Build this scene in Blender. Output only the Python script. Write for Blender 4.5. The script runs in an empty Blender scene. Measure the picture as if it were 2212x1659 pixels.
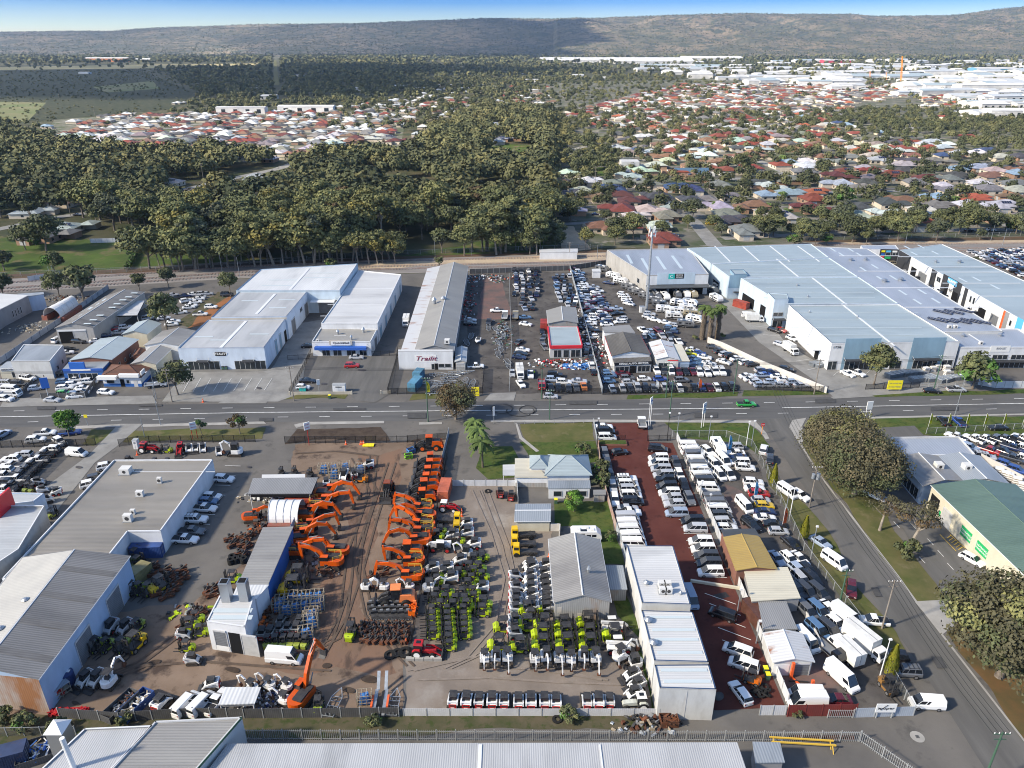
_a,_b,_c,_d,_e,_f,_g,_h,_i,_j,_k,_l,_m,_n,_o,_p,_q,_r,_s,_t,_u,_v,_w,_x,_y,_z,_A,_B,_C,_D,_E,_F,_G,_H,_I,_J,_K,_L,_M,_N,_O,_P,_Q,_R,_S,_T,_U,_V,_W,_X,_Y,_Z,_aa,_ab,_ac,_ad,_ae,_af,_ag,_ah,_ai,_aj,_ak,_al,_am,_an,_ao,_ap,_aq,_ar,_as,_at,_au,_av,_aw,_ax,_ay,_az,_aA,_aB,_aC,_aD,_aE,_aF,_aG,_aH,_aI,_aJ,_aK,_aL,_aM,_aN,_aO,_aP,_aQ,_aR,_aS,_aT,_aU,_aV,_aW,_aX,_aY,_aZ,_ba,_bb,_bc,_bd,_be,_bf,_bg,_bh,_bi,_bj,_bk,_bl,_bm,_bn,_bo,_bp,_bq,_br,_bs,_bt,_bu,_bv,_bw,_bx,_by,_bz,_bA,_bB,_bC,_bD,_bE,_bF,_bG,_bH,_bI,_bJ,_bK,_bL,_bM,_bN,_bO,_bP,_bQ,_bR,_bS,_bT,_bU,_bV,_bW,_bX,_bY,_bZ,_ca,_cb,_cc,_cd,_ce='window','black_steel','from the left','building','forklift','sign_white','white_steel','opening','machine_paint','olive','roller_door','panel','wall_white','frame','galvanised','wheel','awning','rust_steel','grey_steel','black','gable','far_white','shrub','crate_wood','skid_steer_loader','white','skid steer loader','sign_yellow','post_grey','gum_tree','roof_white','roof_blue','wall_offwhite','steel','dark_leaf','car_paint','green','wall_blue','wall_black','gutter','shed_building','red_paint','sign_red','warehouse','attachment','olive_leaf','bucket','roof_slate','car_glass','excavator','wall_grey','sign_black','sign_orange','windows','roof_sawn','flashing','house','blackbars','timber','pale_leaf','green_leaf','round','headlight','cars in the grey car yard','dark_cab','blue_wrap','tractor','sign_blue','fascia','Vector','street_tree','rail_yellow','mini_excavator','mini excavator','by rows','wall_paleblue','wall_cream','ink_grey','Color','concrete','crown','trunk','fig_leaf','caravan','campervan','track','cab_roof','roof_pale','roof_lilac','wall_bluegrey','wall_brick','wall_tin','wall_beige','glass','shutter_pale','solar','sign_sky','shop_building','shelter','steel_dark','post_black','green_pole','crate','street_asphalt','brown_leaf','tail_light','metal_tray','cars in the red paved yard','cars on the side street verge','cars among the houses','orange_paint','wheel_loader','wheel loader','roof_pale_x','wall_deepblue','shutter','sign_green','workshop_building','steel_blue','Scale','ShaderNodeMapRange','Value','Result','MULTIPLY','__len__','pale_concrete','grey_leaf','white_bark','grille','chassis','truck','cars on the main road','lift_arms','orange wheel loaders','telehandler','lime forklifts in the big block','old forklifts by the blue wall','roof_white_x','roof_warm','roof_asbestos','roof_yellow','roof_cream','roof_rusty','roof_tile_brown','wall_concrete','skylight','office_building','verandah','carport','house_roof','stuff','panels','posts','steel_rust','steel_pale','limestone','lamp_head','floodlight_post','pallets','trailer','person'
SKY_STR,SUN_STR,SUN_ANG,EXPOSURE,HAZE=.105,5.0,3.5,1.1,3e-5
import bpy,math,random
import numpy as np
from mathutils import Vector,Matrix
R=random.Random(7)
rad=math.radians
scene=bpy.context.scene
COL=scene.collection
H,PITCH,FPX=92.0,rad(24.8),1598.5
CP,SP=math.cos(PITCH),math.sin(PITCH)
def P(x,y,z=0.0):
 u=(x-1106)/FPX;v=(829.5-y)/FPX
 t=(H-z)/(SP-v*CP)
 return Vector((u*t,(CP+v*SP)*t,z))
TILE=dict(a1=(0,548.6,.25),a2=(553,548.6,.25),a3=(1106,548.6,.25),a4=(1659,493.7,.25),b1=(0,877.8,.25),b2=(553,877.8,.25),b3=(1106,877.8,.25),b4=(1659,822.9,.25),c1=(0,1244.3,.25),c2=(553,1244.3,.25),c3=(1106,1244.3,.25),c4=(1659,1244.3,.25),d1=(0,0,1/3),d2=(737.3,0,1/3),d3=(1474.6,0,1/3),f=(0,0,1))
def T(t,x,y):
 o=TILE[t];return(o[0]+x*o[2],o[1]+y*o[2])
def PT(t,x,y,z=0.0):
 return P(*T(t,x,y),z)
MATS={}
def srgb(h):
 h=h.lstrip('#');c=[int(h[i:i+2],16)/255 for i in(0,2,4)]
 return tuple(x/12.92 if x<=.04045 else((x+.055)/1.055)**2.4 for x in c)
def C3(c):return tuple(c)+(1,) if len(c)==3 else c
def mat(name,col=None,rough=.7,c2=None,scale=1.0,detail=4,metal=0.0,bump=0.0,contrast=(.35,.65),stripe=None,stripe_amt=.25,objcol=False,coat=0.0,spots=None,stretch=None,rnd=0.0,spec=.5,emis=None,alpha=None,layer2=None):
 if name in MATS:return MATS[name]
 m=bpy.data.materials.new(name);MATS[name]=m;m.use_nodes=True
 nt=m.node_tree;N=nt.nodes;L=nt.links
 b=N['Principled BSDF'];b.inputs['Roughness'].default_value=rough;b.inputs['Metallic'].default_value=metal
 b.inputs['Specular IOR Level'].default_value=spec if rough<.83 or spec!=.5 else .15
 if coat:b.inputs['Coat Weight'].default_value=coat;b.inputs['Coat Roughness'].default_value=.08
 tc=N.new('ShaderNodeTexCoord');geo=N.new('ShaderNodeNewGeometry')
 vec=geo.outputs['Position']
 if objcol=='local':vec=tc.outputs['Object']
 if stretch:
  mp=N.new('ShaderNodeMapping');mp.inputs[_bp].default_value=stretch;L.new(vec,mp.inputs[_ar]);vec=mp.outputs[_ar]
 if objcol:
  oi=N.new('ShaderNodeObjectInfo');out=oi.outputs[_aA]
 else:
  rgb=N.new('ShaderNodeRGB');rgb.outputs[0].default_value=C3(col);out=rgb.outputs[0]
 def noise(sc,det,lo,hi):
  n=N.new('ShaderNodeTexNoise');n.inputs[_bp].default_value=sc;n.inputs['Detail'].default_value=det;n.inputs['Roughness'].default_value=.62
  L.new(vec,n.inputs[_ar])
  r=N.new(_bq);r.inputs['From Min'].default_value=lo;r.inputs['From Max'].default_value=hi
  L.new(n.outputs['Fac'],r.inputs[_br]);return r.outputs[_bs],n.outputs['Fac']
 def mix(f,a,bcol,typ='MIX'):
  mx=N.new('ShaderNodeMix');mx.data_type='RGBA';mx.blend_type=typ
  if hasattr(f,'links'):L.new(f,mx.inputs[0])
  else:mx.inputs[0].default_value=f
  if hasattr(a,'links'):L.new(a,mx.inputs[6])
  else:mx.inputs[6].default_value=C3(a)
  if hasattr(bcol,'links'):L.new(bcol,mx.inputs[7])
  else:mx.inputs[7].default_value=C3(bcol)
  return mx.outputs[2]
 nf=None
 if c2 is not None:
  f,nf=noise(scale,detail,*contrast)
  out=mix(f,out,c2) if not objcol else mix(f,out,mix(1.0,out,c2,_bt))
 if layer2:
  f,_=noise(layer2[1],5,layer2[2],layer2[3]);out=mix(f,out,layer2[0])
 if spots:
  v=N.new('ShaderNodeTexVoronoi');v.inputs[_bp].default_value=spots[1];L.new(vec,v.inputs[_ar])
  r=N.new(_bq);r.inputs['From Min'].default_value=spots[2];r.inputs['From Max'].default_value=spots[2]*.6
  L.new(v.outputs['Distance'],r.inputs[_br]);out=mix(r.outputs[_bs],out,spots[0])
 st=None
 if stripe:
  mp=N.new('ShaderNodeMapping');mp.inputs['Rotation'].default_value=(0,0,rad(stripe[1]));L.new(geo.outputs['Position'],mp.inputs[_ar])
  w=N.new('ShaderNodeTexWave');w.inputs[_bp].default_value=2*math.pi/(20*stripe[0]);w.bands_direction=stripe[2] if len(stripe)>2 else 'X'
  L.new(mp.outputs[_ar],w.inputs[_ar]);st=w.outputs['Fac']
  r=N.new(_bq);r.inputs['To Min'].default_value=1-stripe_amt;r.inputs['To Max'].default_value=1.0
  L.new(st,r.inputs[_br]);out=mix(1.0,out,r.outputs[_bs],_bt)
 if rnd:
  oi2=N.new('ShaderNodeObjectInfo');r=N.new(_bq);r.inputs['To Min'].default_value=1-rnd;r.inputs['To Max'].default_value=1+rnd
  L.new(oi2.outputs['Random'],r.inputs[_br]);out=mix(1.0,out,r.outputs[_bs],_bt)
 L.new(out,b.inputs['Base Color'])
 if bump and(nf is not None or st is not None):
  bp=N.new('ShaderNodeBump');bp.inputs['Strength'].default_value=bump;bp.inputs['Distance'].default_value=.1
  L.new(st if st is not None else nf,bp.inputs['Height']);L.new(bp.outputs['Normal'],b.inputs['Normal'])
 if emis:b.inputs['Emission Color'].default_value=C3(emis[0]);b.inputs['Emission Strength'].default_value=emis[1]
 if alpha is not None:b.inputs['Alpha'].default_value=alpha
 return m
class MB:
 def __init__(s):s.v=[];s.f=[];s.m=[];s.mats=[]
 def mi(s,m):
  if m not in s.mats:s.mats.append(m)
  return s.mats.index(m)
 def add(s,vs,fs,m):
  o=len(s.v);s.v+=[tuple(v) for v in vs];k=s.mi(m)
  for f in fs:s.f.append(tuple(i+o for i in f));s.m.append(k)
  return s
 def box(s,c,d,m,rz=0,taper=1.0,ry=0):
  x,y,z=d[0]/2,d[1]/2,d[2]/2
  vs=[(-x,-y,-z),(x,-y,-z),(x,y,-z),(-x,y,-z)]+[(a*taper,b*taper,z) for a,b in((-x,-y),(x,-y),(x,y),(-x,y))]
  M=Matrix.Translation(c)@Matrix.Rotation(rz,4,'Z')@Matrix.Rotation(ry,4,'Y')
  return s.add([M@Vector(v) for v in vs],[(3,2,1,0),(4,5,6,7),(0,1,5,4),(1,2,6,5),(2,3,7,6),(3,0,4,7)],m)
 def prism(s,poly,z0,z1,m,cap=True,bottom=False):
  n=len(poly);vs=[(p[0],p[1],z0) for p in poly]+[(p[0],p[1],z1 if not hasattr(z1,_bu) else z1[i]) for i,p in enumerate(poly)]
  fs=[(i,(i+1)%n,n+(i+1)%n,n+i) for i in range(n)]
  if cap:fs.append(tuple(range(n,2*n)))
  if bottom:fs.append(tuple(range(n-1,-1,-1)))
  return s.add(vs,fs,m)
 def prof(s,pts,y0,y1,m):
  n=len(pts);vs=[(p[0],y0,p[1]) for p in pts]+[(p[0],y1,p[1]) for p in pts]
  fs=[(i,(i+1)%n,n+(i+1)%n,n+i) for i in range(n)]+[tuple(range(n-1,-1,-1)),tuple(range(n,2*n))]
  return s.add(vs,fs,m)
 def tube(s,pts,r,m,n=6,cap=True):
  rs=r if hasattr(r,_bu) else[r]*len(pts);pts=[Vector(p) for p in pts];vs=[];fs=[]
  for i,p in enumerate(pts):
   d=(pts[min(i+1,len(pts)-1)]-pts[max(i-1,0)]).normalized()
   a=d.orthogonal().normalized() if abs(d.z)<.95 else Vector((1,0,0));a=(a-d*a.dot(d)).normalized();b=d.cross(a)
   for k in range(n):
    t=2*math.pi*k/n;vs.append(p+(a*math.cos(t)+b*math.sin(t))*rs[i])
  for i in range(len(pts)-1):
   for k in range(n):fs.append((i*n+k,i*n+(k+1)%n,(i+1)*n+(k+1)%n,(i+1)*n+k))
  if cap:fs.append(tuple(range(n-1,-1,-1)));fs.append(tuple(range((len(pts)-1)*n,len(pts)*n)))
  return s.add(vs,fs,m)
 def wheel(s,c,r,w,m,mrim=None,n=12):
  s.tube([(c[0],c[1]-w/2,c[2]),(c[0],c[1]+w/2,c[2])],r,m,n)
  if mrim:s.tube([(c[0],c[1]-w/2-.012,c[2]),(c[0],c[1]+w/2+.012,c[2])],r*.58,mrim,n)
  return s
 def loft(s,rings,m,closed=True,caps=True):
  n=len(rings[0]);vs=[v for r in rings for v in r];fs=[]
  for i in range(len(rings)-1):
   for k in range(n if closed else n-1):fs.append((i*n+k,(i+1)*n+k,(i+1)*n+(k+1)%n,i*n+(k+1)%n))
  if caps:fs.append(tuple(range(n)));fs.append(tuple(range(len(vs)-1,len(vs)-n-1,-1)))
  return s.add(vs,fs,m)
 def mesh(s,name,smooth=False):
  me=bpy.data.meshes.new(name);me.from_pydata(s.v,[],s.f)
  for m in s.mats:me.materials.append(MATS[m] if isinstance(m,str) else m)
  if len(s.mats)>1:me.polygons.foreach_set('material_index',s.m)
  if smooth:me.polygons.foreach_set('use_smooth',[True]*len(me.polygons))
  me.update();return me
WORDS=['','first','second','third','fourth','fifth','sixth','seventh','eighth','ninth','tenth','eleventh','twelfth','thirteenth','fourteenth','fifteenth','sixteenth','seventeenth','eighteenth','nineteenth']
TENS={20:'twenty',30:'thirty',40:'forty',50:'fifty',60:'sixty',70:'seventy',80:'eighty',90:'ninety'}
def nth(n):
 if n<20:return WORDS[n]
 if n>=100:return 'hundred and '+nth(n-100) if n>100 else 'hundredth'
 t,u=n//10*10,n%10
 return TENS[t]+'-'+WORDS[u] if u else TENS[t][:-1]+'ieth'
def tag(o,label=None,cat=None,group=None,kind=None):
 if label:o['label']=label
 if cat:o['category']=cat
 if group:o['group']=group
 if kind:o['kind']=kind
 return o
def link(name,me,parent=None,loc=None,rz=0,color=None):
 o=bpy.data.objects.new(name,me);COL.objects.link(o)
 if parent is not None:o.parent=parent
 if loc is not None:o.location=loc
 if rz:o.rotation_euler=(0,0,rz)
 if color:o.color=C3(color)
 return o
def empty(name,label,cat,loc=(0,0,0),rz=0,group=None,scale=None):
 o=link(name,None,None,loc,rz);o.empty_display_size=.5
 if scale:o.scale=scale if hasattr(scale,_bu) else(scale,)*3
 return tag(o,label,cat,group)
def thing1(name,mb,label,cat,loc=None,rz=0,group=None,color=None,scale=None):
 o=link(name,mb if not isinstance(mb,MB) else mb.mesh(name),None,loc,rz,color)
 if scale:o.scale=scale if hasattr(scale,_bu) else(scale,)*3
 return tag(o,label,cat,group)
def struct(name,mb):
 return tag(link(name,mb.mesh(name) if isinstance(mb,MB) else mb),kind='structure')
def stamp(tpl,name,label,cat,loc,rz=0,group=None,col=None,scale=None,col2=None):
 e=empty(name,label,cat,loc,rz,group,scale)
 def rec(parts,par):
  for pt in parts:
   o=link(pt[0],pt[1],par,pt[3] if len(pt)>3 else None,0,(col2 if len(pt)>2 and pt[2]==2 else col))
   if len(pt)>4:rec(pt[4],o)
 rec(tpl,e);return e
def text_mesh(s,size,m,extrude=.02,shear=0,bold=0.0,align='CENTER'):
 cu=bpy.data.curves.new('lettering','FONT');cu.body=s;cu.size=size;cu.extrude=extrude;cu.shear=shear;cu.offset=bold;cu.align_x=align;cu.align_y='CENTER'
 cu.resolution_u=2
 o=bpy.data.objects.new('tmp',cu);me=bpy.data.meshes.new_from_object(o)
 bpy.data.objects.remove(o);bpy.data.curves.remove(cu);me.materials.clear();me.materials.append(MATS[m]);me.name='lettering';return me
def lettering(s,size,m,parent,pos,facing=-90,width=None,shear=0,bold=0.0,tilt=90,lying=False):
 """text standing upright, its front facing the compass angle (deg, 0 = +x)"""
 me=text_mesh(s,size,m,shear=shear,bold=bold)
 o=link('lettering',me,parent,pos)
 o.rotation_euler=(rad(tilt),0,rad(facing+90))
 if width:
  xs=[v.co.x for v in me.vertices];w=max(xs)-min(xs);o.scale=(width/w,1,1)
 return o
cam=bpy.data.cameras.new('camera');co=bpy.data.objects.new('camera',cam);COL.objects.link(co)
cam.sensor_width=36;cam.lens=36*FPX/2212;cam.clip_start=1;cam.clip_end=80000
co.location=(0,0,H);co.rotation_euler=(rad(90)-PITCH,0,0);scene.camera=co
SUN_EL,SUN_AZ=rad(34),rad(248)
w=bpy.data.worlds.new('World');scene.world=w;w.use_nodes=True
sky=w.node_tree.nodes.new('ShaderNodeTexSky');sky.sky_type='NISHITA';sky.sun_disc=False
sky.sun_elevation=SUN_EL;sky.sun_rotation=SUN_AZ;sky.air_density=1.0;sky.dust_density=.6;sky.ozone_density=1.6;sky.altitude=100
bg=w.node_tree.nodes['Background'];bg.inputs['Strength'].default_value=SKY_STR
wn,wl_=w.node_tree.nodes,w.node_tree.links
tc=wn.new('ShaderNodeTexCoord');sx=wn.new('ShaderNodeSeparateXYZ');cr=wn.new('ShaderNodeValToRGB');mx=wn.new('ShaderNodeMix');mx.data_type='RGBA';mx.blend_type=_bt;mx.inputs[0].default_value=1
wl_.new(tc.outputs['Generated'],sx.inputs[0]);wl_.new(sx.outputs['Z'],cr.inputs[0]);wl_.new(sky.outputs[_aA],mx.inputs[6]);wl_.new(cr.outputs[_aA],mx.inputs[7]);wl_.new(mx.outputs[2],bg.inputs[_aA])
for k,(p_,c_) in enumerate(((.006,(.97,.97,1)),(.016,(.72,.86,1)),(.044,(.12,.33,.84)),(.3,(.86,.93,1)))):
 e_=cr.color_ramp.elements[k] if k<2 else cr.color_ramp.elements.new(p_);e_.position=p_;e_.color=c_+(1,)
sl=bpy.data.lights.new('sun','SUN');sl.energy=SUN_STR;sl.angle=rad(SUN_ANG);sl.color=(1,.89,.72)
so=bpy.data.objects.new('sun',sl);COL.objects.link(so);so.location=(-200,-100,300)
sd=Vector((math.sin(SUN_AZ)*math.cos(SUN_EL),math.cos(SUN_AZ)*math.cos(SUN_EL),math.sin(SUN_EL)))
so.rotation_euler=sd.to_track_quat('Z','Y').to_euler()
scene.view_settings.view_transform='Standard';scene.view_settings.look='None';scene.view_settings.exposure=EXPOSURE
scene.view_settings.gamma=1;scene.view_settings.use_curve_mapping=False
scene.cycles.use_denoising=True;scene.cycles.filter_width=1.05;scene.cycles.denoising_prefilter='ACCURATE';scene.cycles.max_bounces=5;scene.cycles.diffuse_bounces=2;scene.cycles.glossy_bounces=2
scene.cycles.transparent_max_bounces=12;scene.cycles.volume_bounces=1;scene.cycles.caustics_reflective=False;scene.cycles.caustics_refractive=False
scene.cycles.sample_clamp_indirect=4
mat('terrain',(.045,.05,.027),.95,(.10,.085,.048),.012,6,layer2=((.04,.05,.024),.05,.45,.6))
mat('suburb_ground',(.15,.14,.115),.95,(.055,.075,.032),.05,6,layer2=((.21,.195,.17),.06,.53,.6))
mat('asphalt_yard',(.108,.102,.096),.92,(.15,.14,.128),.09,6,layer2=((.07,.068,.065),.25,.58,.75))
mat('dark_yard',(.065,.06,.058),.95,(.12,.11,.10),.12,6,layer2=((.04,.036,.034),.4,.55,.7))
mat('road_asphalt',(.092,.092,.093),.9,(.12,.118,.115),.35,5,stretch=(.12,1,1),layer2=((.058,.058,.062),.05,.5,.75))
mat(_aZ,(.10,.098,.094),.9,(.14,.135,.128),.35,5,stretch=(1,.12,1),layer2=((.085,.083,.08),.08,.5,.75))
mat(_aB,(.27,.265,.25),.9,(.20,.195,.185),.22,6,layer2=((.15,.145,.14),.5,.6,.8))
mat(_bv,(.36,.345,.32),.9,(.28,.27,.25),.3,5)
mat('dirt',(.155,.112,.082),.97,(.23,.17,.128),.09,8,layer2=((.065,.047,.038),.22,.54,.66))
mat('red_dirt',(.20,.12,.08),.97,(.155,.105,.078),.16,8,stretch=(1,.3,1),layer2=((.085,.058,.045),.5,.52,.66))
mat('gravel',(.235,.198,.168),.97,(.175,.147,.125),.16,8,layer2=((.26,.232,.205),.12,.54,.66))
mat('laterite',(.27,.11,.045),.97,(.2,.1,.05),.1,5)
mat('sand',(.48,.38,.27),.97,(.36,.29,.21),.15,5)
mat('red_paving',(.08,.025,.02),.85,(.11,.038,.03),.2,6,layer2=((.045,.016,.014),.4,.55,.75))
mat('pink_paving',(.18,.105,.09),.9,(.1,.085,.08),.15,5)
mat('lawn',(.045,.085,.018),.97,(.09,.10,.03),.25,6,layer2=((.03,.05,.012),.8,.5,.7))
mat('bright_grass',(.07,.11,.022),.97,(.045,.068,.018),.06,7,layer2=((.12,.105,.05),.09,.52,.62))
mat('dry_grass',(.13,.115,.05),.97,(.07,.085,.025),.16,6,layer2=((.17,.14,.08),.3,.55,.75))
mat('weeds',(.062,.065,.032),.97,(.11,.09,.06),.3,6,layer2=((.045,.06,.02),.7,.52,.64))
mat('rust_grass',(.15,.085,.035),.97,(.08,.07,.03),.2,6)
mat('ballast',(.26,.24,.225),.97,(.19,.175,.165),.3,6,stretch=(.15,1,1))
mat('brown_bank',(.13,.075,.05),.97,(.085,.07,.045),.2,5)
mat('white_paint',(.75,.75,.73),.6,(.5,.5,.48),.8,5)
mat('yellow_paint',(.55,.36,.06),.6)
mat('field',(.40,.33,.17),.97,(.25,.23,.11),.006,5)
mat('green_field',(.10,.13,.05),.97,(.16,.15,.08),.012,5)
mat('scrub',(.036,.043,.022),.97,(.058,.058,.03),.02,7,layer2=((.022,.03,.016),.12,.46,.58))
mat('mud',(.045,.032,.025),.9,(.08,.06,.045),.5,5)
mat('rubber_mark',(.03,.03,.03),.8)
from mathutils import noise as mnoise
RAG=dict(oil=.8,dirt=3.2,red_dirt=3,gravel=2.5,lawn=.9,dry_grass=1.3,weeds=1.5,mud=2,laterite=2,bright_grass=4,rust_grass=1.5,sand=1.5,dark_yard=1.5,pink_paving=1.2)
LEV=.004
mb=MB();mb.add([(-40000,-200,0),(40000,-200,0),(40000,14000,0),(-40000,14000,0)],[(0,1,2,3)],'terrain');struct('ground',mb)
def rag(v,s):
 for f,g in((.10,1),(.5,.16)):v=v+Vector((mnoise.noise(v*f),mnoise.noise(v*f+Vector((7,3,1))),0))*s*g
 return v
NSH=[0]
def sheet(name,m,lev,polys,world=False):
 mb=MB()
 for p in polys:
  NSH[0]+=1
  pts=[Vector((q[0],q[1],0)) if world else P(*q) for q in p]
  if m in RAG:
   o=[]
   for a,b in zip(pts,pts[1:]+pts[:1]):
    n=min(60,max(1,int((b-a).length/1.6)));o+=[rag(a.lerp(b,k/n),RAG[m]) if(b-a).length<140 else a.lerp(b,k/n) for k in range(n)]
   pts=o
  a=sum(pts[i].x*pts[(i+1)%len(pts)].y-pts[(i+1)%len(pts)].x*pts[i].y for i in range(len(pts)))
  if a<0:pts=pts[::-1]
  mb.add([(q.x,q.y,LEV*lev+NSH[0]*.0012) for q in pts],[tuple(range(len(pts)))],m)
 return struct(name,mb)
sheet('suburb_ground','suburb_ground',1,[[(1130,500),(1180,300),(1150,180),(2300,150),(2400,520),(1560,535),(1240,535)],[(60,348),(120,255),(880,238),(860,345),(420,352)]])
sheet('grass','bright_grass',2,[[(-80,605),(-80,508),(330,522),(560,555),(560,585),(200,600)],[(820,560),(1180,500),(1215,545),(1000,556)],[(1020,325),(1060,308),(1180,318),(1130,350)],[(1230,345),(1330,330),(1350,385),(1250,385)],[(1000,400),(1130,398),(1180,425),(1060,425)],[(480,400),(600,385),(610,410),(500,420)]])
sheet('industrial_yard','asphalt_yard',2,[[(-400,640),(500,603),(1310,578),(2700,548),(2700,1750),(-600,1750)]])
sheet('rail_ballast','ballast',3,[[(-150,606),(500,566),(800,556),(1310,543),(1800,522),(2400,512),(2400,547),(1310,577),(500,602),(-150,643)]])
sheet('sand_strip','sand',4,[[(770,571),(1000,560),(1310,545),(1310,562),(1000,572),(780,581)],[(1820,523),(2400,516),(2400,525),(1840,529)],[(1196,488),(1238,488),(1275,538),(1218,545)]])
sheet('bank','brown_bank',4,[[(-100,598),(300,580),(800,556),(1310,540),(1310,545),(800,562),(300,589),(-100,608)],[(1690,520),(2400,508),(2400,516),(1780,524)]])
sheet('road','road_asphalt',3,[[(-200,880),(-50,877),(553,872),(1106,867),(1659,860),(2262,851),(2400,849),(2400,889),(2262,892),(1659,905),(1106,907),(553,912),(-50,925),(-200,930)]])
sheet('side_street',_aZ,4,[[(1615,906),(1640,912),(1665,940),(1721,1030),(1779,1110),(1844,1233),(1909,1327),(1984,1434),(2126,1659),(2180,1740),(2340,1740),(2212,1604),(2106,1467),(2034,1374),(1974,1297),(1936,1244),(1844,1125),(1771,1030),(1726,958),(1704,923),(1712,910),(1730,903)]])
sheet('dirt_yard','dirt',4,[[(640,958),(972,945),(882,1405),(860,1532),(560,1530),(0,1562),(0,1540),(140,1480),(240,1330),(420,1300),(600,1120),(640,1000)]])
sheet('dirt_lane','red_dirt',5,[[(760,985),(880,975),(860,1040),(800,1140),(780,1300),(830,1400),(860,1460),(640,1440),(560,1440),(690,1390),(720,1200),(750,1050)]])
sheet('gravel_yard','gravel',5,[[(965,1042),(1112,1046),(1118,1120),(1195,1135),(1200,1320),(1370,1400),(1410,1534),(870,1534),(884,1408)]])
sheet('red_yard','red_paving',5,[[(1296,915),(1398,913),(1402,955),(1453,957),(1697,1528),(1543,1535),(1500,1430),(1350,1182),(1303,960)]])
sheet('grey_yard','dark_yard',4,[[(1460,948),(1600,960),(1640,1010),(1800,1250),(1950,1500),(1965,1540),(1700,1532)]])
sheet('paved_patch','pink_paving',5,[[(1560,1045),(1600,1060),(1640,1160),(1590,1165)],[(1680,1420),(1780,1400),(1830,1520),(1705,1520)],[(1045,600),(1080,600),(1110,690),(1030,690)]])
sheet('wreck_yard','dark_yard',4,[[(1010,590),(1060,588),(1245,588),(1300,845),(1010,850)],[(1245,588),(1320,590),(1540,700),(1600,850),(1300,852)]])
sheet('lawn','lawn',6,[[(1438,912),(1606,911),(1640,935),(1665,965),(1640,985),(1600,955),(1465,945)],[(1125,955),(1287,955),(1294,995),(1270,1000),(1140,985)],[(1040,968),(1108,965),(1130,1030),(1060,1036),(1030,1010)],[(1196,1085),(1313,1085),(1350,1220),(1300,1215),(1290,1135),(1196,1138)],[(1880,905),(2300,897),(2300,942),(2060,945),(1900,930)],[(1355,853),(1595,846),(1595,856),(1355,863)],[(1605,842),(1788,846),(1790,853),(1605,856)],[(1868,840),(2120,846),(2300,838),(2300,850),(1870,858)],[(1376,1400),(1390,1400),(1424,1538),(1408,1538)],[(1320,1290),(1352,1290),(1400,1400),(1335,1330)]])
sheet('verge_grass','dry_grass',6,[[(268,958),(292,930),(575,924),(562,948)],[(178,958),(198,928),(252,928),(205,962)],[(1640,985),(1690,1040),(1770,1130),(1845,1250),(1920,1350),(1965,1420),(1905,1420),(1790,1250),(1690,1090)],[(1729,950),(1775,1026),(1845,1120),(1935,1238),(1978,1300),(2045,1290),(1995,1230),(1925,1135),(1885,1050),(1900,960),(1880,905),(1750,903)],[(1118,914),(1280,912),(1286,955),(1140,955)],[(365,852),(510,847),(505,864),(350,866)],[(590,850),(755,848),(750,860),(580,864)],[(890,852),(960,848),(960,862),(885,865)]])
sheet('dug_soil','mud',6,[[(640,926),(830,924),(835,950),(618,955)]])
sheet('weedy_strip','weeds',5,[[(-60,1552),(250,1540),(560,1545),(1405,1542),(1420,1560),(1420,1578),(540,1590),(-60,1640)],[(380,700),(470,630),(490,640),(410,712)]])
sheet('bare_ground','laterite',6,[[(400,712),(480,648),(503,638),(445,700)]])
sheet('leaf_litter','rust_grass',5,[[(2038,1366),(2112,1463),(2222,1600),(2420,1700),(2420,1330),(2085,1320)]])
sheet('forecourt',_aB,4,[[(400,800),(585,797),(610,770),(665,755),(650,850),(600,868),(350,868)],[(640,700),(700,690),(680,760),(650,775),(590,795)],[(257,916),(308,916),(252,965),(205,1000),(110,1120),(60,1080),(190,985)],[(1545,640),(1620,640),(1700,745),(1795,800),(2070,800),(2110,840),(1880,855),(1800,858),(1770,830),(1640,740)]])
sheet('car_park',_aZ,5,[[(680,770),(860,770),(845,850),(810,870),(770,866),(750,850),(660,850)],[(1935,1120),(2010,1110),(2180,1280),(2300,1380),(2080,1320),(2040,1290)],[(1890,925),(1975,920),(2000,945),(1930,960)]])
sheet('kerb_strip',_bv,7,[[(155,921),(260,917),(260,922),(155,928)],[(310,917),(570,911),(575,916),(305,923)],[(635,918),(660,912),(830,910),(830,915),(665,918),(640,925)],[(905,913),(955,912),(955,917),(905,918)],[(1060,908),(1280,907),(1630,909),(1655,935),(1662,948),(1654,950),(1640,930),(1615,914),(1280,912),(1060,913)],[(1704,923),(1712,908),(1742,903),(1733,920),(1735,955),(1726,958)],[(1726,958),(1771,1030),(1844,1125),(1936,1244),(1974,1297),(2034,1374),(2106,1467),(2212,1604),(2217,1604),(2111,1467),(2039,1374),(1979,1297),(1941,1244),(1849,1125),(1775,1030),(1731,958)],[(1878,901),(2300,892),(2300,895),(1878,905)],[(1113,914),(1117,914),(1128,945),(1165,975),(1158,977),(1122,948)],[(1975,1300),(2065,1295),(2070,1345),(2035,1372)]])
sheet('crossover',_aB,6,[[(470,872),(510,850),(590,848),(575,872)],[(0,880),(10,862),(330,855),(340,872)],[(1045,866),(1060,850),(1115,848),(1110,866)],[(1793,858),(1868,850),(1890,857),(1800,862)]])
mb=MB()
def road_y(x,f):
 xs=[-200,553,1106,1659,2400];a=[880,872,867,860,849];b=[930,912,907,905,889]
 i=max(k for k in range(4) if xs[k]<=x or k==0);t=(x-xs[i])/(xs[i+1]-xs[i])
 return(a[i]+(a[i+1]-a[i])*t)*(1-f)+(b[i]+(b[i+1]-b[i])*t)*f
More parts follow.
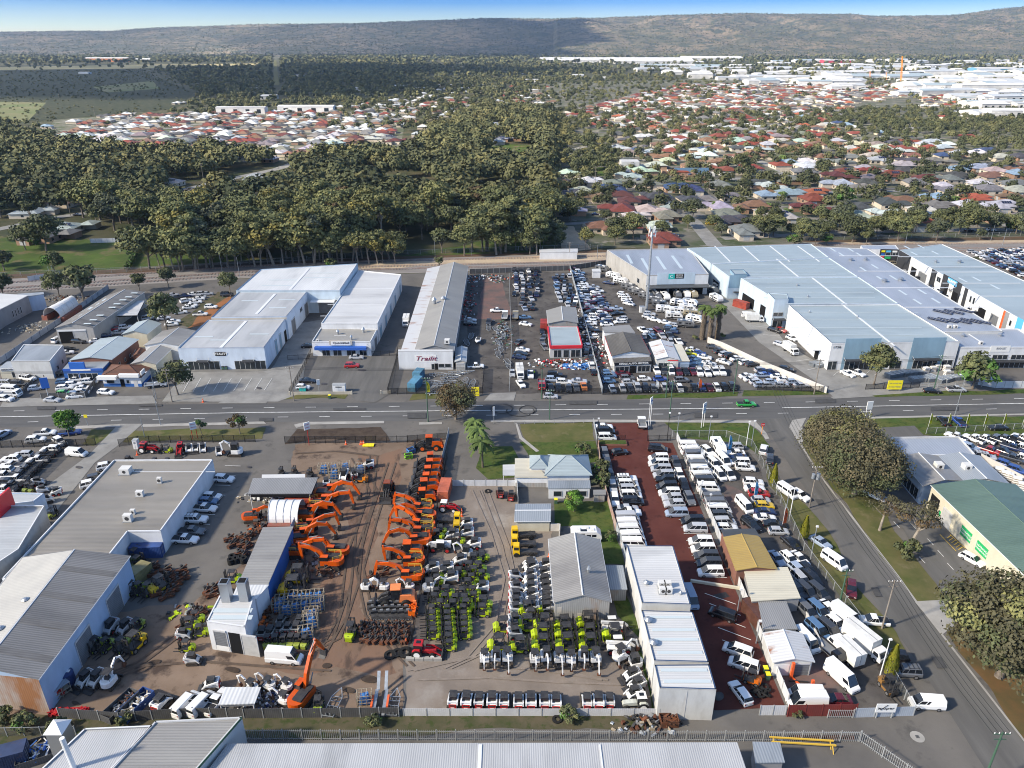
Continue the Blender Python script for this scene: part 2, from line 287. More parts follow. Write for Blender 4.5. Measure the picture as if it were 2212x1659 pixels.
def dash(x0,x1,f,wd=.22):
 p,q=P(x0,road_y(x0,f)),P(x1,road_y(x1,f));d=(q-p).normalized();n=Vector((-d.y,d.x,0))*wd/2
 mb.add([v+Vector((0,0,LEV*40)) for v in(p-n,q-n,q+n,p+n)],[(0,1,2,3)],'white_paint')
for x0,x1 in((-100,553),(553,1106),(1106,1620),(1690,2300)):dash(x0,x1,.5,.3)
x=-60
while x<2250:dash(x,x+23,.24);dash(x+30,x+53,.76);x+=90
mb2=mb;struct('lane_marking',mb2)
mb=MB()
for pts in([(1280,1115),(1258,1068),(1215,1068),(1200,1105),(1215,1165)],):
 pass
mb=MB()
for cx,cy,rx,ry,a0,a1 in((1140,886,18,9,0,6.2),(1124,889,30,11,-.5,3.6),(1085,884,22,10,-1.5,2.4),(1070,884,10,7,1.2,4.6)):
 prev=None
 for k in range(25):
  a=a0+(a1-a0)*k/24;p=P(cx+rx*math.cos(a),cy+ry*math.sin(a))
  if prev is not None:
   d=(p-prev).normalized();n=Vector((-d.y,d.x,0))*.17
   mb.add([v+Vector((0,0,LEV*42)) for v in(prev-n,p-n,p+n,prev+n)],[(0,1,2,3)],'rubber_mark')
  prev=p
struct('skid_marks',mb)
def lines(name,m,segs,wd=.12,lev=8):
 mb=MB()
 for a,b in segs:
  p,q=P(*a),P(*b);d=(q-p).normalized();n=Vector((-d.y,d.x,0))*wd/2
  mb.add([v+Vector((0,0,LEV*(lev+36))) for v in(p-n,q-n,q+n,p+n)],[(0,1,2,3)],m)
 struct(name,mb)
sg=[]
for y0,x0 in((1124,1466),(1140,1471),(1154,1477),(1169,1482),(1185,1487),(1201,1494),(1217,1500),(1248,1512)):sg.append(((x0,y0),(x0+58,y0+1)))
for x0,y0,x1,y1 in((1522,1283,1590,1307),(1532,1305,1600,1331),(1541,1330,1610,1357),(1551,1357,1622,1384),(1560,1384,1628,1410),(1569,1411,1620,1430),(1578,1440,1610,1452)):sg.append(((x0,y0),(x1,y1)))
for k in range(9):sg.append(((395+k*22,848-k*.5),(412+k*22,818)))
for k in range(7):sg.append(((1600+k*24,686+k*19),(1640+k*22,692+k*17)))
for k in range(8):sg.append(((1800+k*22,812),(1815+k*22,800)))
for x,y in((1930,1128),(1965,1130),(2003,1165),(2025,1190),(2046,1218),(1985,1204)):sg.append(((x,y),(x+13,y+14)))
for k in range(8):sg.append(((486-k*11,1007+k*21),(520-k*11,1008+k*21)))
lines('bay_marking','white_paint',sg,.13,9)
lines('hatched_bay','yellow_paint',[((2030,1156),(2065,1192)),((2052,1156),(2085,1186))]+[((2054+k*5,1158+k*5),(2036+k*5+9,1160+k*5+4)) for k in range(6)],.15,9)
def strip(pts,wd,m=_aZ):
 out=[]
 q=[P(*p) for p in pts];L_,R_=[],[]
 for i,p in enumerate(q):
  d=(q[min(i+1,len(q)-1)]-q[max(i-1,0)]).normalized();n=Vector((-d.y,d.x,0))*wd/2
  L_.append(p+n);R_.append(p-n)
 return[(v.x,v.y) for v in L_+R_[::-1]]
sheet('suburb_street',_aB,5,[strip(p,wd) for p,wd in(([(1545,532),(1500,480),(1440,435),(1390,398),(1330,380)],8),([(1170,487),(1330,478),(1480,462)],6),([(1440,435),(1600,425),(1800,415),(1960,412),(2250,400)],7),([(1500,395),(1700,375),(1950,362),(2250,350)],7),([(1640,490),(1740,480),(1800,500)],6),([(1475,240),(1530,275),(1600,330),(1700,375)],8),([(1200,330),(1290,312),(1330,316)],7),([(1290,312),(1380,320)],7),([(340,426),(420,405),(520,382),(600,365),(700,330)],9),([(-50,505),(120,470),(190,460)],8),([(180,330),(230,295),(300,232)],9),([(330,285),(350,262)],8),([(300,320),(600,318)],7),([(480,300),(620,285),(800,270)],7),([(1560,515),(1900,500),(2250,495)],7))],True)
mat('track_mark',(.085,.063,.05),.97,(.12,.09,.07),.6,6);mat('track_pale',(.24,.20,.17),.97,(.19,.16,.135),.6,6);mat('patch_dark',(.06,.06,.062),.9,(.08,.08,.08),.8,5);mat('oil',(.035,.03,.028),.5,(.07,.06,.055),.8,5)
tk=[strip([(x-1+o,y) for x,y in q],.4) for q in(((760,990),(800,1060),(770,1150),(760,1260),(720,1380),(600,1440)),((800,985),(790,1090),(750,1200),(735,1330),(690,1410)),((840,1000),(800,1120),(770,1230),(790,1330),(840,1400),(880,1440)),((160,1500),(300,1440),(430,1430),(560,1440),(700,1450)),((420,1310),(380,1370),(300,1430),(200,1470)),((640,980),(720,975),(800,985))) for o in(0,16)]
sheet('tyre_tracks','track_mark',8,tk,True)
sheet('tyre_tracks','track_pale',8,[strip([(x+o,y) for x,y in q],.35) for q in(((1020,1060),(1060,1150),(1090,1250),(1070,1350),(1010,1420),(880,1450)),((1040,1060),(1085,1180),(1110,1300),(1060,1400),(960,1445)),((900,1470),(1050,1465),(1200,1475),(1340,1480)),((1060,1440),(1180,1450),(1300,1470))) for o in(0,14)],True)
def blob(x,y,rx,ry):return[(x+rx*math.cos(k*.52),y+ry*math.sin(k*.52)) for k in range(12)]
sheet('mud_patches','mud',9,[blob(*T('c1',x,y),rx,ry) for x,y,rx,ry in((1330,770,16,7),(2010,830,16,8),(690,1050,9,4),(1070,715,6,3),(930,1240,8,4),(2200,1000,20,9),(3180,890,18,8),(2820,780,12,6),(3000,1000,16,6),(1500,1100,12,4))])
sheet('road_patch','patch_dark',9,[[(x,road_y(x,f)),(x+w,road_y(x+w,f)),(x+w,road_y(x+w,g)),(x,road_y(x,g))] for x,w,f,g in((80,40,.05,.2),(300,50,.0,.1),(560,30,.8,.98),(720,70,.3,.42),(880,40,.6,.9),(1230,60,.05,.22),(1500,50,.7,.95),(1760,45,.1,.3),(2010,60,.6,.8))]+[[(1760,1080),(1775,1080),(1782,1092),(1768,1092)],[(1880,1270),(1895,1270),(1905,1290),(1890,1290)],[(2010,1420),(2030,1420),(2045,1445),(2024,1445)]])
sheet('oil_stains','oil',9,[blob(x,y,rx,ry) for x,y,rx,ry in((1552,1500,12,10),(1450,830,8,2),(1600,1440,7,4),(540,1010,5,2),(700,830,7,2),(560,840,6,2),(1900,1440,8,4),(1850,1390,9,5),(1700,720,8,3),(780,800,9,2),(170,1010,7,3),(330,1080,6,3))])
sheet('powerline_track','dry_grass',7,[strip([(597,184),(594,130)],13)],True)
sheet('dry_field','field',6,[[(-100,146),(300,140),(560,137),(560,143),(300,148),(-100,152)],[(680,152),(850,152),(850,156),(690,158)],[(120,222),(300,203),(300,206),(160,226)],[(620,140),(760,136),(760,140),(620,144)]])
sheet('green_field','green_field',6,[[(-100,235),(0,220),(100,222),(60,262),(-100,270)],[(200,188),(330,175),(345,192),(230,200)],[(700,155),(820,153),(820,162),(700,165)]])
sheet('scrubland','scrub',5,[[(-200,250),(-100,155),(300,150),(420,200),(380,235),(80,262)]])
mat('hill_ground',(.20,.155,.105),.98,(.095,.09,.06),.0022,8,layer2=((.06,.068,.048),.010,.5,.56),contrast=(.4,.6),spots=((.05,.058,.04),.055,.45))
def hill_top(xp):
 xs=[-400,0,250,330,560,780,900,1080,1240,1330,1600,1820,1880,2050,2130,2230,2650];ys=[72,70,68,62,54,52,47,41,43,39,31,35,38,35,24,15,10]
 return float(np.interp(xp,xs,ys))
nx,ny=420,60;vs=[];fs=[]
Y0,Y1=5200.0,9800.0
for j in range(ny):
 t=j/(ny-1);Y=Y0+(Y1-Y0)*t
 for i in range(nx):
  X=(-.95+1.95*i/(nx-1))*Y
  dep=Y*CP;xp=1106+X/(Y*CP+H*SP)*FPX
  crest=hill_top(xp);v=(829.5-crest)/FPX;ang=(-SP+v*CP)/(CP+v*SP)
  ztop=H+ang*Y1*.97
  near=.25+.75*max(0,min(1,(xp-100)/1100))
  s=min(1,t/.86);prof=(s*s*(3-2*s))**(.75 if xp>1200 else 1.0)
  n1=mnoise.fractal(Vector((X/1000,Y/1100,3)),1,2,6)*.75;n2=abs(mnoise.fractal(Vector((X/700,Y/1600,8)),1,2,4))
  z=ztop*prof*(1+.24*n1*(1-s)*2-.30*n2*(1-s**3)*1.2)+(mnoise.noise(Vector((X/60,Y/60,1)))*5+mnoise.noise(Vector((X/25,Y/25,5)))*4)*min(1,t*4)
  if t>.9:z*=1-(t-.9)*3
  vs.append((X,Y,max(z,-2) if j else-3))
for j in range(ny-1):
 for i in range(nx-1):k=j*nx+i;fs.append((k,k+1,k+nx+1,k+nx))
mb=MB();mb.add(vs,fs,'hill_ground');struct('hills',mb)
HILL=np.array(vs).reshape(ny,nx,3)
def leafmat(n,a,b,sc=.45):a,b=[tuple(v*1.45 for v in c) for c in(a,b)];return mat(n,a,.85,b,sc,4,rnd=.22,spec=.25)
leafmat(_T,(.070,.080,.034),(.105,.108,.045));leafmat(_I,(.045,.055,.027),(.068,.074,.034));leafmat(_ah,(.145,.138,.052),(.10,.105,.042))
leafmat('gold_leaf',(.16,.13,.03),(.09,.085,.03));leafmat('lime_leaf',(.10,.19,.025),(.06,.13,.02));leafmat(_ba,(.085,.055,.028),(.06,.05,.025));leafmat(_bw,(.075,.082,.05),(.05,.058,.036))
leafmat('cypress_leaf',(.17,.16,.015),(.10,.11,.012));leafmat('palm_leaf',(.07,.10,.028),(.05,.075,.02));leafmat(_ai,(.04,.085,.018),(.06,.11,.025))
mat('bark',(.13,.105,.08),.95,(.22,.19,.16),1.2,5);mat(_bx,(.33,.29,.24),.9,(.22,.18,.14),1.2,5);mat('palm_bark',(.17,.135,.10),.95,(.10,.08,.06),2.5,5)
def crown_mb(seed,w,h,z0,nclump,nleaf,ls,mats,flat=.62,gap=.15,wts=(.45,.33,.22)):
 r=random.Random(seed);mb=MB();cl=[]
 k=0
 while len(cl)<nclump and k<4000:
  k+=1
  u=r.uniform(-1,1);a=r.uniform(0,6.283);q=math.sqrt(1-u*u);s=r.uniform(.45,1.0)**.6
  if u<-.55 and r.random()<.8:continue
  x,y,z=q*math.cos(a)*s*w/2*.80,q*math.sin(a)*s*w/2*.80,z0+h/2+u*s*h/2*.80
  cr=r.uniform(.13,.30)*w*(1 if s>.6 else 1.1)
  if any((x-c[0])**2+(y-c[1])**2+((z-c[2])*1.2)**2<(cr*(1-gap))**2*.55 for c in cl):continue
  cl.append((x,y,z,cr))
 vs={m:[] for m in mats}
 for(x,y,z,cr) in cl:
  m=r.choices(mats,wts[:len(mats)])[0]
  for _ in range(nleaf):
   u=r.uniform(-.75,1);a=r.uniform(0,6.283);q=math.sqrt(max(0,1-u*u));s=cr*r.uniform(.62,1.05)
   c=Vector((x+q*math.cos(a)*s,y+q*math.sin(a)*s,z+u*s*flat))
   n=Vector((q*math.cos(a)+r.gauss(0,.5),q*math.sin(a)+r.gauss(0,.5),u+.25+r.gauss(0,.5))).normalized()
   t=n.orthogonal().normalized();t=Matrix.Rotation(r.uniform(0,6.28),3,n)@t;b=n.cross(t);e=ls*r.uniform(.6,1.3)
   vs[m].append((c+t*e,c+b*e*.7,c-t*e,c-b*e*.7))
 for m in mats:
  for q in vs[m]:mb.add(q,[(0,1,2,3)],m)
 return mb,cl
def trunk_mb(seed,z0,h,r0,cl,m,lean=.06):
 r=random.Random(seed);mb=MB();top=Vector((r.uniform(-1.6,1.6)*lean*z0*2,r.uniform(-1.6,1.6)*lean*z0*2,z0+h*.15))
 mid=Vector((top.x*.3,top.y*.5,top.z*.5));mb.tube([(0,0,-.2),(0,0,.3),mid,top],[r0*1.5,r0*1.1,r0*.85,r0*.6],m,7)
 for c in sorted(cl,key=lambda c:-c[3])[:min(8,len(cl))]:
  st=mid.lerp(top,r.uniform(.2,1));e=Vector(c[:3]);k=st.lerp(e,.5)+Vector((0,0,-.06*h*r.random()))
  mb.tube([st,k,e],[r0*.5,r0*.33,r0*.12],m,5)
 return mb
CROWN={}
def tree_tpl(key,seed,w,h,z0,ncl,nl,ls,mats,bark='bark',r0=.28,**kw):
 mb,cl=crown_mb(seed,w,h,z0,ncl,nl,ls,mats,**kw)
 CROWN.setdefault(key,[]).append(([(_aC,mb.mesh(_aC)),(_aD,trunk_mb(seed,z0,h,r0,cl,bark).mesh(_aD))],z0+h))
for s in range(4):tree_tpl(_j,10+s,10+s*.6,9.5-s*.5,4.5,26,120,.42,[_T,_I,_ah])
for s in range(3):tree_tpl('dark',20+s,10.5,9,3.5,26,120,.42,[_I,_T,_bw])
for s in range(2):tree_tpl('rust',47+s,9,7.5,4,20,110,.40,[_ba,_T,_ah],gap=.0)
for s in range(3):tree_tpl('pale',30+s,9.5,9,5.5,22,115,.40,[_ah,_T,'gold_leaf'],_bx,gap=.0)
for s in range(2):tree_tpl('tall',40+s,7.5,9,8,17,110,.38,[_T,_ah,_bw],_bx,gap=-.1)
for s in range(2):tree_tpl('grey',45+s,8,7.5,3.2,16,85,.48,[_bw,_I,_T])
for s in range(2):tree_tpl(_aj,50+s,7,5.6,1.2,15,120,.36,[_ai,_I,_T],r0=.2)
tree_tpl('bush',55,3,2.4,.2,8,80,.2,[_I,_T,_ai],r0=.1);tree_tpl('bush',56,3.2,2.2,.2,9,80,.2,[_T,'gold_leaf',_I],r0=.1)
mat(_aE,(.10,.092,.05),.85,(.068,.066,.038),.5,4,spec=.25);mat('fig_tip',(.15,.125,.07),.85,(.10,.092,.052),.5,4,spec=.25);tree_tpl('fig',60,18.5,12.5,2.2,95,420,.25,[_aE,'fig_tip',_I],r0=.6,flat=.75,wts=(.45,.35,.2))
tree_tpl('gold',61,17.5,11.5,2.0,85,400,.25,['fig_tip',_ah,_aE],r0=.55,flat=.75,wts=(.4,.3,.3))
tree_tpl('verge',62,10.5,8,2.2,34,280,.22,[_aE,_ba,_I],r0=.35,gap=.05)
tree_tpl('overhang',63,17,11,3.5,80,380,.25,[_aE,_ah,_I],r0=.5,gap=.05,wts=(.5,.13,.37))
tree_tpl('lime',64,6.3,6,2,18,140,.26,['lime_leaf',_ai],r0=.15,gap=.05)
tree_tpl('small',65,4.6,4.2,1.6,11,110,.24,[_ba,_T,_ai],r0=.12,gap=.0)
tree_tpl('sparse',66,8.0,4.6,4.6,9,130,.20,[_ba,_aE],_bx,r0=.3,gap=-.5,flat=.45)
tree_tpl('spray',67,2.6,2.4,2.0,6,60,.24,[_ai,_I],r0=.09,gap=-.2)
tree_tpl('lawn',68,4.6,4.4,.9,14,150,.24,['lime_leaf',_ai,_ah],r0=.13)
def palm_tpl(seed,hgt,nf,fl,r0,skirt=False):
 r=random.Random(seed);mt=MB();mt.tube([(0,0,-.2),(.1,.05,hgt*.5),(.15,.1,hgt)],[r0*1.25,r0,r0*.9],'palm_bark',9)
 mc=MB()
 for k in range(nf):
  a=r.uniform(0,6.283);up=r.uniform(-.5,1.1);pts=[]
  for j in range(6):
   t=j/5;d=fl*t*(1-.12*t);pts.append(Vector((.15+math.cos(a)*d*math.cos(up*(1-t)),.1+math.sin(a)*d*math.cos(up*(1-t)),hgt+math.sin(up)*d*.75-1.1*fl*.55*t*t)))
  sd_=Vector((-math.sin(a),math.cos(a),0))
  for j in range(5):
   wd=fl*.20*(1-.5*abs(j-2)/2.5);p,q=pts[j],pts[j+1]
   for sg_ in(-1,1):
    mc.add([p,q,q+sd_*wd*sg_+Vector((0,0,-wd*.55)),p+sd_*wd*.8*sg_+Vector((0,0,-wd*.45))],[(0,1,2,3)],'palm_leaf')
 if skirt:
  for k in range(110):
   a=r.uniform(0,6.283);z=hgt*r.uniform(.12,.97);d=r0*1.0;e=r0*r.uniform(1.1,1.55)
   mt.add([(math.cos(a)*d,math.sin(a)*d,z+.3),(math.cos(a+.35)*d,math.sin(a+.35)*d,z+.3),(math.cos(a+.3)*e,math.sin(a+.3)*e,z-.9),(math.cos(a+.05)*e,math.sin(a+.05)*e,z-.8)],[(0,1,2,3)],'palm_bark')
 return[(_aC,mc.mesh(_aC)),(_aD,mt.mesh(_aD))]
PALM=palm_tpl(1,6.5,26,3.2,.2);TALLPALM=palm_tpl(3,11.5,60,2.6,.75,True);DATE=palm_tpl(5,4.5,34,3.4,.35)
def cypress_tpl():
 r=random.Random(4);mb=MB()
 for k in range(900):
  z=r.uniform(.1,1)**.9*5.6;rr=.95*min(1,(z+.5)/1.4)*max(.06,1-(z/5.8)**2.2);a=r.uniform(0,6.283);c=Vector((math.cos(a)*rr*r.uniform(.8,1.05),math.sin(a)*rr*r.uniform(.8,1.05),z+.15))
  s_=Vector((-math.sin(a),math.cos(a),0))*.13;u_=Vector((math.cos(a)*.1,math.sin(a)*.1,.34))
  mb.add([c-s_,c+s_,c+s_*.3+u_,c-s_*.3+u_],[(0,1,2,3)],'cypress_leaf')
 mt=MB();mt.tube([(0,0,-.1),(0,0,4.5)],[.14,.05],'bark',6)
 return[(_aC,mb.mesh(_aC)),(_aD,mt.mesh(_aD))]
CYP=cypress_tpl()
TREES=[]
def plant(kind,x,y,hgt=None,name='tree',label=None,cat='tree',group=None,var=0,sx=1.0,loc=None):
 tpl,th=CROWN[kind][var%len(CROWN[kind])];s=(hgt/th) if hgt else 1.0
 return stamp(tpl,name,label,cat,loc or P(x,y),R.uniform(0,6.28),group,scale=(s*sx,s*sx,s))
for kind,x,y,hgt,nm,lab in(('verge',985,906,10.5,_D,'round olive street tree beside the palms where the main road meets the machinery yard'),('lime',150,943,8,_as,'bright lime green young tree over the blue ute by the main road'),('small',519,938,6,_as,'small round bronze tree on the lawn by the machinery yard gate'),('spray',437,941,4.5,_as,'thin small tree beside the red and white pylon sign on the lawn'),(_j,362,716,14,_D,'broad olive tree between the long grey shed and the yard of white cars'),('dark',385,853,10.5,_D,'dark bushy tree beside the red tiled house and the big white factory forecourt'),('dark',128,642,11,_D,'dark round tree by the railway left of the tallest tree behind the arched shelter'),('grey',182,656,16,_D,'tallest dark tree behind the red sided arched shelter'),('dark',8,645,11,_D,'dark tree by the railway at the left edge of the photo'),('grey',302,630,8,_D,'round grey tree by the railway behind the long grey shed'),('grey',365,622,9,_D,'dark upright tree by the railway above the yard of white cars'),('dark',497,632,9,_D,'dark tree by the railway at the back corner of the white factory'),('bush',717,577,4.5,_w,'rounded bush on the railway bank behind the white factory'),('grey',950,579,5.5,_w,'round tree at the railway end of the long grey workshop'),(_j,1887,832,13,_D,'open crowned gum in front of the big pale blue warehouse'),(_aj,2100,840,11,_as,'dense green tree between the pale blue warehouse and the white walled offices'),('gold',1806,1004,13.5,_as,'huge bronze and gold tree on the street corner nearest the main road'),('fig',1846,1066,14.5,_as,'huge dark spreading tree over the side street behind the gold one'),('sparse',1900,1146,8.5,_D,'sparse bronze gum with pale leaning trunk left of its pair by the green roofed warehouse'),('sparse',1966,1185,11,_D,'sparse gum with white forked trunk on the edge of the car park'),('bush',1956,1203,4,_w,'dark bush under the white forked gum by the car park'),('overhang',2158,1462,17.5,_as,'big green and gold tree overhanging the side street at the right edge'),('lawn',1240,1105,5,'garden_tree','bright green rounded tree on the back lawn of the grey roofed house'),('bush',1262,985,3.5,_w,'dark round shrub on the front lawn of the grey roofed house'),('bush',1297,1030,4.2,_w,'upper of two green shrubs beside the grey roofed house'),('bush',1299,1053,3.8,_w,'lower of two green shrubs beside the grey roofed house'),('bush',1231,1556,2.4,_w,'green bush against the white fence of the machinery yard'),('bush',806,1568,2.2,_w,'leafy weed bush in front of the grey steel fence'),('bush',10,1562,2.6,_w,'weedy bush outside the steel fence at the bottom left'),('bush',1560,730,2,_w,'low green shrubs below the tall palms behind the white boundary wall'),('bush',1500,733,1.8,_w,'ragged low shrub left of the tall palms'),('bush',60,1575,2.9,_w,'tallest weedy bush outside the fence near the rusty shed end'),('bush',130,1580,2.5,_w,'grey green bush behind the roof vent tower'),('bush',270,1566,2.2,_w,'climbing bush over the fence beside the timber skip'),(_aj,1320,1170,2.5,_w,'low hedge bush by the red yard fence'),('bush',1720,1548,1.6,_w,'weed clump at the foot of the red steel fence')):
 plant(kind,x,y,hgt,nm,lab,_w if nm==_w else 'tree')
for x,y,s,l in((1027,958,1.0,'feather palm nearest the main road, top of the three by the drive'),(1036,980,1.05,'middle feather palm of the three by the gravel drive'),(1043,1010,1.1,'lowest feather palm of the three, on the lawn beside the grey drive')):
 stamp(PALM,'palm_tree',l,'palm tree',P(x,y),R.uniform(0,6),'feather palms by the drive',scale=s)
for x,y,s,l in((1516,733,1.02,'tall shaggy palm on the left of the three by the white boundary wall'),(1532,737,.98,'middle tall shaggy palm of the three by the white boundary wall'),(1549,731,1.0,'tall shaggy palm on the right of the three by the white boundary wall')):
 stamp(TALLPALM,'palm_tree',l,'palm tree',P(x,y),R.uniform(0,6),'tall shaggy palms',scale=s)
for x,y,s,l in((1669,1048,.95,'narrow golden cypress nearest the main road'),(1734,1167,1.0,'middle golden cypress on the fence along the side street'),(1919,1462,1.12,'golden cypress nearest the camera, by the white boundary sign')):
 stamp(CYP,'cypress_tree',l,'tree',P(x,y),1,'golden cypresses',scale=s)
mb,_=crown_mb(77,2,2,0,4,10,.2,[_I])
def hedge(p,q,wd,hg,label,m=(_I,_ai)):
 mb=MB();r=random.Random(int(p.x));d=(q-p);L_=d.length;d.normalize();n=Vector((-d.y,d.x,0))
 for k in range(int(L_*hg*wd*14)):
  c=p+d*r.uniform(0,L_)+n*r.uniform(-.5,.5)*wd+Vector((0,0,r.uniform(.05,1)**.6*hg));a=Vector((r.gauss(0,1),r.gauss(0,1),r.gauss(0,1))).normalized()*.3;b=a.orthogonal().normalized()*.25
  mb.add([c+a,c+b,c-a,c-b],[(0,1,2,3)],m[k%2])
 thing1('hedge',mb,label,'hedge')
hedge(P(275,584),P(307,528),2.2,2.2,'clipped dark hedge line across the green field by the railway')
hedge(P(462,1030),P(405,1106),1.6,1.1,'dark hedge under the white office wall beside the parked cars, upper part')
hedge(P(398,1122),P(372,1160),1.6,1.1,'dark hedge under the white office wall beside the parked cars, lower part')
def inpoly(x,y,poly):
 c=False;n=len(poly)
 for i in range(n):
  (x1,y1),(x2,y2)=poly[i],poly[(i+1)%n]
  if(y1>y)!=(y2>y) and x<(x2-x1)*(y-y1)/(y2-y1)+x1:c=not c
 return c
def topx(p):
 d=p.y*CP+(H-p.z)*SP;return 1106+p.x/d*FPX,829.5-((p.z-H)*CP+p.y*SP)/d*FPX
WOOD=[(310,588),(345,515),(190,480),(170,400),(20,330),(20,300),(330,335),(560,338),(860,345),(1010,250),(1150,235),(1215,300),(1195,420),(1180,545),(1000,553),(560,573)]
LEFTMIX=[(-60,470),(-60,300),(170,330),(340,400),(330,500),(200,500)]
SUB=[(1130,535),(1180,300),(1150,180),(2300,150),(2400,520),(1560,535),(1240,535)]
LSUB=[(60,348),(120,255),(880,238),(860,345),(420,352)]
CLEAR=[[(470,378),(625,368),(645,408),(500,425)],[(385,430),(470,420),(480,455),(390,462)],[(820,395),(930,385),(940,420),(830,430)],[(275,585),(325,525),(400,560),(400,585)],[(1030,348),(1075,308),(1170,318),(1120,360)],[(1055,415),(1130,398),(1180,425),(1080,430)],[(330,432),(560,362),(720,318),(730,338),(560,385),(350,440)],[(1196,500),(1238,488),(1280,538),(1215,545)],[(150,565),(250,545),(270,600),(140,600)],[(590,210),(590,128),(606,128),(606,210)],[(90,470),(170,460),(170,500),(60,500)],[(350,395),(460,385),(460,450),(380,450)],[(430,300),(830,296),(830,332),(430,336)]]
BUSH=[(700,345),(860,345),(1040,250),(1200,180),(900,170),(900,100),(330,150),(330,200),(420,235),(560,245),(700,240)]
SCRUB=[(-300,255),(-300,155),(340,150),(430,205),(400,240),(120,270)]
INDUS=[(1150,135),(1150,105),(2400,100),(2400,215),(1990,212),(1500,180)]
pts=[]
rt=random.Random(99)
def scatter(poly,space,kinds,y0=300,y1=1500):
 Y=y0
 while Y<y1:
  sp=space;X=-1.0*Y
  while X<1.0*Y:
   p=Vector((X+rt.uniform(-.45,.45)*sp,Y+rt.uniform(-.45,.45)*sp,0));x,y=topx(p);X+=sp
   if-60<x<2270 and inpoly(x,y,poly) and not any(inpoly(x,y,c) for c in CLEAR) and mnoise.noise(Vector((p.x/38,p.y/55,2)))<.34:pts.append((p,rt.choice(kinds),x,y))
  Y+=sp
mat(_J,None,.22,objcol=True,coat=.6);mat(_W,(.012,.015,.02),.08,spec=.8);mat('tyre',(.02,.02,.02),.85);mat('rim',(.30,.30,.31),.35,metal=.6);mat('trim',(.02,.02,.022),.6)
mat(_ak,(.65,.68,.7),.12,spec=.8);mat(_bb,(.30,.01,.01),.2);mat('white_box',(.72,.72,.70),.5,(.6,.59,.56),.6,4);mat(_bc,(.25,.26,.27),.5,metal=.4);mat('plate',(.6,.6,.5),.5)
CARCOL=dict(w=(.78,.78,.77),s=(.42,.43,.45),l=(.30,.36,.46),g=(.12,.125,.135),d=(.045,.048,.055),k=(.012,.012,.014),b=(.03,.075,.28),n=(.015,.025,.075),r=(.35,.02,.02),m=(.10,.012,.018),y=(.68,.45,.02),o=(.60,.18,.02),e=(.03,.33,.06),t=(.35,.30,.2),a=(.09,.17,.30),q=(.62,.62,.05))
CW=dict(w=_z,s='silver',l='pale blue silver',g='slate grey',d='dark grey',k=_t,b='blue',n='navy',r='red',m='maroon',y='yellow',o='orange',e=_K,t='tan',a='steel blue',q='lime yellow')
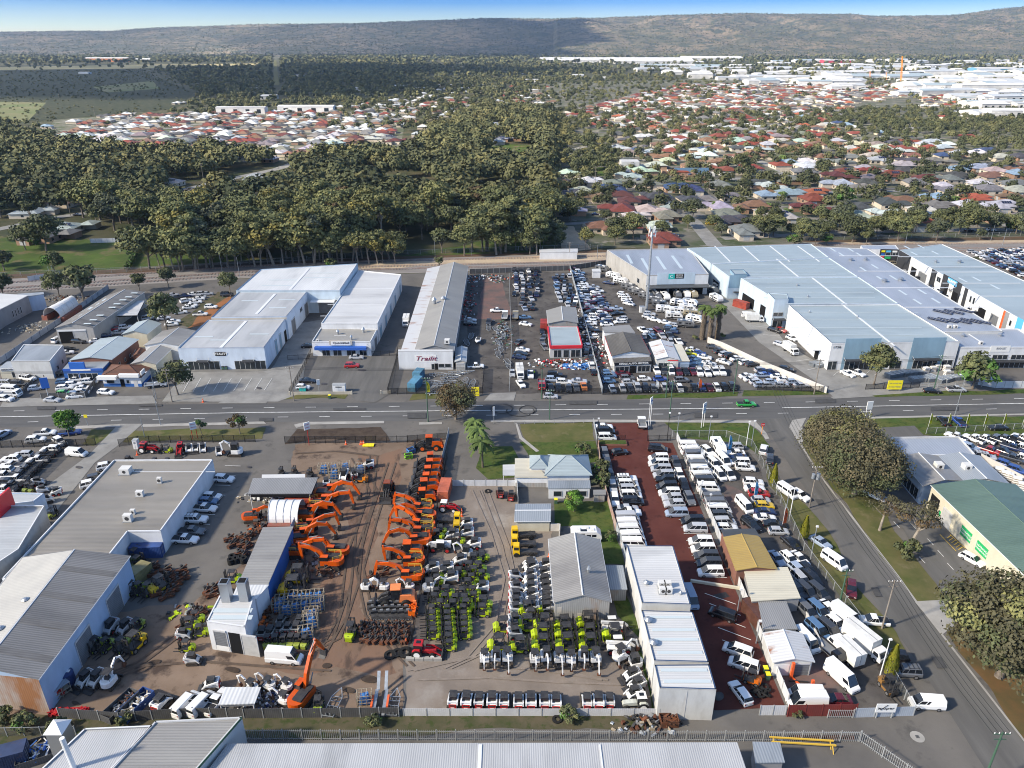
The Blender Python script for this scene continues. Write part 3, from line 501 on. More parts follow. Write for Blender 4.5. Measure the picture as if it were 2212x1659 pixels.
def car_parts(L,W,top,gb,gr,zr,sill=.22,wr=.33,wx=None,glass=True,win=None,lod=0):
 """top: (x,z) deck line rear to front; gb/gr: glasshouse base / roof x range; zr roof height; win: side window band for vans"""
 hw=W/2;body=MB();rings=[]
 for i,(x,z) in enumerate(top):
  e=.90 if i in(0,len(top)-1) else(.97 if i in(1,len(top)-2) else 1.0)
  rings.append([(x,-hw*e*.92,sill),(x,-hw*e,sill+.22),(x,-hw*e,z-.16),(x,-hw*e*.90,z),(x,hw*e*.90,z),(x,hw*e,z-.16),(x,hw*e,sill+.22),(x,hw*e*.92,sill)])
 body.loft(rings,_J)
 zb=np.interp([gb[0],gb[1]],[p[0] for p in top],[p[1] for p in top]);g=MB();a,b=hw*.90,hw*.74
 body.loft([[(gr[0],-b,zr-.03),(gr[0]+.05,-b*.9,zr+.02),(gr[0]+.05,b*.9,zr+.02),(gr[0],b,zr-.03)],[((gr[0]+gr[1])/2,-b*1.02,zr),((gr[0]+gr[1])/2,-b*.9,zr+.06),((gr[0]+gr[1])/2,b*.9,zr+.06),((gr[0]+gr[1])/2,b*1.02,zr)],[(gr[1],-b,zr-.03),(gr[1]-.05,-b*.9,zr+.02),(gr[1]-.05,b*.9,zr+.02),(gr[1],b,zr-.03)]],_J)
 lo=[(gb[0],-a,zb[0]-.02),(gb[1],-a,zb[1]-.02),(gb[1],a,zb[1]-.02),(gb[0],a,zb[0]-.02)];hi=[(gr[0],-b,zr-.03),(gr[1],-b,zr-.03),(gr[1],b,zr-.03),(gr[0],b,zr-.03)]
 g.add(lo+hi,[(0,1,5,4),(1,2,6,5),(2,3,7,6),(3,0,4,7)],_W)
 for f in((.0,.03),(.36,.395),(.70,.735),(.97,1.0)) if L>3.6 else((0,.05),(.95,1)):
  for s in(-1,1):
   q=[]
   for t in f:
    q.append((Vector((gb[0]+(gb[1]-gb[0])*t,s*(a+.012),zb[0]+(zb[1]-zb[0])*t-.02)),Vector((gr[0]+(gr[1]-gr[0])*t,s*(b+.012),zr-.02))))
   body.add([q[0][0],q[1][0],q[1][1],q[0][1]],[(0,1,2,3)],_J)
 if win is not None:
  for s in(-1,1):
   def at(t,h):return Vector((gb[0]+(gb[1]-gb[0])*t,s*(a+.014),zb[0]+(zb[1]-zb[0])*t)).lerp(Vector((gr[0]+(gr[1]-gr[0])*t,s*(b+.014),zr-.02)),h)
   body.add([at(0,-.02),at(1,-.02),at(1,win[0]),at(0,win[0])],[(0,1,2,3)],_J);body.add([at(0,win[1]),at(1,win[1]),at(1,1),at(0,1)],[(0,1,2,3)],_J)
   if len(win)>2:body.add([at(0,win[0]),at(win[2],win[0]),at(win[2],win[1]),at(0,win[1])],[(0,1,2,3)],_J)
  for x0,x1,hh in((gb[0],gr[0],(win[0],win[1])),):
   body.add([Vector((gb[0]-.014,-a,zb[0])),Vector((gb[0]-.014,a,zb[0])),Vector((gb[0]-.014,a,zb[0])).lerp(Vector((gr[0]-.014,b,zr)),win[0]),Vector((gb[0]-.014,-a,zb[0])).lerp(Vector((gr[0]-.014,-b,zr)),win[0])],[(0,1,2,3)],_J)
   body.add([Vector((gb[0]-.014,-a,zb[0])).lerp(Vector((gr[0]-.014,-b,zr)),win[1]),Vector((gb[0]-.014,a,zb[0])).lerp(Vector((gr[0]-.014,b,zr)),win[1]),Vector((gr[0]-.014,b,zr)),Vector((gr[0]-.014,-b,zr))],[(0,1,2,3)],_J)
 wx=wx or(-L*.295,L*.30);zf,zbk=top[-1][1],top[0][1]
 parts=[]
 if lod:
  g2=body
  g2.add(g.v,[tuple(f) for f in g.f],_W)
  for x in wx:
   for s in(-1,1):body.tube([(x,s*(hw-.2),wr),(x,s*(hw+.01),wr)],wr,'tyre',8)
  for s in(-1,1):
   body.box((L/2-.02,s*hw*.66,zf-.1),(.1,.3,.14),_ak);body.box((-L/2+.02,s*hw*.7,zbk-.16),(.1,.24,.16),_bb)
  return body
 parts=[('body',body,1),(_ab,g,1)]
 tw=MB().wheel((0,0,0),wr,.22,'tyre');rw=MB().wheel((0,0,0),wr*.6,.25,'rim',None,10);tm,rm=tw.mesh(_p),rw.mesh('rim')
 out=[('body',body.mesh('body')),(_ab,g.mesh(_ab))]
 for x in wx:
  for s in(-1,1):out.append((_p,tm,1,(x,s*(hw-.1),wr),[('rim',rm)]))
 hm=MB().box((0,0,0),(.14,.34,.13),_ak).mesh(_ak);lm=MB().box((0,0,0),(.1,.2,.26),_bb).mesh(_bb)
 for s in(-1,1):out+=[(_ak,hm,1,(L/2-.06,s*hw*.64,zf-.1)),(_bb,lm,1,(-L/2+.03,s*hw*.76,zbk-.17))]
 gm=MB().box((0,0,0),(.06,W*.42,.14),'trim').mesh(_by);pm=MB().box((0,0,0),(.03,.4,.12),'plate').mesh('number_plate')
 out+=[(_by,gm,1,(L/2,0,zf-.17)),('number_plate',pm,1,(-L/2-.01,0,.55))]
 return out
SPEC=dict(sedan=dict(L=4.7,W=1.8,top=[(-2.35,.78),(-2.2,.98),(-1.55,1.02),(.8,.98),(1.9,.86),(2.25,.74),(2.35,.62)],gb=(-1.75,1.0),gr=(-1.0,.25),zr=1.43),hatch=dict(L=4.15,W=1.74,top=[(-2.07,.85),(-1.98,1.02),(-1.5,1.02),(.8,.99),(1.7,.88),(2.0,.76),(2.07,.64)],gb=(-2.0,1.05),gr=(-1.55,.3),zr=1.5),wagon=dict(L=4.75,W=1.8,top=[(-2.37,.85),(-2.25,1.0),(-1.5,1.02),(.9,.98),(1.95,.86),(2.28,.74),(2.37,.62)],gb=(-2.25,1.1),gr=(-1.9,.3),zr=1.48),suv=dict(L=4.65,W=1.88,top=[(-2.32,.95),(-2.22,1.12),(-1.5,1.13),(.8,1.12),(1.85,1.04),(2.22,.92),(2.32,.72)],gb=(-2.22,1.05),gr=(-1.8,.3),zr=1.72,sill=.3,wr=.37),fourwd=dict(L=4.9,W=1.9,top=[(-2.45,1.05),(-2.4,1.2),(-1.5,1.22),(.8,1.2),(2.2,1.12),(2.4,1.0),(2.45,.8)],gb=(-2.38,1.0),gr=(-2.2,.5),zr=1.9,sill=.4,wr=.42),minivan=dict(L=4.9,W=1.86,top=[(-2.45,.95),(-2.38,1.1),(-1.5,1.12),(1.1,1.08),(1.95,.98),(2.3,.84),(2.45,.66)],gb=(-2.36,1.75),gr=(-2.15,.75),zr=1.86,sill=.24),van=dict(L=5.2,W=1.9,top=[(-2.6,1.15),(-2.58,1.25),(-1.5,1.25),(1.5,1.22),(2.2,1.08),(2.5,.88),(2.6,.7)],gb=(-2.56,2.2),gr=(-2.5,1.45),zr=2.2,sill=.25,win=(.16,.66)),panelvan=dict(L=5.0,W=1.9,top=[(-2.5,1.1),(-2.48,1.2),(-1.5,1.2),(1.2,1.16),(2.05,1.02),(2.4,.85),(2.5,.68)],gb=(-2.46,1.9),gr=(-2.4,1.0),zr=1.98,sill=.25,win=(.12,.74,.6)),highvan=dict(L=5.9,W=2.0,top=[(-2.95,1.15),(-2.93,1.3),(-1.5,1.32),(1.6,1.3),(2.5,1.1),(2.85,.9),(2.95,.72)],gb=(-2.9,2.4),gr=(-2.85,1.45),zr=2.6,sill=.28,wr=.36,win=(.1,.55,.74)),ute=dict(L=5.3,W=1.88,top=[(-2.65,1.0),(-2.6,1.06),(-.75,1.06),(.9,1.1),(2.15,1.02),(2.55,.88),(2.65,.7)],gb=(-.75,1.25),gr=(-.55,.5),zr=1.76,sill=.36,wr=.39))
CARS={k:car_parts(**v) for k,v in SPEC.items()};CARLOD={k:car_parts(lod=1,**v).mesh('car') for k,v in SPEC.items()}
mb=MB();mb.box((-1.72,0,1.075),(1.7,1.5,.03),'trim');CARS['ute'].append(('tub_liner',mb.mesh('tub_liner')));CARLODMB={k:car_parts(lod=1,**v) for k,v in SPEC.items()}
mb=MB();[mb.box((x,0,2.02),(.05,1.35,.05),'trim') for x in(-1.7,-1.0,-.3)];[mb.box((-1,s*.62,2.05),(1.9,.05,.05),'trim') for s in(-1,1)];RACK=mb.mesh('roof_rack');CARS['fourwd'].append(('roof_rack',RACK))
def truck_tpl(L=6.6,box=True,boxh=2.3,boxl=4.6,tray=False):
 W=2.1;out=[];cab=MB();x1=L/2
 cab.loft([[(x,-W/2*e,.55),(x,-W/2*e,z),(x,W/2*e,z),(x,W/2*e,.55)] for x,e,z in((x1-1.75,.95,2.15),(x1-1.7,1,2.25),(x1-.55,.96,2.25),(x1-.1,.98,1.35),(x1,.94,1.2))],_J);out.append(('cab',cab.mesh('cab')))
 g=MB();g.add([(x1-.08,-.88,1.42),(x1-.08,.88,1.42),(x1-.5,.85,2.16),(x1-.5,-.85,2.16)],[(0,1,2,3)],_W)
 for s in(-1,1):g.add([(x1-1.5,s*1.055,1.4),(x1-.45,s*1.05,1.4),(x1-.68,s*1.045,2.1),(x1-1.5,s*1.055,2.1)],[(0,1,2,3)],_W)
 out.append((_ab,g.mesh(_ab)))
 ch=MB();ch.box((-.2,0,.62),(L-.6,1.0,.22),'trim');out.append((_bz,ch.mesh(_bz)))
 b=MB()
 if box:b.box((x1-1.85-boxl/2,0,.85+boxh/2),(boxl,2.2,boxh),'white_box');b.box((x1-1.85-boxl/2,0,.86+boxh),(boxl*.98,.1,.03),_bc);b.box((x1-1.85-boxl-.01,0,.9+boxh/2),(.03,.05,boxh*.9),'trim');out.append(('box_body',b.mesh('box_body')))
 else:
  b.box((x1-1.85-boxl/2,0,.95),(boxl,2.1,.12),_bc)
  for s in(-1,1):b.box((x1-1.85-boxl/2,s*1.03,1.15),(boxl,.05,.35),_J)
  b.box((x1-1.85-boxl,0,1.15),(.05,2.1,.35),_J);b.box((x1-1.88,0,1.5),(.06,2.0,1.0),_bc);out.append(('tray',b.mesh('tray')))
 tm=MB().wheel((0,0,0),.42,.3,'tyre','rim').mesh(_p)
 for x in(x1-1.0,-L/2+1.4):
  for s in(-1,1):out.append((_p,tm,1,(x,s*.9,.42)))
 hm=MB().box((0,0,0),(.08,.3,.16),_ak).mesh(_ak)
 for s in(-1,1):out.append((_ak,hm,1,(x1-.01,s*.75,.95)))
 out.append((_by,MB().box((0,0,0),(.05,1.0,.16),'trim').mesh(_by),1,(x1+.005,0,.95)))
 return out
CARS['boxtruck']=truck_tpl();CARS['bigboxtruck']=truck_tpl(8.0,True,2.6,6.0);CARS['flattruck']=truck_tpl(6.2,False,1,4.2);CARS['minitruck']=truck_tpl(4.6,False,1,2.6)
def caravan_tpl(L=6.2,m=_J):
 b=MB();W=2.35;b.prof([(-L/2,.55),(-L/2,2.3),(-L/2+.4,2.62),(L/2-1.1,2.62),(L/2-.1,1.7),(L/2,1.1),(L/2-.3,.55)],-W/2,W/2,m);out=[('body',b.mesh('body'))]
 g=MB()
 for s in(-1,1):
  for x in(-1.9,.4,1.5):g.box((x,s*(W/2+.005),1.75),(.9,.02,.55),_W)
  g.box((-.75,s*(W/2+.004),1.45),(.7,.02,1.75),_bc);g.box((0,s*(W/2+.004),.85),(L*.9,.02,.4),'trim')
 out.append((_ab,g.mesh(_ab)));h=MB()
 for x,y in((-1.6,0),(.2,.3),(1.2,-.3)):h.box((x,y,2.7),(.75,.7,.16),'white_box')
 h.box((-.6,-.5,2.65),(1.3,.7,.05),_W);out.append(('roof_vents',h.mesh('roof_vents')))
 tm=MB().wheel((0,0,0),.36,.22,'tyre','rim').mesh(_p)
 for x in(-.75,.15):
  for s in(-1,1):out.append((_p,tm,1,(x,s*1.0,.36)))
 d=MB();d.tube([(L/2-.3,.7,.5),(L/2+1.2,0,.5),(L/2-.3,-.7,.5)],.06,'trim',5);out.append(('drawbar',d.mesh('drawbar')));return out
CARS[_aF]=caravan_tpl();CARS[_aG]=caravan_tpl(6.4)
KINDW=dict(sedan='sedan',hatch='hatchback',wagon='station wagon',suv='SUV',fourwd='four wheel drive',minivan='people mover',van='minibus',panelvan='panel van',highvan='high roof van',ute='ute',boxtruck='box truck',bigboxtruck='large box truck',flattruck='tray truck',minitruck='tiny tray truck',caravan=_aF,campervan=_aG)
CATW=dict(sedan='car',hatch='car',wagon='car',suv='car',fourwd='car',minivan='minivan',van='van',panelvan='van',highvan='van',ute='ute',boxtruck=_bA,bigboxtruck=_bA,flattruck=_bA,minitruck=_bA,caravan=_aF,campervan=_aG)
NAMEW=dict(car='parked_car',minivan='parked_minivan',van='parked_van',ute='parked_ute',truck='parked_truck',caravan=_aF,campervan=_aG)
ABB=dict(S='sedan',H='hatch',W='wagon',V='suv',F='fourwd',M='minivan',B='van',P='panelvan',X='highvan',U='ute',T='boxtruck',G='bigboxtruck',L='flattruck',K='minitruck',C=_aF,A=_aG)
NCAR=[0]
LBL=set()
def uniq(l):
 assert l not in LBL,l
 LBL.add(l);return l
def cars(where,order,tile,head,spec,group,sort=None,hi=True,jit=4):
 """spec: 'Kc x y [head]; ...'; order: 'from the road' etc; listed by picture position"""
 it=[]
 for s in spec.split(';'):
  q=s.split()
  if not q:continue
  X,Y=T(tile,float(q[1]),float(q[2]));it.append((ABB[q[0][0]],q[0][1],X,Y,float(q[3]) if len(q)>3 else head))
 if sort=='x':it.sort(key=lambda i:i[2])
 elif sort=='y':it.sort(key=lambda i:i[3])
 for i,(k,c,X,Y,hd) in enumerate(it):
  col=CARCOL[c];v=R.uniform(.9,1.08);col=tuple(min(.82,a*v) for a in col)
  cnt=sum(1 for q in it if q[0]==k and q[1]==c)
  if len(it)==1 or cnt==1:l=f'{CW[c]} {KINDW[k]} {where}'
  else:l=f'{CW[c]} {KINDW[k]} {where}, {nth(i+1)} {order}'
  l=uniq(l);loc=P(X,Y,1.35 if k in('boxtruck','bigboxtruck',_aF,_aG,'highvan') else(1.0 if k in('van','minivan','fourwd','panelvan') else .75));loc.z=.04;rz=rad(hd+R.uniform(-jit,jit));NCAR[0]+=1
  if hi or k not in CARLOD:stamp(CARS[k],NAMEW[CATW[k]],l,CATW[k],loc,rz,group,col)
  else:thing1(NAMEW[CATW[k]],CARLOD[k],l,CATW[k],loc,rz,group,col)
U='from the road'
cars('along the left fence of the red yard',U,'b3',-90,'Wg 803 400; Wd 828 495; Wg 850 592; Ws 872 690; Ww 890 800',_bd)
cars('in the upper left of the red yard',U,'b3',0,'Fw 990 620; Mw 1003 662; Ms 1020 708; Mw 1030 757; Mk 1048 812; Ss 1003 878; Uw 1012 915',_bd)
cars('in the red yard above the white warehouse',U,'b3',0,'Bs 998 955; Bw 1008 1010; Bw 1024 1062; Bw 1040 1122; Bw 1056 1182','vans in the red paved yard')
cars('in the right rank of the red yard',U,'b3',180,'Mw 1267 437; Mw 1268 483; Ms 1290 532; Ms 1312 582; Vk 1328 628; Mk 1340 682; Mw 1362 737; Vs 1384 790; Vs 1402 842; Ml 1425 912; Mk 1562 978; Ms 1586 1045; Mw 1632 1156; Mw 1655 1222; Md 1682 1282; Md 1706 1345; Mw 1718 1420','people movers in the red paved yard')
cars('in the back column against the white dividing wall of the red yard',U,'b3',-88,'Vd 1415 485; Ww 1448 585; Vk 1488 682; Vg 1532 795',_bd)
cars('at the entrance of the red yard by the main road',U,'b3',0,'Sw 795 172; Mk 812 207; Mw 822 258','cars at the red yard entrance')
cars('reversing inside the gate of the red yard',U,'b3',12,'Mk 930 392 15; Mk 1262 358 -8','cars at the red yard entrance',sort='x') if False else None
cars('parked alone just inside the gate on the left of the red yard',U,'b3',15,'Hk 930 392',_bd)
cars('parked across the right side of the red yard gate',U,'b3',-8,'Mk 1262 358',_bd)
cars('on the red paving by the pavement',U,'b3',92,'Kw 1122 155','small trucks by the red yard')
cars('in the lower angled bays of the red yard',U,'c3',152,'Mk 1822 318; Mw 1955 632; Mw 2005 752; Ww 1975 1002 110','people movers in the red paved yard')
cars('half hidden behind the white warehouse in the red yard',U,'c3',-85,'Bl 1545 180','vans in the red paved yard')
cars('right of the white dividing wall',U,'b3',2,'Bw 1532 338; Bw 1552 380; Bg 1578 420; Bw 1596 465; Bg 1610 508; Bw 1632 548; Bw 1650 600; Bd 1674 645; Bw 1698 700','vans along the white dividing wall')
cars('below the gap right of the white wall',U,'b3',0,'Bg 1746 790; Bg 1770 835; Bw 1793 888; Md 1814 935; Ms 1838 990; Ww 1856 1045','vans along the white dividing wall')
cars('in the middle of the grey yard',U,'b3',-72,'Vw 1690 388; Aw 1782 345 -90; Bw 1822 455 -78; Mw 1742 487; Mw 1790 578; Mw 1865 572',_al)
cars('in the top fence group of the grey yard',U,'b3',178,'Vs 1915 348; Sw 1930 398; Sn 1952 438; Mw 1966 475; Vw 2016 528 -5',_al)
cars('in the middle fence rank of the grey yard',U,'b3',-4,'Vw 2086 655; Sw 2098 705; Vr 2135 752; Hs 2150 806; Hy 2182 852; Sn 2188 905; Sw 2188 960',_al)
cars('standing alone in the open part of the grey car yard',U,'b3',-78,'Bw 2008 850','vans in the grey car yard')
cars('with its rear door open above the yellow roofed shed',U,'b3',-70,'Fk 2066 1015',_al)
cars('in the grey yard by the orange flag',U,'b4',-6,'Sk 55 1232; Hs 92 1295; Sk 195 1395 -68',_al)
cars('in three columns beside the cream carport',U,'b4',-72,'Sl 75 1530; Ww 188 1535; Sw 272 1530; Vl 262 1640; Vk 345 1640',_al)
cars('in dark rows by the cream carport',U,'c4',-70,'Ms 285 25; Mk 385 22; Md 332 118; Md 440 128; Vd 262 125',_al)
cars('beside the concrete divider of the grey yard',U,'c4',-68,'Mg 335 290; Ma 438 288; Sw 527 278; Xw 678 340; Ma 430 455; Md 535 450; Vw 595 418; Sw 692 565',_al)
cars('behind the concrete divider next to the small white shed',U,'c4',-68,'Bw 335 550','vans in the grey car yard')
cars('at the lower end of the grey yard',U,'c4',-66,'Tw 672 640 112; Lk 520 640 -66; Gw 835 570 -64; Xw 642 855 -66','trucks in the grey car yard')
cars('behind the red steel fence at the bottom of the yard','from the top','c4',178,'Bw 330 1012; Xw 340 1068; Sm 590 1065','vans behind the red steel fence')
cars('parked on the grass verge of the side street',U,'b4',-62,'Bw 170 948; Ww 280 982; Sl 455 1388; Bw 575 1548',_be)
cars('on the verge beside the big spreading tree',U,'b4',-56,'Uw 928 988',_be)
cars('on the verge by the top corner of the grey yard fence',U,'b4',70,'Vd 15 668',_be)
cars('backed onto the verge at the top corner of the grey yard',U,'b3',65,'Vw 2175 370',_be)
cars('on the lower side street verge',U,'c4',170,'Vm 720 110 -115; Uw 908 385; Vk 1085 690 172; Fg 1185 815 172; Pw 1375 1085 178',_be)
cars('in the green roofed warehouse car park',U,'b4',-58,'Ww 1768 1538','cars by the green roofed warehouse')
cars('on the grass by the main road among the yellow flags',_c,'b4',88,'Uk 1515 345; Ub 1645 348; Sk 1990 400 176','cars among the yellow flags','x')
cars('in the right edge ute yard, front rank',_c,'b4',128,'Uw 1625 480; Uw 1775 498; Uw 1868 500; Ug 1958 500; Ug 2042 498; Uk 2130 505; Uw 2205 492','utes in the yard at the right edge','x')
cars('in the right edge ute yard, second rank',_c,'b4',-45,'Vl 1742 572; Ur 1915 598; Uk 2025 605; Un 2115 575; Uw 2185 575','utes in the yard at the right edge','x')
cars('in the right edge ute yard, lower ranks',U,'b4',-45,'Fs 1880 648 -20; Ud 2108 665; Uw 2185 662; Vb 2055 722; Vb 2150 770','utes in the yard at the right edge')
cars('under the street tree at the left edge',_c,'b1',200,'Vl 20 240 80; Uw 390 228 12; Ub 605 222 12; Vw 308 288 8; Vw 515 303 -40','utes by the street tree','x')
cars('in the left edge ute yard, right column',U,'b1',185,'Vw 435 370; Uk 388 412; Uw 325 462; Uk 272 505; Uk 222 548; Uk 178 588; Uw 142 628; Uk 100 682; Uw 35 718','utes in the fenced yard at the left edge')
cars('in the left edge ute yard, left column',U,'b1',185,'Ws 195 412; Vw 95 455; Uw 92 512; Vw 30 552; Uw 30 598; Vk 20 655','utes in the fenced yard at the left edge')
cars('with dark stripes on the concrete drive',U,'b1',-4,'Pw 660 395','vans by the long low office roof')
cars('half hidden behind the long low office roof',U,'b1',30,'Vw 925 515; Vd 838 615; Vw 785 668','cars by the long low office roof')
cars('in the bays beside the long low office roof',U,'b1',-5,'Vw 1935 625; Hw 1830 772; Ha 1797 815; Uw 1768 880; Fw 1690 968; Ug 1658 1078; Uw 1600 1148','cars by the long low office roof')
cars('by the bottom fence and tin shelter',_c,'c1',70,'Pw 1605 1092; Pw 1742 1090; Uw 1872 1080','vans by the bottom fence','x')
cars('with two roof panels in front of the old forklifts',U,'c2',-3,'Xw 242 682','vans in the machinery yard')
cars('driving along the far lanes of the main road',U,'a3',-2,'Ue 2025 1295',_bB)
cars('pulled up on the far kerb of the main road by the wreckers',U,'a3',-4,'Hs 335 1225',_bB)
cars('on the far kerb of the main road by the service yards',U,'a1',-4,'Ss 452 1255',_bB)
cars('on the grass by the yellow builders sign',_c,'a4',0,'Sk 1420 1398 -8; Us 1628 1388 -2',_bB,'x')
cars('in the front rank of the used car lot',_c,'a3',-88,'Hl 868 1165; Hs 955 1158; Hd 1022 1158; Vs 1085 1155; Vk 1156 1158; Hg 1224 1160; Hs 1320 1150; Hd 1382 1146; Hw 1450 1155; Sk 1575 1150; Sb 1640 1146; Sm 1706 1148; Hw 1770 1150; Hk 1836 1146; Hd 1902 1140','cars in the used car lot','x')
cars('in the middle of the used car lot',_c,'a3',4,'Ha 838 1094; Vg 995 1070; Hs 1010 1104; Hw 1142 1076; Hb 1280 1076; Vg 1465 1088; Sm 958 1030; Va 840 1050; Ha 830 1020','cars in the used car lot','x')
cars('facing the road by the tin workshop',_c,'a3',-88,'Vw 1248 1005; Vd 1312 1008; Bw 1370 1000; Um 1435 1012; Uk 1496 1012; Um 1560 1012; Fw 1620 1015; Fw 1684 1018; Uw 1750 1010; Fw 1815 1008','cars in the used car lot','x')
cars('along the white boundary wall',_c,'a3',-20,'Sw 1560 825; Sq 1540 850; Hb 1620 855; Sa 1572 900; Sw 1662 888; Sa 1600 928; Sa 1590 960; Sw 1722 965; Sw 1700 942; Sd 1740 800; Wd 1792 832 35; Ws 1842 858 30; Vk 1888 875 28; Sw 1940 898 30; Sw 1830 928 -40; Ww 2022 930 25; Wd 2076 948 20','cars along the white boundary wall','x')
cars('in the triangle beside the white boundary wall',_c,'a3',8,'Hs 2152 998; Sw 2030 1050; Sw 2070 1078; Hs 2112 1102; Hl 2150 1128; Sn 2180 1010; Sl 2160 1045; Sb 2190 1040','cars along the white boundary wall','x')
cars('at the narrow end of the boundary wall',_c,'a4',2,'Sn 28 1235; Sw 90 1275; Sw 148 1302; Hs 122 1350; Hl 218 1322; Ss 290 1352; Hl 25 1320; Hs 5 1350; Wk 158 1210 -25','cars along the white boundary wall','x')
cars('in front of the big pale blue warehouse',_c,'a4',-60,'Sw 690 1250; Uw 770 1245','cars by the pale blue warehouse','x')
cars('by the pale blue warehouse side door',_c,'a4',-50,'Vk 55 875; Sr 108 872; Ws 108 998; Tw 195 1040 -75; Hw 205 945 -60','cars by the pale blue warehouse','x')
cars('beside the rust red shipping container',_c,'a3',-6,'Pw 2045 525; Tw 2095 555','trucks by the pale blue warehouse','x')
cars('before the white office with blue awning',_c,'a2',0,'Ss 868 888; Vr 830 962; Sk 452 790 5; Sk 445 1092; Hw 405 1148','cars by the blue awning office','x')
cars('in the lane beside the long grey workshop',U,'a2',-88,'Tw 1297 580','trucks by the long grey workshop')
cars('in the trailer yard beside the long grey workshop',U,'a2',0,'Ss 1850 568; Sk 1850 597; Uw 2082 487 180; Ud 2010 585 -88; Lw 2150 540 90; Uw 1900 968 5','cars in the trailer yard')
cars('near the gate of the wreckers yard',U,'a3',-88,'Tw 68 1020; Uw 160 1035; Sw 75 1118 -70; Ss 2 1025','cars at the wreckers gate')
cars('beside the grey shed of the wreckers',U,'a3',-20,'Sw 118 602; Sa 112 545 5; Lt 30 540 90; Sw 92 825 -10; Sk 75 858 -10; Sn 62 888 -10; Sd 60 755 70','cars at the wreckers gate')
cars('behind the road fence of the wreckers',_c,'a3',0,'Vl 352 1082; Vw 450 1105; Ss 582 1094; Fk 372 1040; So 622 1140 -88; Sg 555 1150 -88; Sd 490 1155 -88; Lr 255 1130 -88; Sk 335 1150 -88; Sk 400 1150 -88','cars behind the wreckers fence','x')
cars('by the parts and service shop',_c,'a1',-5,'Fw 238 1068 -12; Fs 65 1112 0; Fk 170 1118; Hl 310 1155 15; Bw 95 1168; Vw 45 1250 -8; Fk 455 1030 25; Lw 90 1215 0','cars at the parts shop','x')
cars('on the forecourt of the bright blue fronted shop',_c,'a1',12,'Wa 555 1098 20; Sw 660 1080; Ww 632 1122; Ww 560 1152; Sw 718 1156; Vw 775 1100; Ha 655 1205; Sw 650 1222; He 552 1200; Hw 705 1190','cars at the blue fronted shop','x')
cars('by the red tiled house',_c,'a1',-8,'Ww 915 1190 -10; Lw 1345 1130 20','cars at the blue fronted shop','x')
cars('in the alley beside the long grey shed',_c,'a1',25,'Vk 680 752 -6; Sk 580 820; Vw 1082 632 30; Ss 1020 675 25; Sn 900 705 25; Sw 835 745 25; Sw 570 850; Fs 1285 548; Fw 500 735 80; Sr 1020 640','cars in the alley by the grey shed','x')
cars('in the block of cars by the railway trees',U,'a1',18,'Sw 1672 345; Sn 1600 358; Vs 1745 343; Ss 1790 340; Hs 1735 368; Sw 1715 385; Vw 1608 402 45; Sw 1690 412; Sw 1650 442; Sw 1630 458; Sd 1530 372; Ss 1490 352; Sw 1500 580; Ss 1415 552; Sw 1480 605; Sw 1560 500','cars by the railway trees')
cars('beside the red earth strip by the white factory',U,'a1',5,'Vw 1822 455; Uw 1730 518; Fd 1960 345','cars by the red earth strip')
cars('in the alley of units',U,'a4',5,'Ft 1085 298; Lw 1195 372; Fd 1300 432; Vk 1445 510; Vw 1510 542; Vk 1535 562; Sw 1575 590; Fs 1655 602; Fw 1785 702; Fd 1835 735; Ld 2120 895; Fw 2175 935','cars in the alley of the units')
cars('in the shade of the service building doors',_c,'a3',-85,'Cw 1322 365; Cg 1425 350; Cw 1505 345; Ct 1562 345; Cg 1250 360','caravans by the service building','x')
cars('in the white caravan rows below the service building',U,'a3',-10,'Cg 1235 400; Cg 1280 432; Cw 1440 420 -30; Cw 1535 420 -30; Cw 1515 465; Cw 1315 475; Cw 1430 490; Ct 1555 510; Cw 1400 530; Cw 1580 560 -35; Cg 1500 600; Cw 1765 380 -70; Cd 1728 310 -70; Cw 1788 285 -70','caravans by the service building')
cars('along the concrete wall of the service building',_c,'a3',-38,'Cg 780 125; Cw 875 185; Cw 940 230; Cg 1010 280; Cg 1070 320; Cg 1160 360','caravans by the service building','x')
cars('on the road through the left woods',U,'d1',20,'Sw 1093 1245',_bf,hi=False)
cars('by the brown roofed house on the left',U,'d1',0,'Xw 565 1237; Pw 160 1515; Sw 245 1543; Fw 350 1370; Sk 500 1390',_bf,hi=False)
cars('outside the houses at the corner of the suburb',_c,'d2',0,'Sn 1648 1385; Uw 1700 1392; Sw 1785 1393; Hk 1940 1388; Sr 1350 1415; Sn 1980 1283; Sd 2160 1522',_bf,'x',hi=False)
cars('parked on the grass by the suburban street',U,'d3',0,'Xy 185 1440',_bf)
cars('on the street behind the railway at the right',_c,'d3',0,'Vk 1360 1465; Sw 2000 1487; Sk 1855 1490; Sw 2050 1015; Sw 1230 1008; Sd 1300 1232',_bf,'x',hi=False)
WRECK=[]
def wreck_rows(poly,row,col,hd,where,colours):
 xs=[T('a3',*p) for p in poly] if poly[0][0]>=0 else None
 q=[P(*p) for p in xs];x0,x1=min(v.x for v in q),max(v.x for v in q);y0,y1=min(v.y for v in q),max(v.y for v in q)
 pp=[(v.x,v.y) for v in q];Y=y1-row/2;rr=random.Random(len(WRECK)+3)
 while Y>y0:
  X=x0+col*rr.uniform(.3,.7)
  while X<x1:
   if inpoly(X,Y,pp) and rr.random()<.93:WRECK.append((X+rr.uniform(-.3,.3),Y+rr.uniform(-.3,.3),hd+rr.gauss(0,7)+(180 if rr.random()<.5 else 0),rr.choice(colours),rr.choice('SSHHVWUV'),where))
   X+=col
  Y-=row
cc='wwsskdglansdkk';cw='wwwslnkdsam'
wreck_rows([(20,140),(200,140),(250,300),(190,480),(60,480),(0,300)],5.6,2.9,90,'in the left wreckers block',cc)
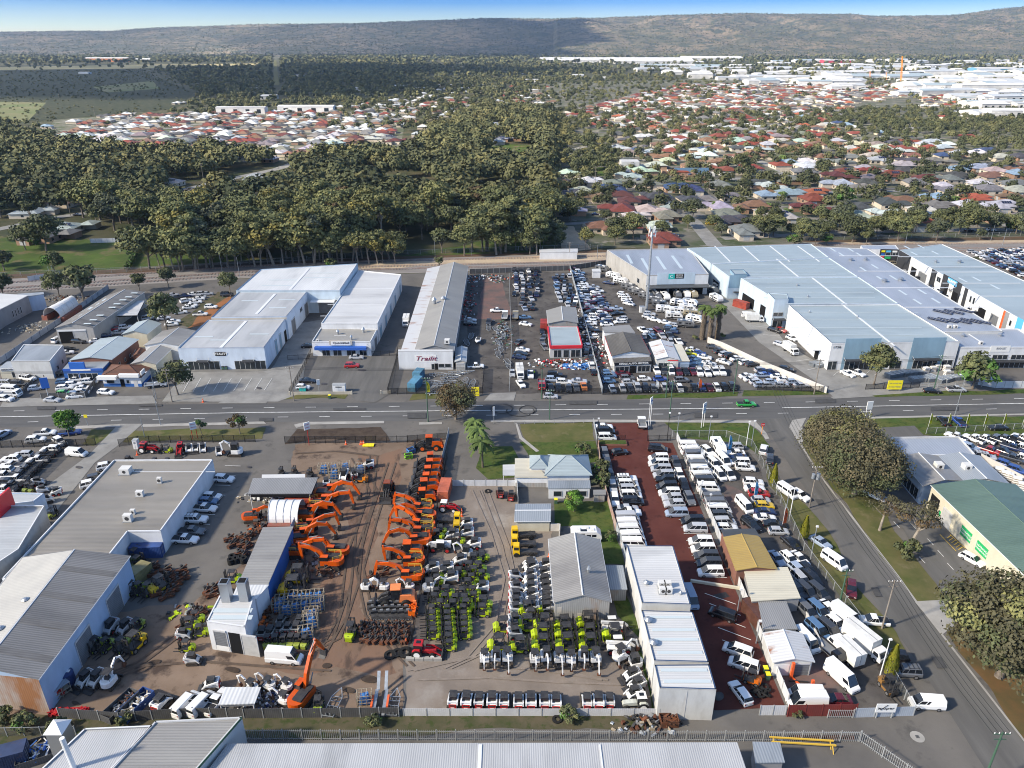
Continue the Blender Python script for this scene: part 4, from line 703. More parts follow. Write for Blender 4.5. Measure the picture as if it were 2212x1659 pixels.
wreck_rows([(365,160),(500,150),(560,460),(390,460)],5.6,2.8,90,'in the middle wreckers block',cc)
wreck_rows([(520,140),(600,140),(740,300),(900,470),(1000,600),(780,640),(640,640),(590,420)],2.9,5.4,8,'right of the wreckers fence',cw)
wreck_rows([(600,640),(760,650),(770,740),(640,740)],2.9,5.2,5,'left of the old tin workshop',cc)
wreck_rows([(745,200),(860,240),(1010,390),(1060,480),(950,440),(860,300)],3.0,5.2,150,'beside the wreckers track',cw)
wreck_rows([(1120,520),(1230,530),(1440,660),(1500,720),(1420,710),(1200,600)],3.0,5.2,155,'below the phone mast',cw+'y')
wreck_rows([(1070,660),(1330,650),(1500,790),(1180,760)],5.4,2.9,100,'behind the old tin workshops',cw)
wreck_rows([(640,780),(700,790),(730,1040),(670,1050)],5.4,3.0,90,'along the wreckers dividing fence','dkwsg')
wreck_rows([(240,660),(310,660),(300,880),(235,880)],5.0,2.9,90,'beside the red trimmed office','dkgk')
wreck_rows([(1955,205),(2400,180),(2400,400),(2150,395)],3.0,5.6,0,'x',cw) if False else None
q=[P(*T('a4',*p)) for p in((1680,210),(2300,175),(2300,470),(2215,470))];pp=[(v.x,v.y) for v in q]
Y=max(v.y for v in q)-1.5;rr=random.Random(5)
while Y>min(v.y for v in q):
 X=min(v.x for v in q)
 while X<max(v.x for v in q):
  if inpoly(X,Y,pp) and rr.random()<.95:WRECK.append((X+rr.uniform(-.4,.4),Y+rr.uniform(-.3,.3),rr.gauss(0,5),rr.choice(cw),rr.choice('SSHVWV'),'in the far right lot'))
  X+=5.6
 Y-=3.3
WRECK.sort(key=lambda w:w[1]);byw={};rest=MB()
for i,(X,Y,hd,c,k,where) in enumerate(WRECK):
 x,y=topx(Vector((X,Y,0)))
 if x>2225:continue
 byw.setdefault(where,[]).append((x,y,X,Y,hd,c,k))
NW=0
for where,L_ in byw.items():
 L_.sort(key=lambda t:(round(t[1]/6),t[0]))
 for i,(x,y,X,Y,hd,c,k) in enumerate(L_):
  col=CARCOL[c];kk=ABB[k]
  thing1(NAMEW[CATW[kk]],CARLOD[kk],uniq(f'{CW[c]} {KINDW[kk]} {where}, {nth(i+1)} by rows from the railway'),CATW[kk],(X,Y,.03),rad(hd),'packed cars '+where,col,scale=(1,1,R.uniform(.86,1)));NW+=1
print('cars',NCAR[0],'wreck',NW)
mat(_i,None,.4,objcol=True,c2=(.78,.76,.74),scale=.8,contrast=(.5,.7));mat(_b,(.022,.022,.024),.55,(.05,.047,.045),1.5,4);mat(_am,(.016,.018,.021),.15);mat(_r,(.16,.06,.03),.85,(.07,.045,.035),1.2,5)
mat(_at,(.62,.40,.05),.5);mat('track_rubber',(.035,.032,.03),.9,(.07,.055,.045),2,4);mat(_P,(.42,.018,.018),.35);mat(_g,(.74,.74,.73),.4);mat('lime_paint',(.42,.55,.01),.4);mat('orange_rim',(.62,.10,.01),.5);mat(_an,(.02,.13,.42),.35,(.10,.25,.5),3,3);mat(_x,(.40,.34,.25),.8,(.25,.2,.14),2,4);mat(_bg,(.72,.13,.006),.4);mat(_s,(.30,.31,.32),.5,(.2,.2,.2),1,4,metal=.3)
mat(_o,(.42,.45,.48),.45,(.3,.33,.36),1.5,4,metal=.5)
def track(L,W,h):
 mb=MB();n=7;pr=[]
 for k in range(n+1):a=math.pi/2+math.pi*k/n;pr.append((-L/2+h/2+math.cos(a)*h/2,h/2+math.sin(a)*h/2))
 for k in range(n+1):a=-math.pi/2+math.pi*k/n;pr.append((L/2-h/2+math.cos(a)*h/2,h/2+math.sin(a)*h/2))
 mb.prof(pr[::-1],-W/2,W/2,'track_rubber');return mb
def bent(mb,pts,w,th,m):
 """box section arm along xz points"""
 for i in range(len(pts)-1):
  p,q=Vector((pts[i][0],0,pts[i][1])),Vector((pts[i+1][0],0,pts[i+1][1]));d=(q-p).normalized();n=Vector((-d.z,0,d.x));a,b=th[i]/2,th[i+1]/2;e=d*.08
  vs=[v+Vector((0,s*w/2,0)) for s in(-1,1) for v in(p-e-n*a,q+e-n*b,q+e+n*b,p-e+n*a)]
  mb.add(vs,[(0,1,2,3),(7,6,5,4),(0,4,5,1),(1,5,6,2),(2,6,7,3),(3,7,4,0)],m)
def excavator(rails=True,s=1.0,boom=((.7,1.7),(1.9,3.2),(3.9,4.1),(6.3,4.2)),arm=((6.2,4.35),(6.8,1.4)),hood=_b,bucket=True):
 out=[];tm=track(4.3,.6,.95).mesh(_aH)
 for y in(-1.15,1.15):out.append((_aH,tm,1,(0,y,0)))
 u=MB();u.box((0,0,.6),(2.6,1.9,.45),_b);u.tube([(0,0,.8),(0,0,1.1)],.9,_b,12);out.append(('undercarriage',u.mesh('undercarriage')))
 b=MB();pr=[]
 for k in range(9):a=math.pi/2+math.pi*k/8;pr.append((-1.7+math.cos(a)*1.15,math.sin(a)*1.33))
 b.prism([(1.5,-1.33),(1.5,1.33)]+pr,1.1,2.15,_i);b.box((-.9,-.35,2.28),(2.2,1.5,.28),hood);b.box((.75,-.75,2.25),(1.1,.9,.2),_b)
 out.append(('body',b.mesh('body')));c=MB();c.box((.75,.82,2.15),(1.7,.98,1.75),_am,taper=.92);c.box((.70,.82,3.05),(1.5,.9,.07),_i);out.append(('cab',c.mesh('cab')))
 if rails:
  r=MB()
  for z in(2.75,3.1):r.tube([(.4,-1.25,z),(-1.9,-1.25,z),(-2.3,-.6,z),(-2.3,.6,z),(-1.0,1.2,z)],.05,_at,4)
  for p in((.4,-1.25),(-.8,-1.25),(-1.9,-1.25),(-2.3,-.6),(-2.3,.6),(-1.0,1.2)):r.tube([(p[0],p[1],2.1),(p[0],p[1],3.1)],.05,_at,4)
  out.append(('handrail',r.mesh('handrail')))
 bm=MB();bent(bm,boom,.5,(.55,.85,.75,.4),_i);bm.tube([(1.2,-.35,1.5),(2.5,-.35,3.6)],.1,_s,6);bm.tube([(1.2,.35,1.5),(2.5,.35,3.6)],.1,_s,6);bm.tube([(boom[2][0],0,boom[2][1]+.45),(boom[-1][0]-.3,0,boom[-1][1]+.6)],.09,_s,6)
 am=MB();p,q=arm;d=Vector((q[0]-p[0],0,q[1]-p[1]));bent(am,((p[0]-d.x*.12,p[1]-d.z*.12),(p[0]+d.x*.3,p[1]+d.z*.3),q),.4,(.3,.62,.3),_i)
 out+=[('boom',bm.mesh('boom')),('arm',am.mesh('arm'))]
 if bucket:k=MB();x,z=q;k.prof([(x+.15,z+.2),(x+.35,z-.5),(x-.1,z-1.0),(x-.9,z-1.05),(x-.45,z-.75),(x-.3,z+.1)],-.55,.55,_b);out.append((_U,k.mesh(_U)))
 return out
EXC=[excavator(True),excavator(False,boom=((.7,1.7),(1.8,3.5),(3.5,4.3),(5.6,3.7)),arm=((5.5,3.9),(6.9,1.2))),excavator(True,boom=((.7,1.7),(1.7,3.4),(3.4,4.5),(5.6,4.9)),arm=((5.5,5.0),(5.2,1.7)))]
EXUP=excavator(False,boom=((.7,1.7),(1.6,4.3),(3.0,6.4),(4.8,7.9)),arm=((4.6,7.9),(6.2,4.6)))
def mini_exc(canopy=True,boom=((.5,.9),(1.0,2.2),(1.7,2.7),(2.5,2.2)),arm=((2.4,2.3),(2.2,.9))):
 out=[];tm=track(2.0,.32,.48).mesh(_aH)
 for y in(-.6,.6):out.append((_aH,tm,1,(0,y,0)))
 b=MB();pr=[]
 for k in range(7):a=math.pi/2+math.pi*k/6;pr.append((-.5+math.cos(a)*.62,math.sin(a)*.72))
 b.prism([(.6,-.7),(.6,.7)]+pr,.55,1.25,_i);b.box((0,0,.42),(.9,.9,.3),_b);out.append(('body',b.mesh('body')))
 c=MB()
 if canopy:
  c.box((0,0,2.28),(1.15,1.1,.09),_b)
  for x,y in((.5,.5),(.5,-.5),(-.5,.5),(-.5,-.5)):c.tube([(x,y,1.2),(x,y,2.25)],.04,_b,4)
  c.box((-.15,0,1.45),(.5,.5,.5),_b);out.append(('canopy',c.mesh('canopy')))
 else:c.box((.05,.1,1.75),(1.15,1.0,1.05),_am,taper=.92);c.box((.05,.1,2.31),(1.1,.96,.06),_b);out.append(('cab',c.mesh('cab')))
 m=MB();bent(m,boom,.17,(.22,.28,.25,.16),_i);a=MB();bent(a,arm,.14,(.22,.14),_i);out+=[('boom',m.mesh('boom')),('arm',a.mesh('arm'))]
 x,z=arm[1];k=MB();k.prof([(x+.05,z+.05),(x+.1,z-.3),(x-.1,z-.5),(x-.4,z-.5),(x-.15,z)],-.22,.22,_r);out.append((_U,k.mesh(_U)))
 bl=MB();bl.box((1.35,0,.28),(.1,1.5,.4),_b);bl.tube([(.7,.4,.3),(1.3,.4,.3)],.05,_b,4);bl.tube([(.7,-.4,.3),(1.3,-.4,.3)],.05,_b,4);out.append(('blade',bl.mesh('blade')))
 return out
MINI=[mini_exc(),mini_exc(False),mini_exc(True,arm=((2.4,2.3),(2.9,.9)))]
def skid(tracks=False,bucket=True,redtail=True,rim=_P):
 out=[]
 b=MB();b.prof([(-1.25,.35),(-1.3,1.25),(-.9,1.45),(.2,1.2),(1.0,.75),(1.0,.35)],-.5,.5,_i);out.append(('body',b.mesh('body')))
 t=MB();t.box((-1.32,0,.9),(.1,1.0,.75),_P if redtail else _i);t.box((-1.385,0,1.12),(.02,.7,.2),_b);t.box((-1.39,0,.75),(.02,.5,.14),_g);out.append(('tailgate',t.mesh('tailgate')))
 c=MB();c.prof([(-.75,1.2),(-.7,2.05),(.35,2.05),(.6,1.0)],-.48,.48,_am);out.append(('cab',c.mesh('cab')));c2=MB();c2.prof([(-.78,2.04),(-.74,2.1),(.42,2.1),(.44,2.04)],-.5,.5,_b);out.append((_aI,c2.mesh(_aI)))
 am=MB()
 for s in(-1,1):am.prof([(-1.35,1.2),(-1.3,1.65),(-1.0,1.72),(.75,1.18),(1.35,.5),(1.2,.4),(.6,1.0),(-1.0,1.45),(-1.1,1.1)],s*.62-.09,s*.62+.09,_i)
 am.box((-1.22,0,1.62),(.14,1.3,.14),_i);out.append((_bC,am.mesh(_bC)))
 if tracks:
  tm=track(2.0,.36,.62).mesh(_aH)
  for s in(-1,1):out.append((_aH,tm,1,(0,s*.68,0)))
 else:
  tm=MB().wheel((0,0,0),.40,.28,'tyre',rim).mesh(_p)
  for x in(-.62,.5):
   for s in(-1,1):out.append((_p,tm,1,(x,s*.68,.40)))
 if bucket:k=MB();k.prof([(1.3,.1),(1.3,.65),(1.45,.65),(1.5,.2),(2.05,.12),(2.05,.05)],-.85,.85,_b);out.append((_U,k.mesh(_U)))
 return out
SKID=[skid(),skid(True),skid(False,False),skid(True,False,True)]
def forklift(big=1.0):
 out=[];b=MB();b.prof([(-1.15,.25),(-1.3,.6),(-1.2,1.05),(-.55,1.12),(-.5,.75),(.85,.7),(.95,.3)],-.52,.52,_b);b.box((.1,0,.42),(1.7,1.1,.3),_i);out.append(('body',b.mesh('body')))
 cw=MB();cw.loft([[(-1.33,-.4,.3),(-1.33,.4,.3),(-1.4,.42,1.02),(-1.4,-.42,1.02)],[(-1.0,-.58,.3),(-1.0,.58,.3),(-1.0,.58,1.2),(-1.0,-.58,1.2)],[(-.5,-.54,.3),(-.5,.54,.3),(-.5,.54,1.12),(-.5,-.54,1.12)]],_i);cw.box((-1.15,0,1.1),(.12,.2,.06),_b);out.append(('counterweight',cw.mesh('counterweight')))
 g=MB()
 for x,y in((-.7,.45),(-.7,-.45),(.6,.45),(.6,-.45)):g.tube([(x,y,.8),(x*.8,y,2.12)],.05,_b,4)
 for y in(-.4,-.2,0,.2,.4):g.box((-.03,y,2.13),(1.15,.09,.05),_b)
 g.box((.0,0,2.16),(.95,.92,.03),_b);out.append(('overhead_guard',g.mesh('overhead_guard')));s=MB();s.box((-.35,0,1.12),(.5,.5,.18),'trim');s.box((-.58,0,1.4),(.12,.48,.5),'trim');out.append(('seat',s.mesh('seat')))
 m=MB()
 for y in(-.32,-.2,.2,.32):m.box((1.05,y,1.15),(.14,.08,2.1),_b)
 for z in(.5,1.2,2.1):m.box((1.05,0,z),(.1,.7,.1),_b)
 m.box((1.16,0,.75),(.06,.95,.5),_b);out.append(('mast',m.mesh('mast')));f=MB()
 for y in(-.3,.3):f.box((1.7,y,.1),(1.05,.12,.05),_b)
 out.append(('forks',f.mesh('forks')))
 tm=MB().wheel((0,0,0),.33,.25,'tyre','rim').mesh(_p)
 for x,y in((.62,.5),(.62,-.5),(-.8,.46),(-.8,-.46)):out.append((_p,tm,1,(x,y,.33)))
 return out
FORK=forklift()
def loader():
 out=[];b=MB();b.prof([(-3.2,1.0),(-3.1,2.0),(-2.6,2.25),(-.9,2.3),(-.7,1.0)],-.85,.85,_i);b.box((-1.9,0,2.3),(1.6,1.2,.12),_b);b.box((-3.1,0,1.05),(.5,2.2,.55),_i);out.append(('body',b.mesh('body')))
 c=MB();c.box((-.2,0,2.45),(1.5,1.45,1.7),_am,taper=.93);out.append(('cab',c.mesh('cab')));c=MB();c.box((-.2,0,3.36),(1.6,1.5,.14),_i);out.append((_aI,c.mesh(_aI)))
 f=MB();f.box((.8,0,1.1),(1.6,.9,.7),_b);f.box((-.3,0,.95),(1.8,1.0,.5),_b);out.append(('front_frame',f.mesh('front_frame')))
 a=MB()
 for s in(-1,1):a.prof([(.9,1.6),(1.0,2.2),(2.2,1.7),(3.0,.7),(2.85,.5),(2.0,1.25)],s*.5-.1,s*.5+.1,_b);
 a.prof([(.9,1.9),(1.0,2.3),(2.0,2.1),(2.9,1.2),(2.7,1.1),(1.9,1.8)],-.12,.12,_b);out.append((_bC,a.mesh(_bC)))
 k=MB();k.prof([(2.9,.3),(2.95,1.3),(3.2,1.4),(3.3,.5),(4.1,.2),(4.1,.1),(3.0,.08)],-1.35,1.35,_b);out.append((_U,k.mesh(_U)))
 tm=MB().wheel((0,0,0),.75,.6,'tyre','orange_rim',14).mesh(_p)
 for x in(1.35,-1.75):
  for s in(-1,1):out.append((_p,tm,1,(x,s*1.05,.75)))
 return out
LOADER=loader()
def tractor(cab=True,ldr=True,roof=_i):
 out=[];b=MB();b.prof([(-.6,.75),(-.6,1.3),(.4,1.35),(1.9,1.2),(2.05,.9),(2.0,.65)],-.36,.36,_i);b.box((.2,0,.65),(2.6,.5,.4),_b);out.append(('body',b.mesh('body')))
 if cab:c=MB();c.box((-.75,0,1.85),(1.3,1.3,1.15),_am,taper=.95);out.append(('cab',c.mesh('cab')))
 else:c=MB();[c.tube([(x,y,1.1),(x,y,2.4)],.04,_b,4) for x,y in((-1.3,.5),(-1.3,-.5),(-.3,.5),(-.3,-.5))];c.box((-.8,0,1.3),(.5,.5,.4),'trim');out.append(('canopy_frame',c.mesh('canopy_frame')))
 r=MB();r.loft([[(-1.5,-.7,2.42),(-1.5,.7,2.42),(-1.4,.6,2.6),(-1.4,-.6,2.6)],[(0,-.7,2.42),(0,.7,2.42),(-.1,.6,2.6),(-.1,-.6,2.6)]],roof);r.box((-.75,0,2.61),(.7,.6,.03),_am if cab else roof);out.append(('roof',r.mesh('roof')))
 for s in(-1,1):
  f=MB();f.prof([(-1.7,1.35),(-1.3,1.75),(-.5,1.75),(-.3,1.3),(-.6,1.6),(-1.3,1.6)],s*.8-.22,s*.8+.22,_i);out.append(('mudguard',f.mesh('mudguard')))
 rw=MB().wheel((0,0,0),.85,.45,'tyre',_g,14).mesh(_p);fw=MB().wheel((0,0,0),.55,.35,'tyre',_g,12).mesh(_p)
 for s in(-1,1):out+=[(_p,rw,1,(-.95,s*.85,.85)),(_p,fw,1,(1.45,s*.75,.55))]
 if ldr:
  a=MB()
  for s in(-1,1):a.prof([(.2,1.4),(.3,1.75),(1.6,1.6),(2.9,.6),(2.75,.45),(1.5,1.35)],s*.55-.07,s*.55+.07,_i)
  out.append(('loader_arms',a.mesh('loader_arms')));k=MB();k.prof([(2.8,.1),(2.8,.8),(2.95,.85),(3.05,.25),(3.6,.15),(3.6,.05)],-.95,.95,_b);out.append((_U,k.mesh(_U)))
 return out
TRACTOR,TRACTOR2,TRACTOR3=tractor(),tractor(False,True,_g),tractor(True,False,_g)
def tele():
 out=[];b=MB();b.box((0,-.35,1.0),(3.8,1.1,.7),_i);b.box((.2,-.75,1.45),(1.5,.5,.5),_i);out.append(('body',b.mesh('body')));c=MB();c.box((-.1,.62,1.65),(1.5,.85,1.5),_am,taper=.94);out.append(('cab',c.mesh('cab')))
 c=MB();c.box((-.1,.62,2.43),(1.45,.84,.06),_i);out.append((_aI,c.mesh(_aI)))
 m=MB();bent(m,((-2.0,2.0),(1.9,1.6),(2.6,1.0)),.4,(.45,.42,.3),_i);out.append(('boom',m.mesh('boom')));f=MB();f.box((2.7,0,.7),(.1,1.1,.6),_b);[f.box((3.2,y,.35),(1.0,.12,.06),_b) for y in(-.35,.35)];out.append(('fork_carriage',f.mesh('fork_carriage')))
 tm=MB().wheel((0,0,0),.58,.42,'tyre',_P).mesh(_p)
 for x in(1.35,-1.35):
  for s in(-1,1):out.append((_p,tm,1,(x,s*.85,.58)))
 return out
TELE=tele()
def lifter():
 out=[];c=MB();c.box((-1.2,0,1.75),(1.3,1.5,1.5),_i,taper=.9);c.box((-1.2,0,2.55),(1.15,1.3,.12),_i);out.append(('cab',c.mesh('cab')));w_=MB();w_.box((-.53,0,1.95),(.04,1.2,.7),_W);[w_.box((-1.2,s*.73,1.95),(.9,.04,.65),_W) for s in(-1,1)];out.append((_ab,w_.mesh(_ab)))
 b=MB();b.box((1.2,0,.85),(3.6,1.3,.5),_b);b.box((-1.2,0,.85),(1.4,1.5,.5),_i);out.append((_bz,b.mesh(_bz)));tm=MB().wheel((0,0,0),.5,.35,'tyre').mesh(_p)
 for x in(-1.2,2.0):
  for s in(-1,1):out.append((_p,tm,1,(x,s*.75,.5)))
 return out
LIFT=lifter()
OR,WH,LI,RE,YE=(.66,.095,.004),(.78,.78,.77),(.42,.55,.012),(.42,.015,.02),(.72,.45,.01)
def machines(tpl,name,lab,cat,tile,head,spec,group,order,col,sc=1.0,zc=1.2,jit=5,sort=None):
 it=[]
 for s in spec.split(';'):
  q=s.split()
  if q:X,Y=T(tile,float(q[0]),float(q[1]));it.append((X,Y,float(q[2]) if len(q)>2 else head))
 if sort:it.sort(key=lambda i:i[0 if sort=='x' else 1])
 for i,(X,Y,hd) in enumerate(it):
  loc=P(X,Y,zc);loc.z=.03;l=uniq(lab if len(it)==1 else f'{lab}, {nth(i+1)} {order}');t=tpl[i%len(tpl)] if isinstance(tpl[0],list) else tpl
  v=R.uniform(.82,1.08);stamp(t,name,l,cat,loc,rad(hd+R.uniform(-jit,jit)),group,tuple(min(.8,a*v) for a in col),scale=sc*R.uniform(.92,1.06))
RD='from the road'
machines(EXC,_X,'orange excavator reaching left along the black fence',_X,'b2',180,'1432 862 176; 1440 935 172; 1430 1010 170; 1432 1068 178; 1395 1140 180; 1340 1318 176; 1330 1440 178','orange excavators along the black fence',RD,OR,zc=1.8,sc=1.0,jit=9)
machines([EXC[1],EXC[0]],_X,'orange excavator with its boom out to the right, beside the lane',_X,'b2',4,'615 750; 565 840; 445 930 8; 440 1045; 385 1130; 345 1235','orange excavators beside the long blue fence wall',RD,OR,zc=1.6,jit=10)
machines([EXC[1],EXC[2]],_X,'orange excavator facing left across the lane from its neighbours',_X,'b2',178,'690 1235; 635 1325','orange excavators beside the long blue fence wall',RD,OR,zc=1.6,sc=.95)
machines(EXC[1],_X,'small orange excavator left of the white igloo shelter',_X,'b2',8,'-30 935','orange excavators beside the long blue fence wall',RD,OR,zc=1.6,sc=.8)
machines(EXUP,_X,'big orange excavator with its boom raised, by the bottom fence',_X,'c2',70,'402 1005','orange excavators along the bottom fence',RD,OR,zc=1.9,sc=1.05,jit=0)
machines(LOADER,_bh,'orange wheel loader in the rank by the black fence',_bi,'b2',186,'1500 455; 1495 512; 1480 572; 1465 632; 1445 695; 1430 768','orange wheel loaders in rank',RD,OR,zc=1.6)
machines(LOADER,_bh,'orange wheel loader alone by the road gate',_bi,'b2',182,'1490 320',_bD,RD,OR,zc=1.6,sc=1.1)
machines(LOADER,_bh,'black fronted wheel loader facing the camera in the middle of the lane',_bi,'b2',-92,'1135 715',_bD,RD,(.25,.06,.02),zc=1.5)
machines(LOADER,_bh,'large faded orange wheel loader above the rows of buckets',_bi,'c2',182,'1200 175',_bD,RD,(.75,.22,.07),zc=1.8,sc=1.2)
machines(LOADER,_bh,'wheel loader half hidden between the orange excavator booms',_bi,'b2',186,'1300 1235',_bD,RD,OR,zc=1.6)
machines(MINI[0:1],_au,'white mini excavator near the faded orange loader',_av,'c2',0,'950 75; 1100 75 180; 1320 75 180','white mini excavators by the loader',_c,WH,zc=1.2)
machines(TRACTOR,_ao,'red tractor with a front bucket at the end of the black fence',_ao,'c2',-4,'1450 635','red tractors',RD,RE,zc=1.2,sc=1.05)
machines(TRACTOR2,_ao,'red tractor with a white canopy below the orange container',_ao,'b2',-3,'1655 865','red tractors',RD,RE,zc=1.1)
machines(TRACTOR,_ao,'red tractor at the front fence left of the lawn sign',_ao,'b1',0,'1275 360 0; 1555 365 -80','red tractors',_c,RE,zc=1.1)
machines(MINI[1],_au,'white excavator with its boom folded down at the front fence',_av,'b1',178,'2040 385','white excavators at the front fence',RD,WH,sc=1.5,zc=1.2)
machines(SKID,_y,'white skid steer loader at the front fence',_A,'b1',-75,'1632 360; 1690 355; 1752 358; 1890 385','skid steers at the front fence',_c,WH,zc=1.0)
machines(FORK,_e,'lime forklift between the two red tractors',_e,'b1',180,'1440 368','lime forklifts',RD,LI,zc=1.0)
machines([SKID[1]],_y,'red backed skid steer along the white bottom fence',_A,'c2',88,'1708 1058; 1822 1061; 1930 1061; 2040 1063; 2144 1065; 2268 1071; 2376 1068; 2492 1068; 2592 1073; 2858 1068; 2958 1068; 3054 1065','skid steers along the white bottom fence',_c,WH,zc=1.1,jit=2,sc=1.12)
machines(MINI,_au,'white mini excavator in the row with booms towards the camera',_av,'c2',-88,'1975 700; 2072 690; 2172 692; 2408 705; 2502 690; 2620 702; 2722 708; 2830 690; 2935 700','mini excavators in the front row',_c,WH,zc=1.15,sc=1.15)
machines(SKID,_y,'white skid steer in the column beside the white warehouse wall',_A,'c3',200,'1035 848; 1078 932; 1050 1005','skid steers by the white warehouse wall',RD,WH,zc=1.1,sc=1.12)
machines(TRACTOR3,_ao,'white roofed tractor in the corner of the bottom fence and the warehouse',_ao,'c3',185,'1070 1085','tractors',RD,(.6,.62,.55),zc=1.2)
machines([MINI[2],MINI[1]],_au,'white mini excavator in front of the warehouse wall',_av,'c3',0,'935 680 30; 1060 745 190','mini excavators by the warehouse wall',RD,WH,zc=1.1,sc=1.2)
machines(TELE,_bE,'white telehandler beside the lime forklifts',_bE,'c3',4,'870 425; 920 600','white telehandlers',RD,WH,zc=1.2)
machines(TELE,_bE,'white telehandler with red wheels near the yellow lifts',_bE,'b2',180,'1595 1200','white telehandlers',RD,WH,zc=1.2)
machines(FORK,_e,'large lime forklift in the top row below the grey shed',_e,'c3',4,'-70 440; 135 430; 285 420; 455 425; 655 405','large lime forklifts',_c,LI,zc=1.0,sc=1.45,jit=2)
machines(FORK,_e,'large lime forklift in the middle row below the grey shed',_e,'c3',4,'265 505; 470 505; 670 505; 885 515','large lime forklifts',_c,LI,zc=1.0,sc=1.5,jit=2)
machines(FORK,_e,'large lime forklift in the bottom row below the grey shed',_e,'c3',4,'-110 600; 70 610; 270 600; 478 595; 675 595','large lime forklifts',_c,LI,zc=1.0,sc=1.5,jit=2)
machines(FORK,_e,'lime forklift in the small group left of the grey shed front',_e,'c3',4,'135 285; 165 345; 300 290','lime forklifts by the grey shed',RD,LI,zc=1.0,sc=1.2)
machines([SKID[0],SKID[2]],_y,'skid steer in the left column beside the grey shed',_A,'b3',8,'35 1460; 45 1560; 45 1640; 40 1690; 40 1745; 35 1845; 30 1905; 35 1960','white skid steers beside the grey shed',RD,WH,zc=1.0,sc=1.1)
machines([SKID[0],SKID[3]],_y,'skid steer in the middle column beside the grey shed',_A,'b3',190,'150 1355; 160 1390; 150 1455; 155 1510; 155 1565; 160 1630; 165 1690; 160 1740','white skid steers beside the grey shed',RD,WH,zc=1.0,sc=1.1)
machines([SKID[3],SKID[0]],_y,'skid steer in the column touching the grey shed wall',_A,'b3',190,'285 1370; 270 1440; 275 1510; 285 1560; 290 1610; 290 1650; 290 1695; 295 1740','white skid steers beside the grey shed',RD,WH,zc=1.0,sc=1.1)
machines(LIFT,'boom_lift','yellow cabbed lift truck by the tin garden shed','lift truck','b3',0,'75 1085 5; 75 1160; 90 1230','yellow cabbed lifts',RD,YE,zc=1.5)
machines(LIFT,'boom_lift','yellow cabbed lift truck above the black fence line of white loaders','lift truck','b2',180,'1690 960; 1680 1045','yellow cabbed lifts',RD,YE,zc=1.5)
for ci,(cx,wh) in enumerate(((1520,'left'),(1650,'middle'),(1790,'right'))):
 n=(5,7,5)[ci]
 machines(FORK,_e,f'lime forklift in the {wh} column of the big block',_e,'c2',180,';'.join(f'{cx+ (k*3)} {300+k*50}' for k in range(n)),_bF,RD,LI,zc=1.0,sc=1.02,jit=4)
machines(FORK,_e,'lime forklift at the right edge of the big block',_e,'c2',180,'1960 245; 1955 305',_bF,RD,LI,zc=1.0,sc=1.2)
machines(FORK,_e,'lime forklift in the mixed upper rows of the big block',_e,'c2',180,'1540 200; 1630 205; 1720 215; 1800 215; 1880 190; 1590 265; 1700 265; 1815 262',_bF,_aw,LI,zc=1.0,sc=1.1)
machines([SKID[0],SKID[1],SKID[3]],_y,'white loader in the upper part of the big block',_A,'b2',185,'1820 1010; 1690 1110; 1820 1095; 1880 1190; 1520 1400; 1640 1400; 1760 1330; 1680 1480; 1950 1560','white loaders in the big block',_aw,WH,zc=1.0,sc=1.1)
machines([MINI[1],MINI[0]],_au,'white mini excavator in the upper part of the big block',_av,'b2',10,'1820 1255 170; 1500 1560','white mini excavators in the big block',RD,WH,zc=1.1,sc=1.2)
machines(FORK,_e,'lime forklift among the white loaders of the big block',_e,'b2',182,'1560 1120; 1590 1075; 1740 1160; 1880 1330; 1550 1465; 1830 1545; 1840 1400; 1920 1400; 1620 1450; 1750 1445; 1880 1440; 1560 1510; 1860 1500; 1950 1470; 1640 1610; 1780 1620; 1950 1300; 1560 1620; 1870 1610',_bF,_aw,LI,zc=1.0,sc=1.1)
machines(FORK,_e,'lime forklift parked alone facing away in the dirt lane',_e,'c2',88,'820 480','lime forklifts',RD,LI,zc=1.1,sc=1.45)
machines(FORK,_e,'worn lime forklift in the row behind the white high roof van',_e,'c2',88,'100 560; 170 560; 240 560; 305 555; 360 555; 425 560','worn forklifts behind the van',_c,(.30,.36,.05),zc=1.0)
machines(SKID,_y,'grey cabbed loader in the back row beside the white workshop',_A,'c2',88,'60 490; 130 480; 205 450; 280 445; 355 445; 220 380; 380 385','loaders beside the white workshop',_c,(.35,.35,.33),zc=1.0)
machines(FORK,_e,'big yellow reach forklift beside the blue fence wall',_e,'b2',2,'370 1470; 330 1590','big yellow forklifts',RD,YE,zc=1.3,sc=1.9)
machines(FORK,_e,'lime forklift beside the white workshop entrance',_e,'c1',185,'1690 360; 1725 475; 1610 605; 1640 420','lime forklifts by the workshop',RD,LI,zc=1.0,sc=1.1)
machines(SKID,_y,'white skid steer in front of the white workshop entrance',_A,'c1',0,'1590 500; 1665 715','skid steers by the workshop',RD,WH,zc=.9)
machines([SKID[1]],_y,'white and red tracked loader near the parked white vans',_A,'c1',190,'1820 930','skid steers by the vans',RD,WH,zc=1.0,sc=1.1)
machines([SKID[1]],_y,'white and red tracked loader right of the timber skip',_A,'c1',70,'1395 1090','skid steers by the skip',RD,WH,zc=1.0,sc=1.1)
machines(SKID,_y,'old white skid steer by the lower roller door',_A,'c1',250,'735 890; 835 890','skid steers by the blue wall',_c,(.6,.6,.58),zc=1.0,sc=1.1)
machines(SKID,_y,'skid steer in the group between the two roller doors',_A,'c1',250,'955 440; 1080 440','skid steers by the blue wall',_c,(.6,.6,.62),zc=1.0,sc=1.1)
machines(MINI[2],_au,'white mini excavator with a raised thin arm by the blue wall',_av,'c1',85,'945 905','mini excavators',RD,WH,zc=1.0,sc=1.35)
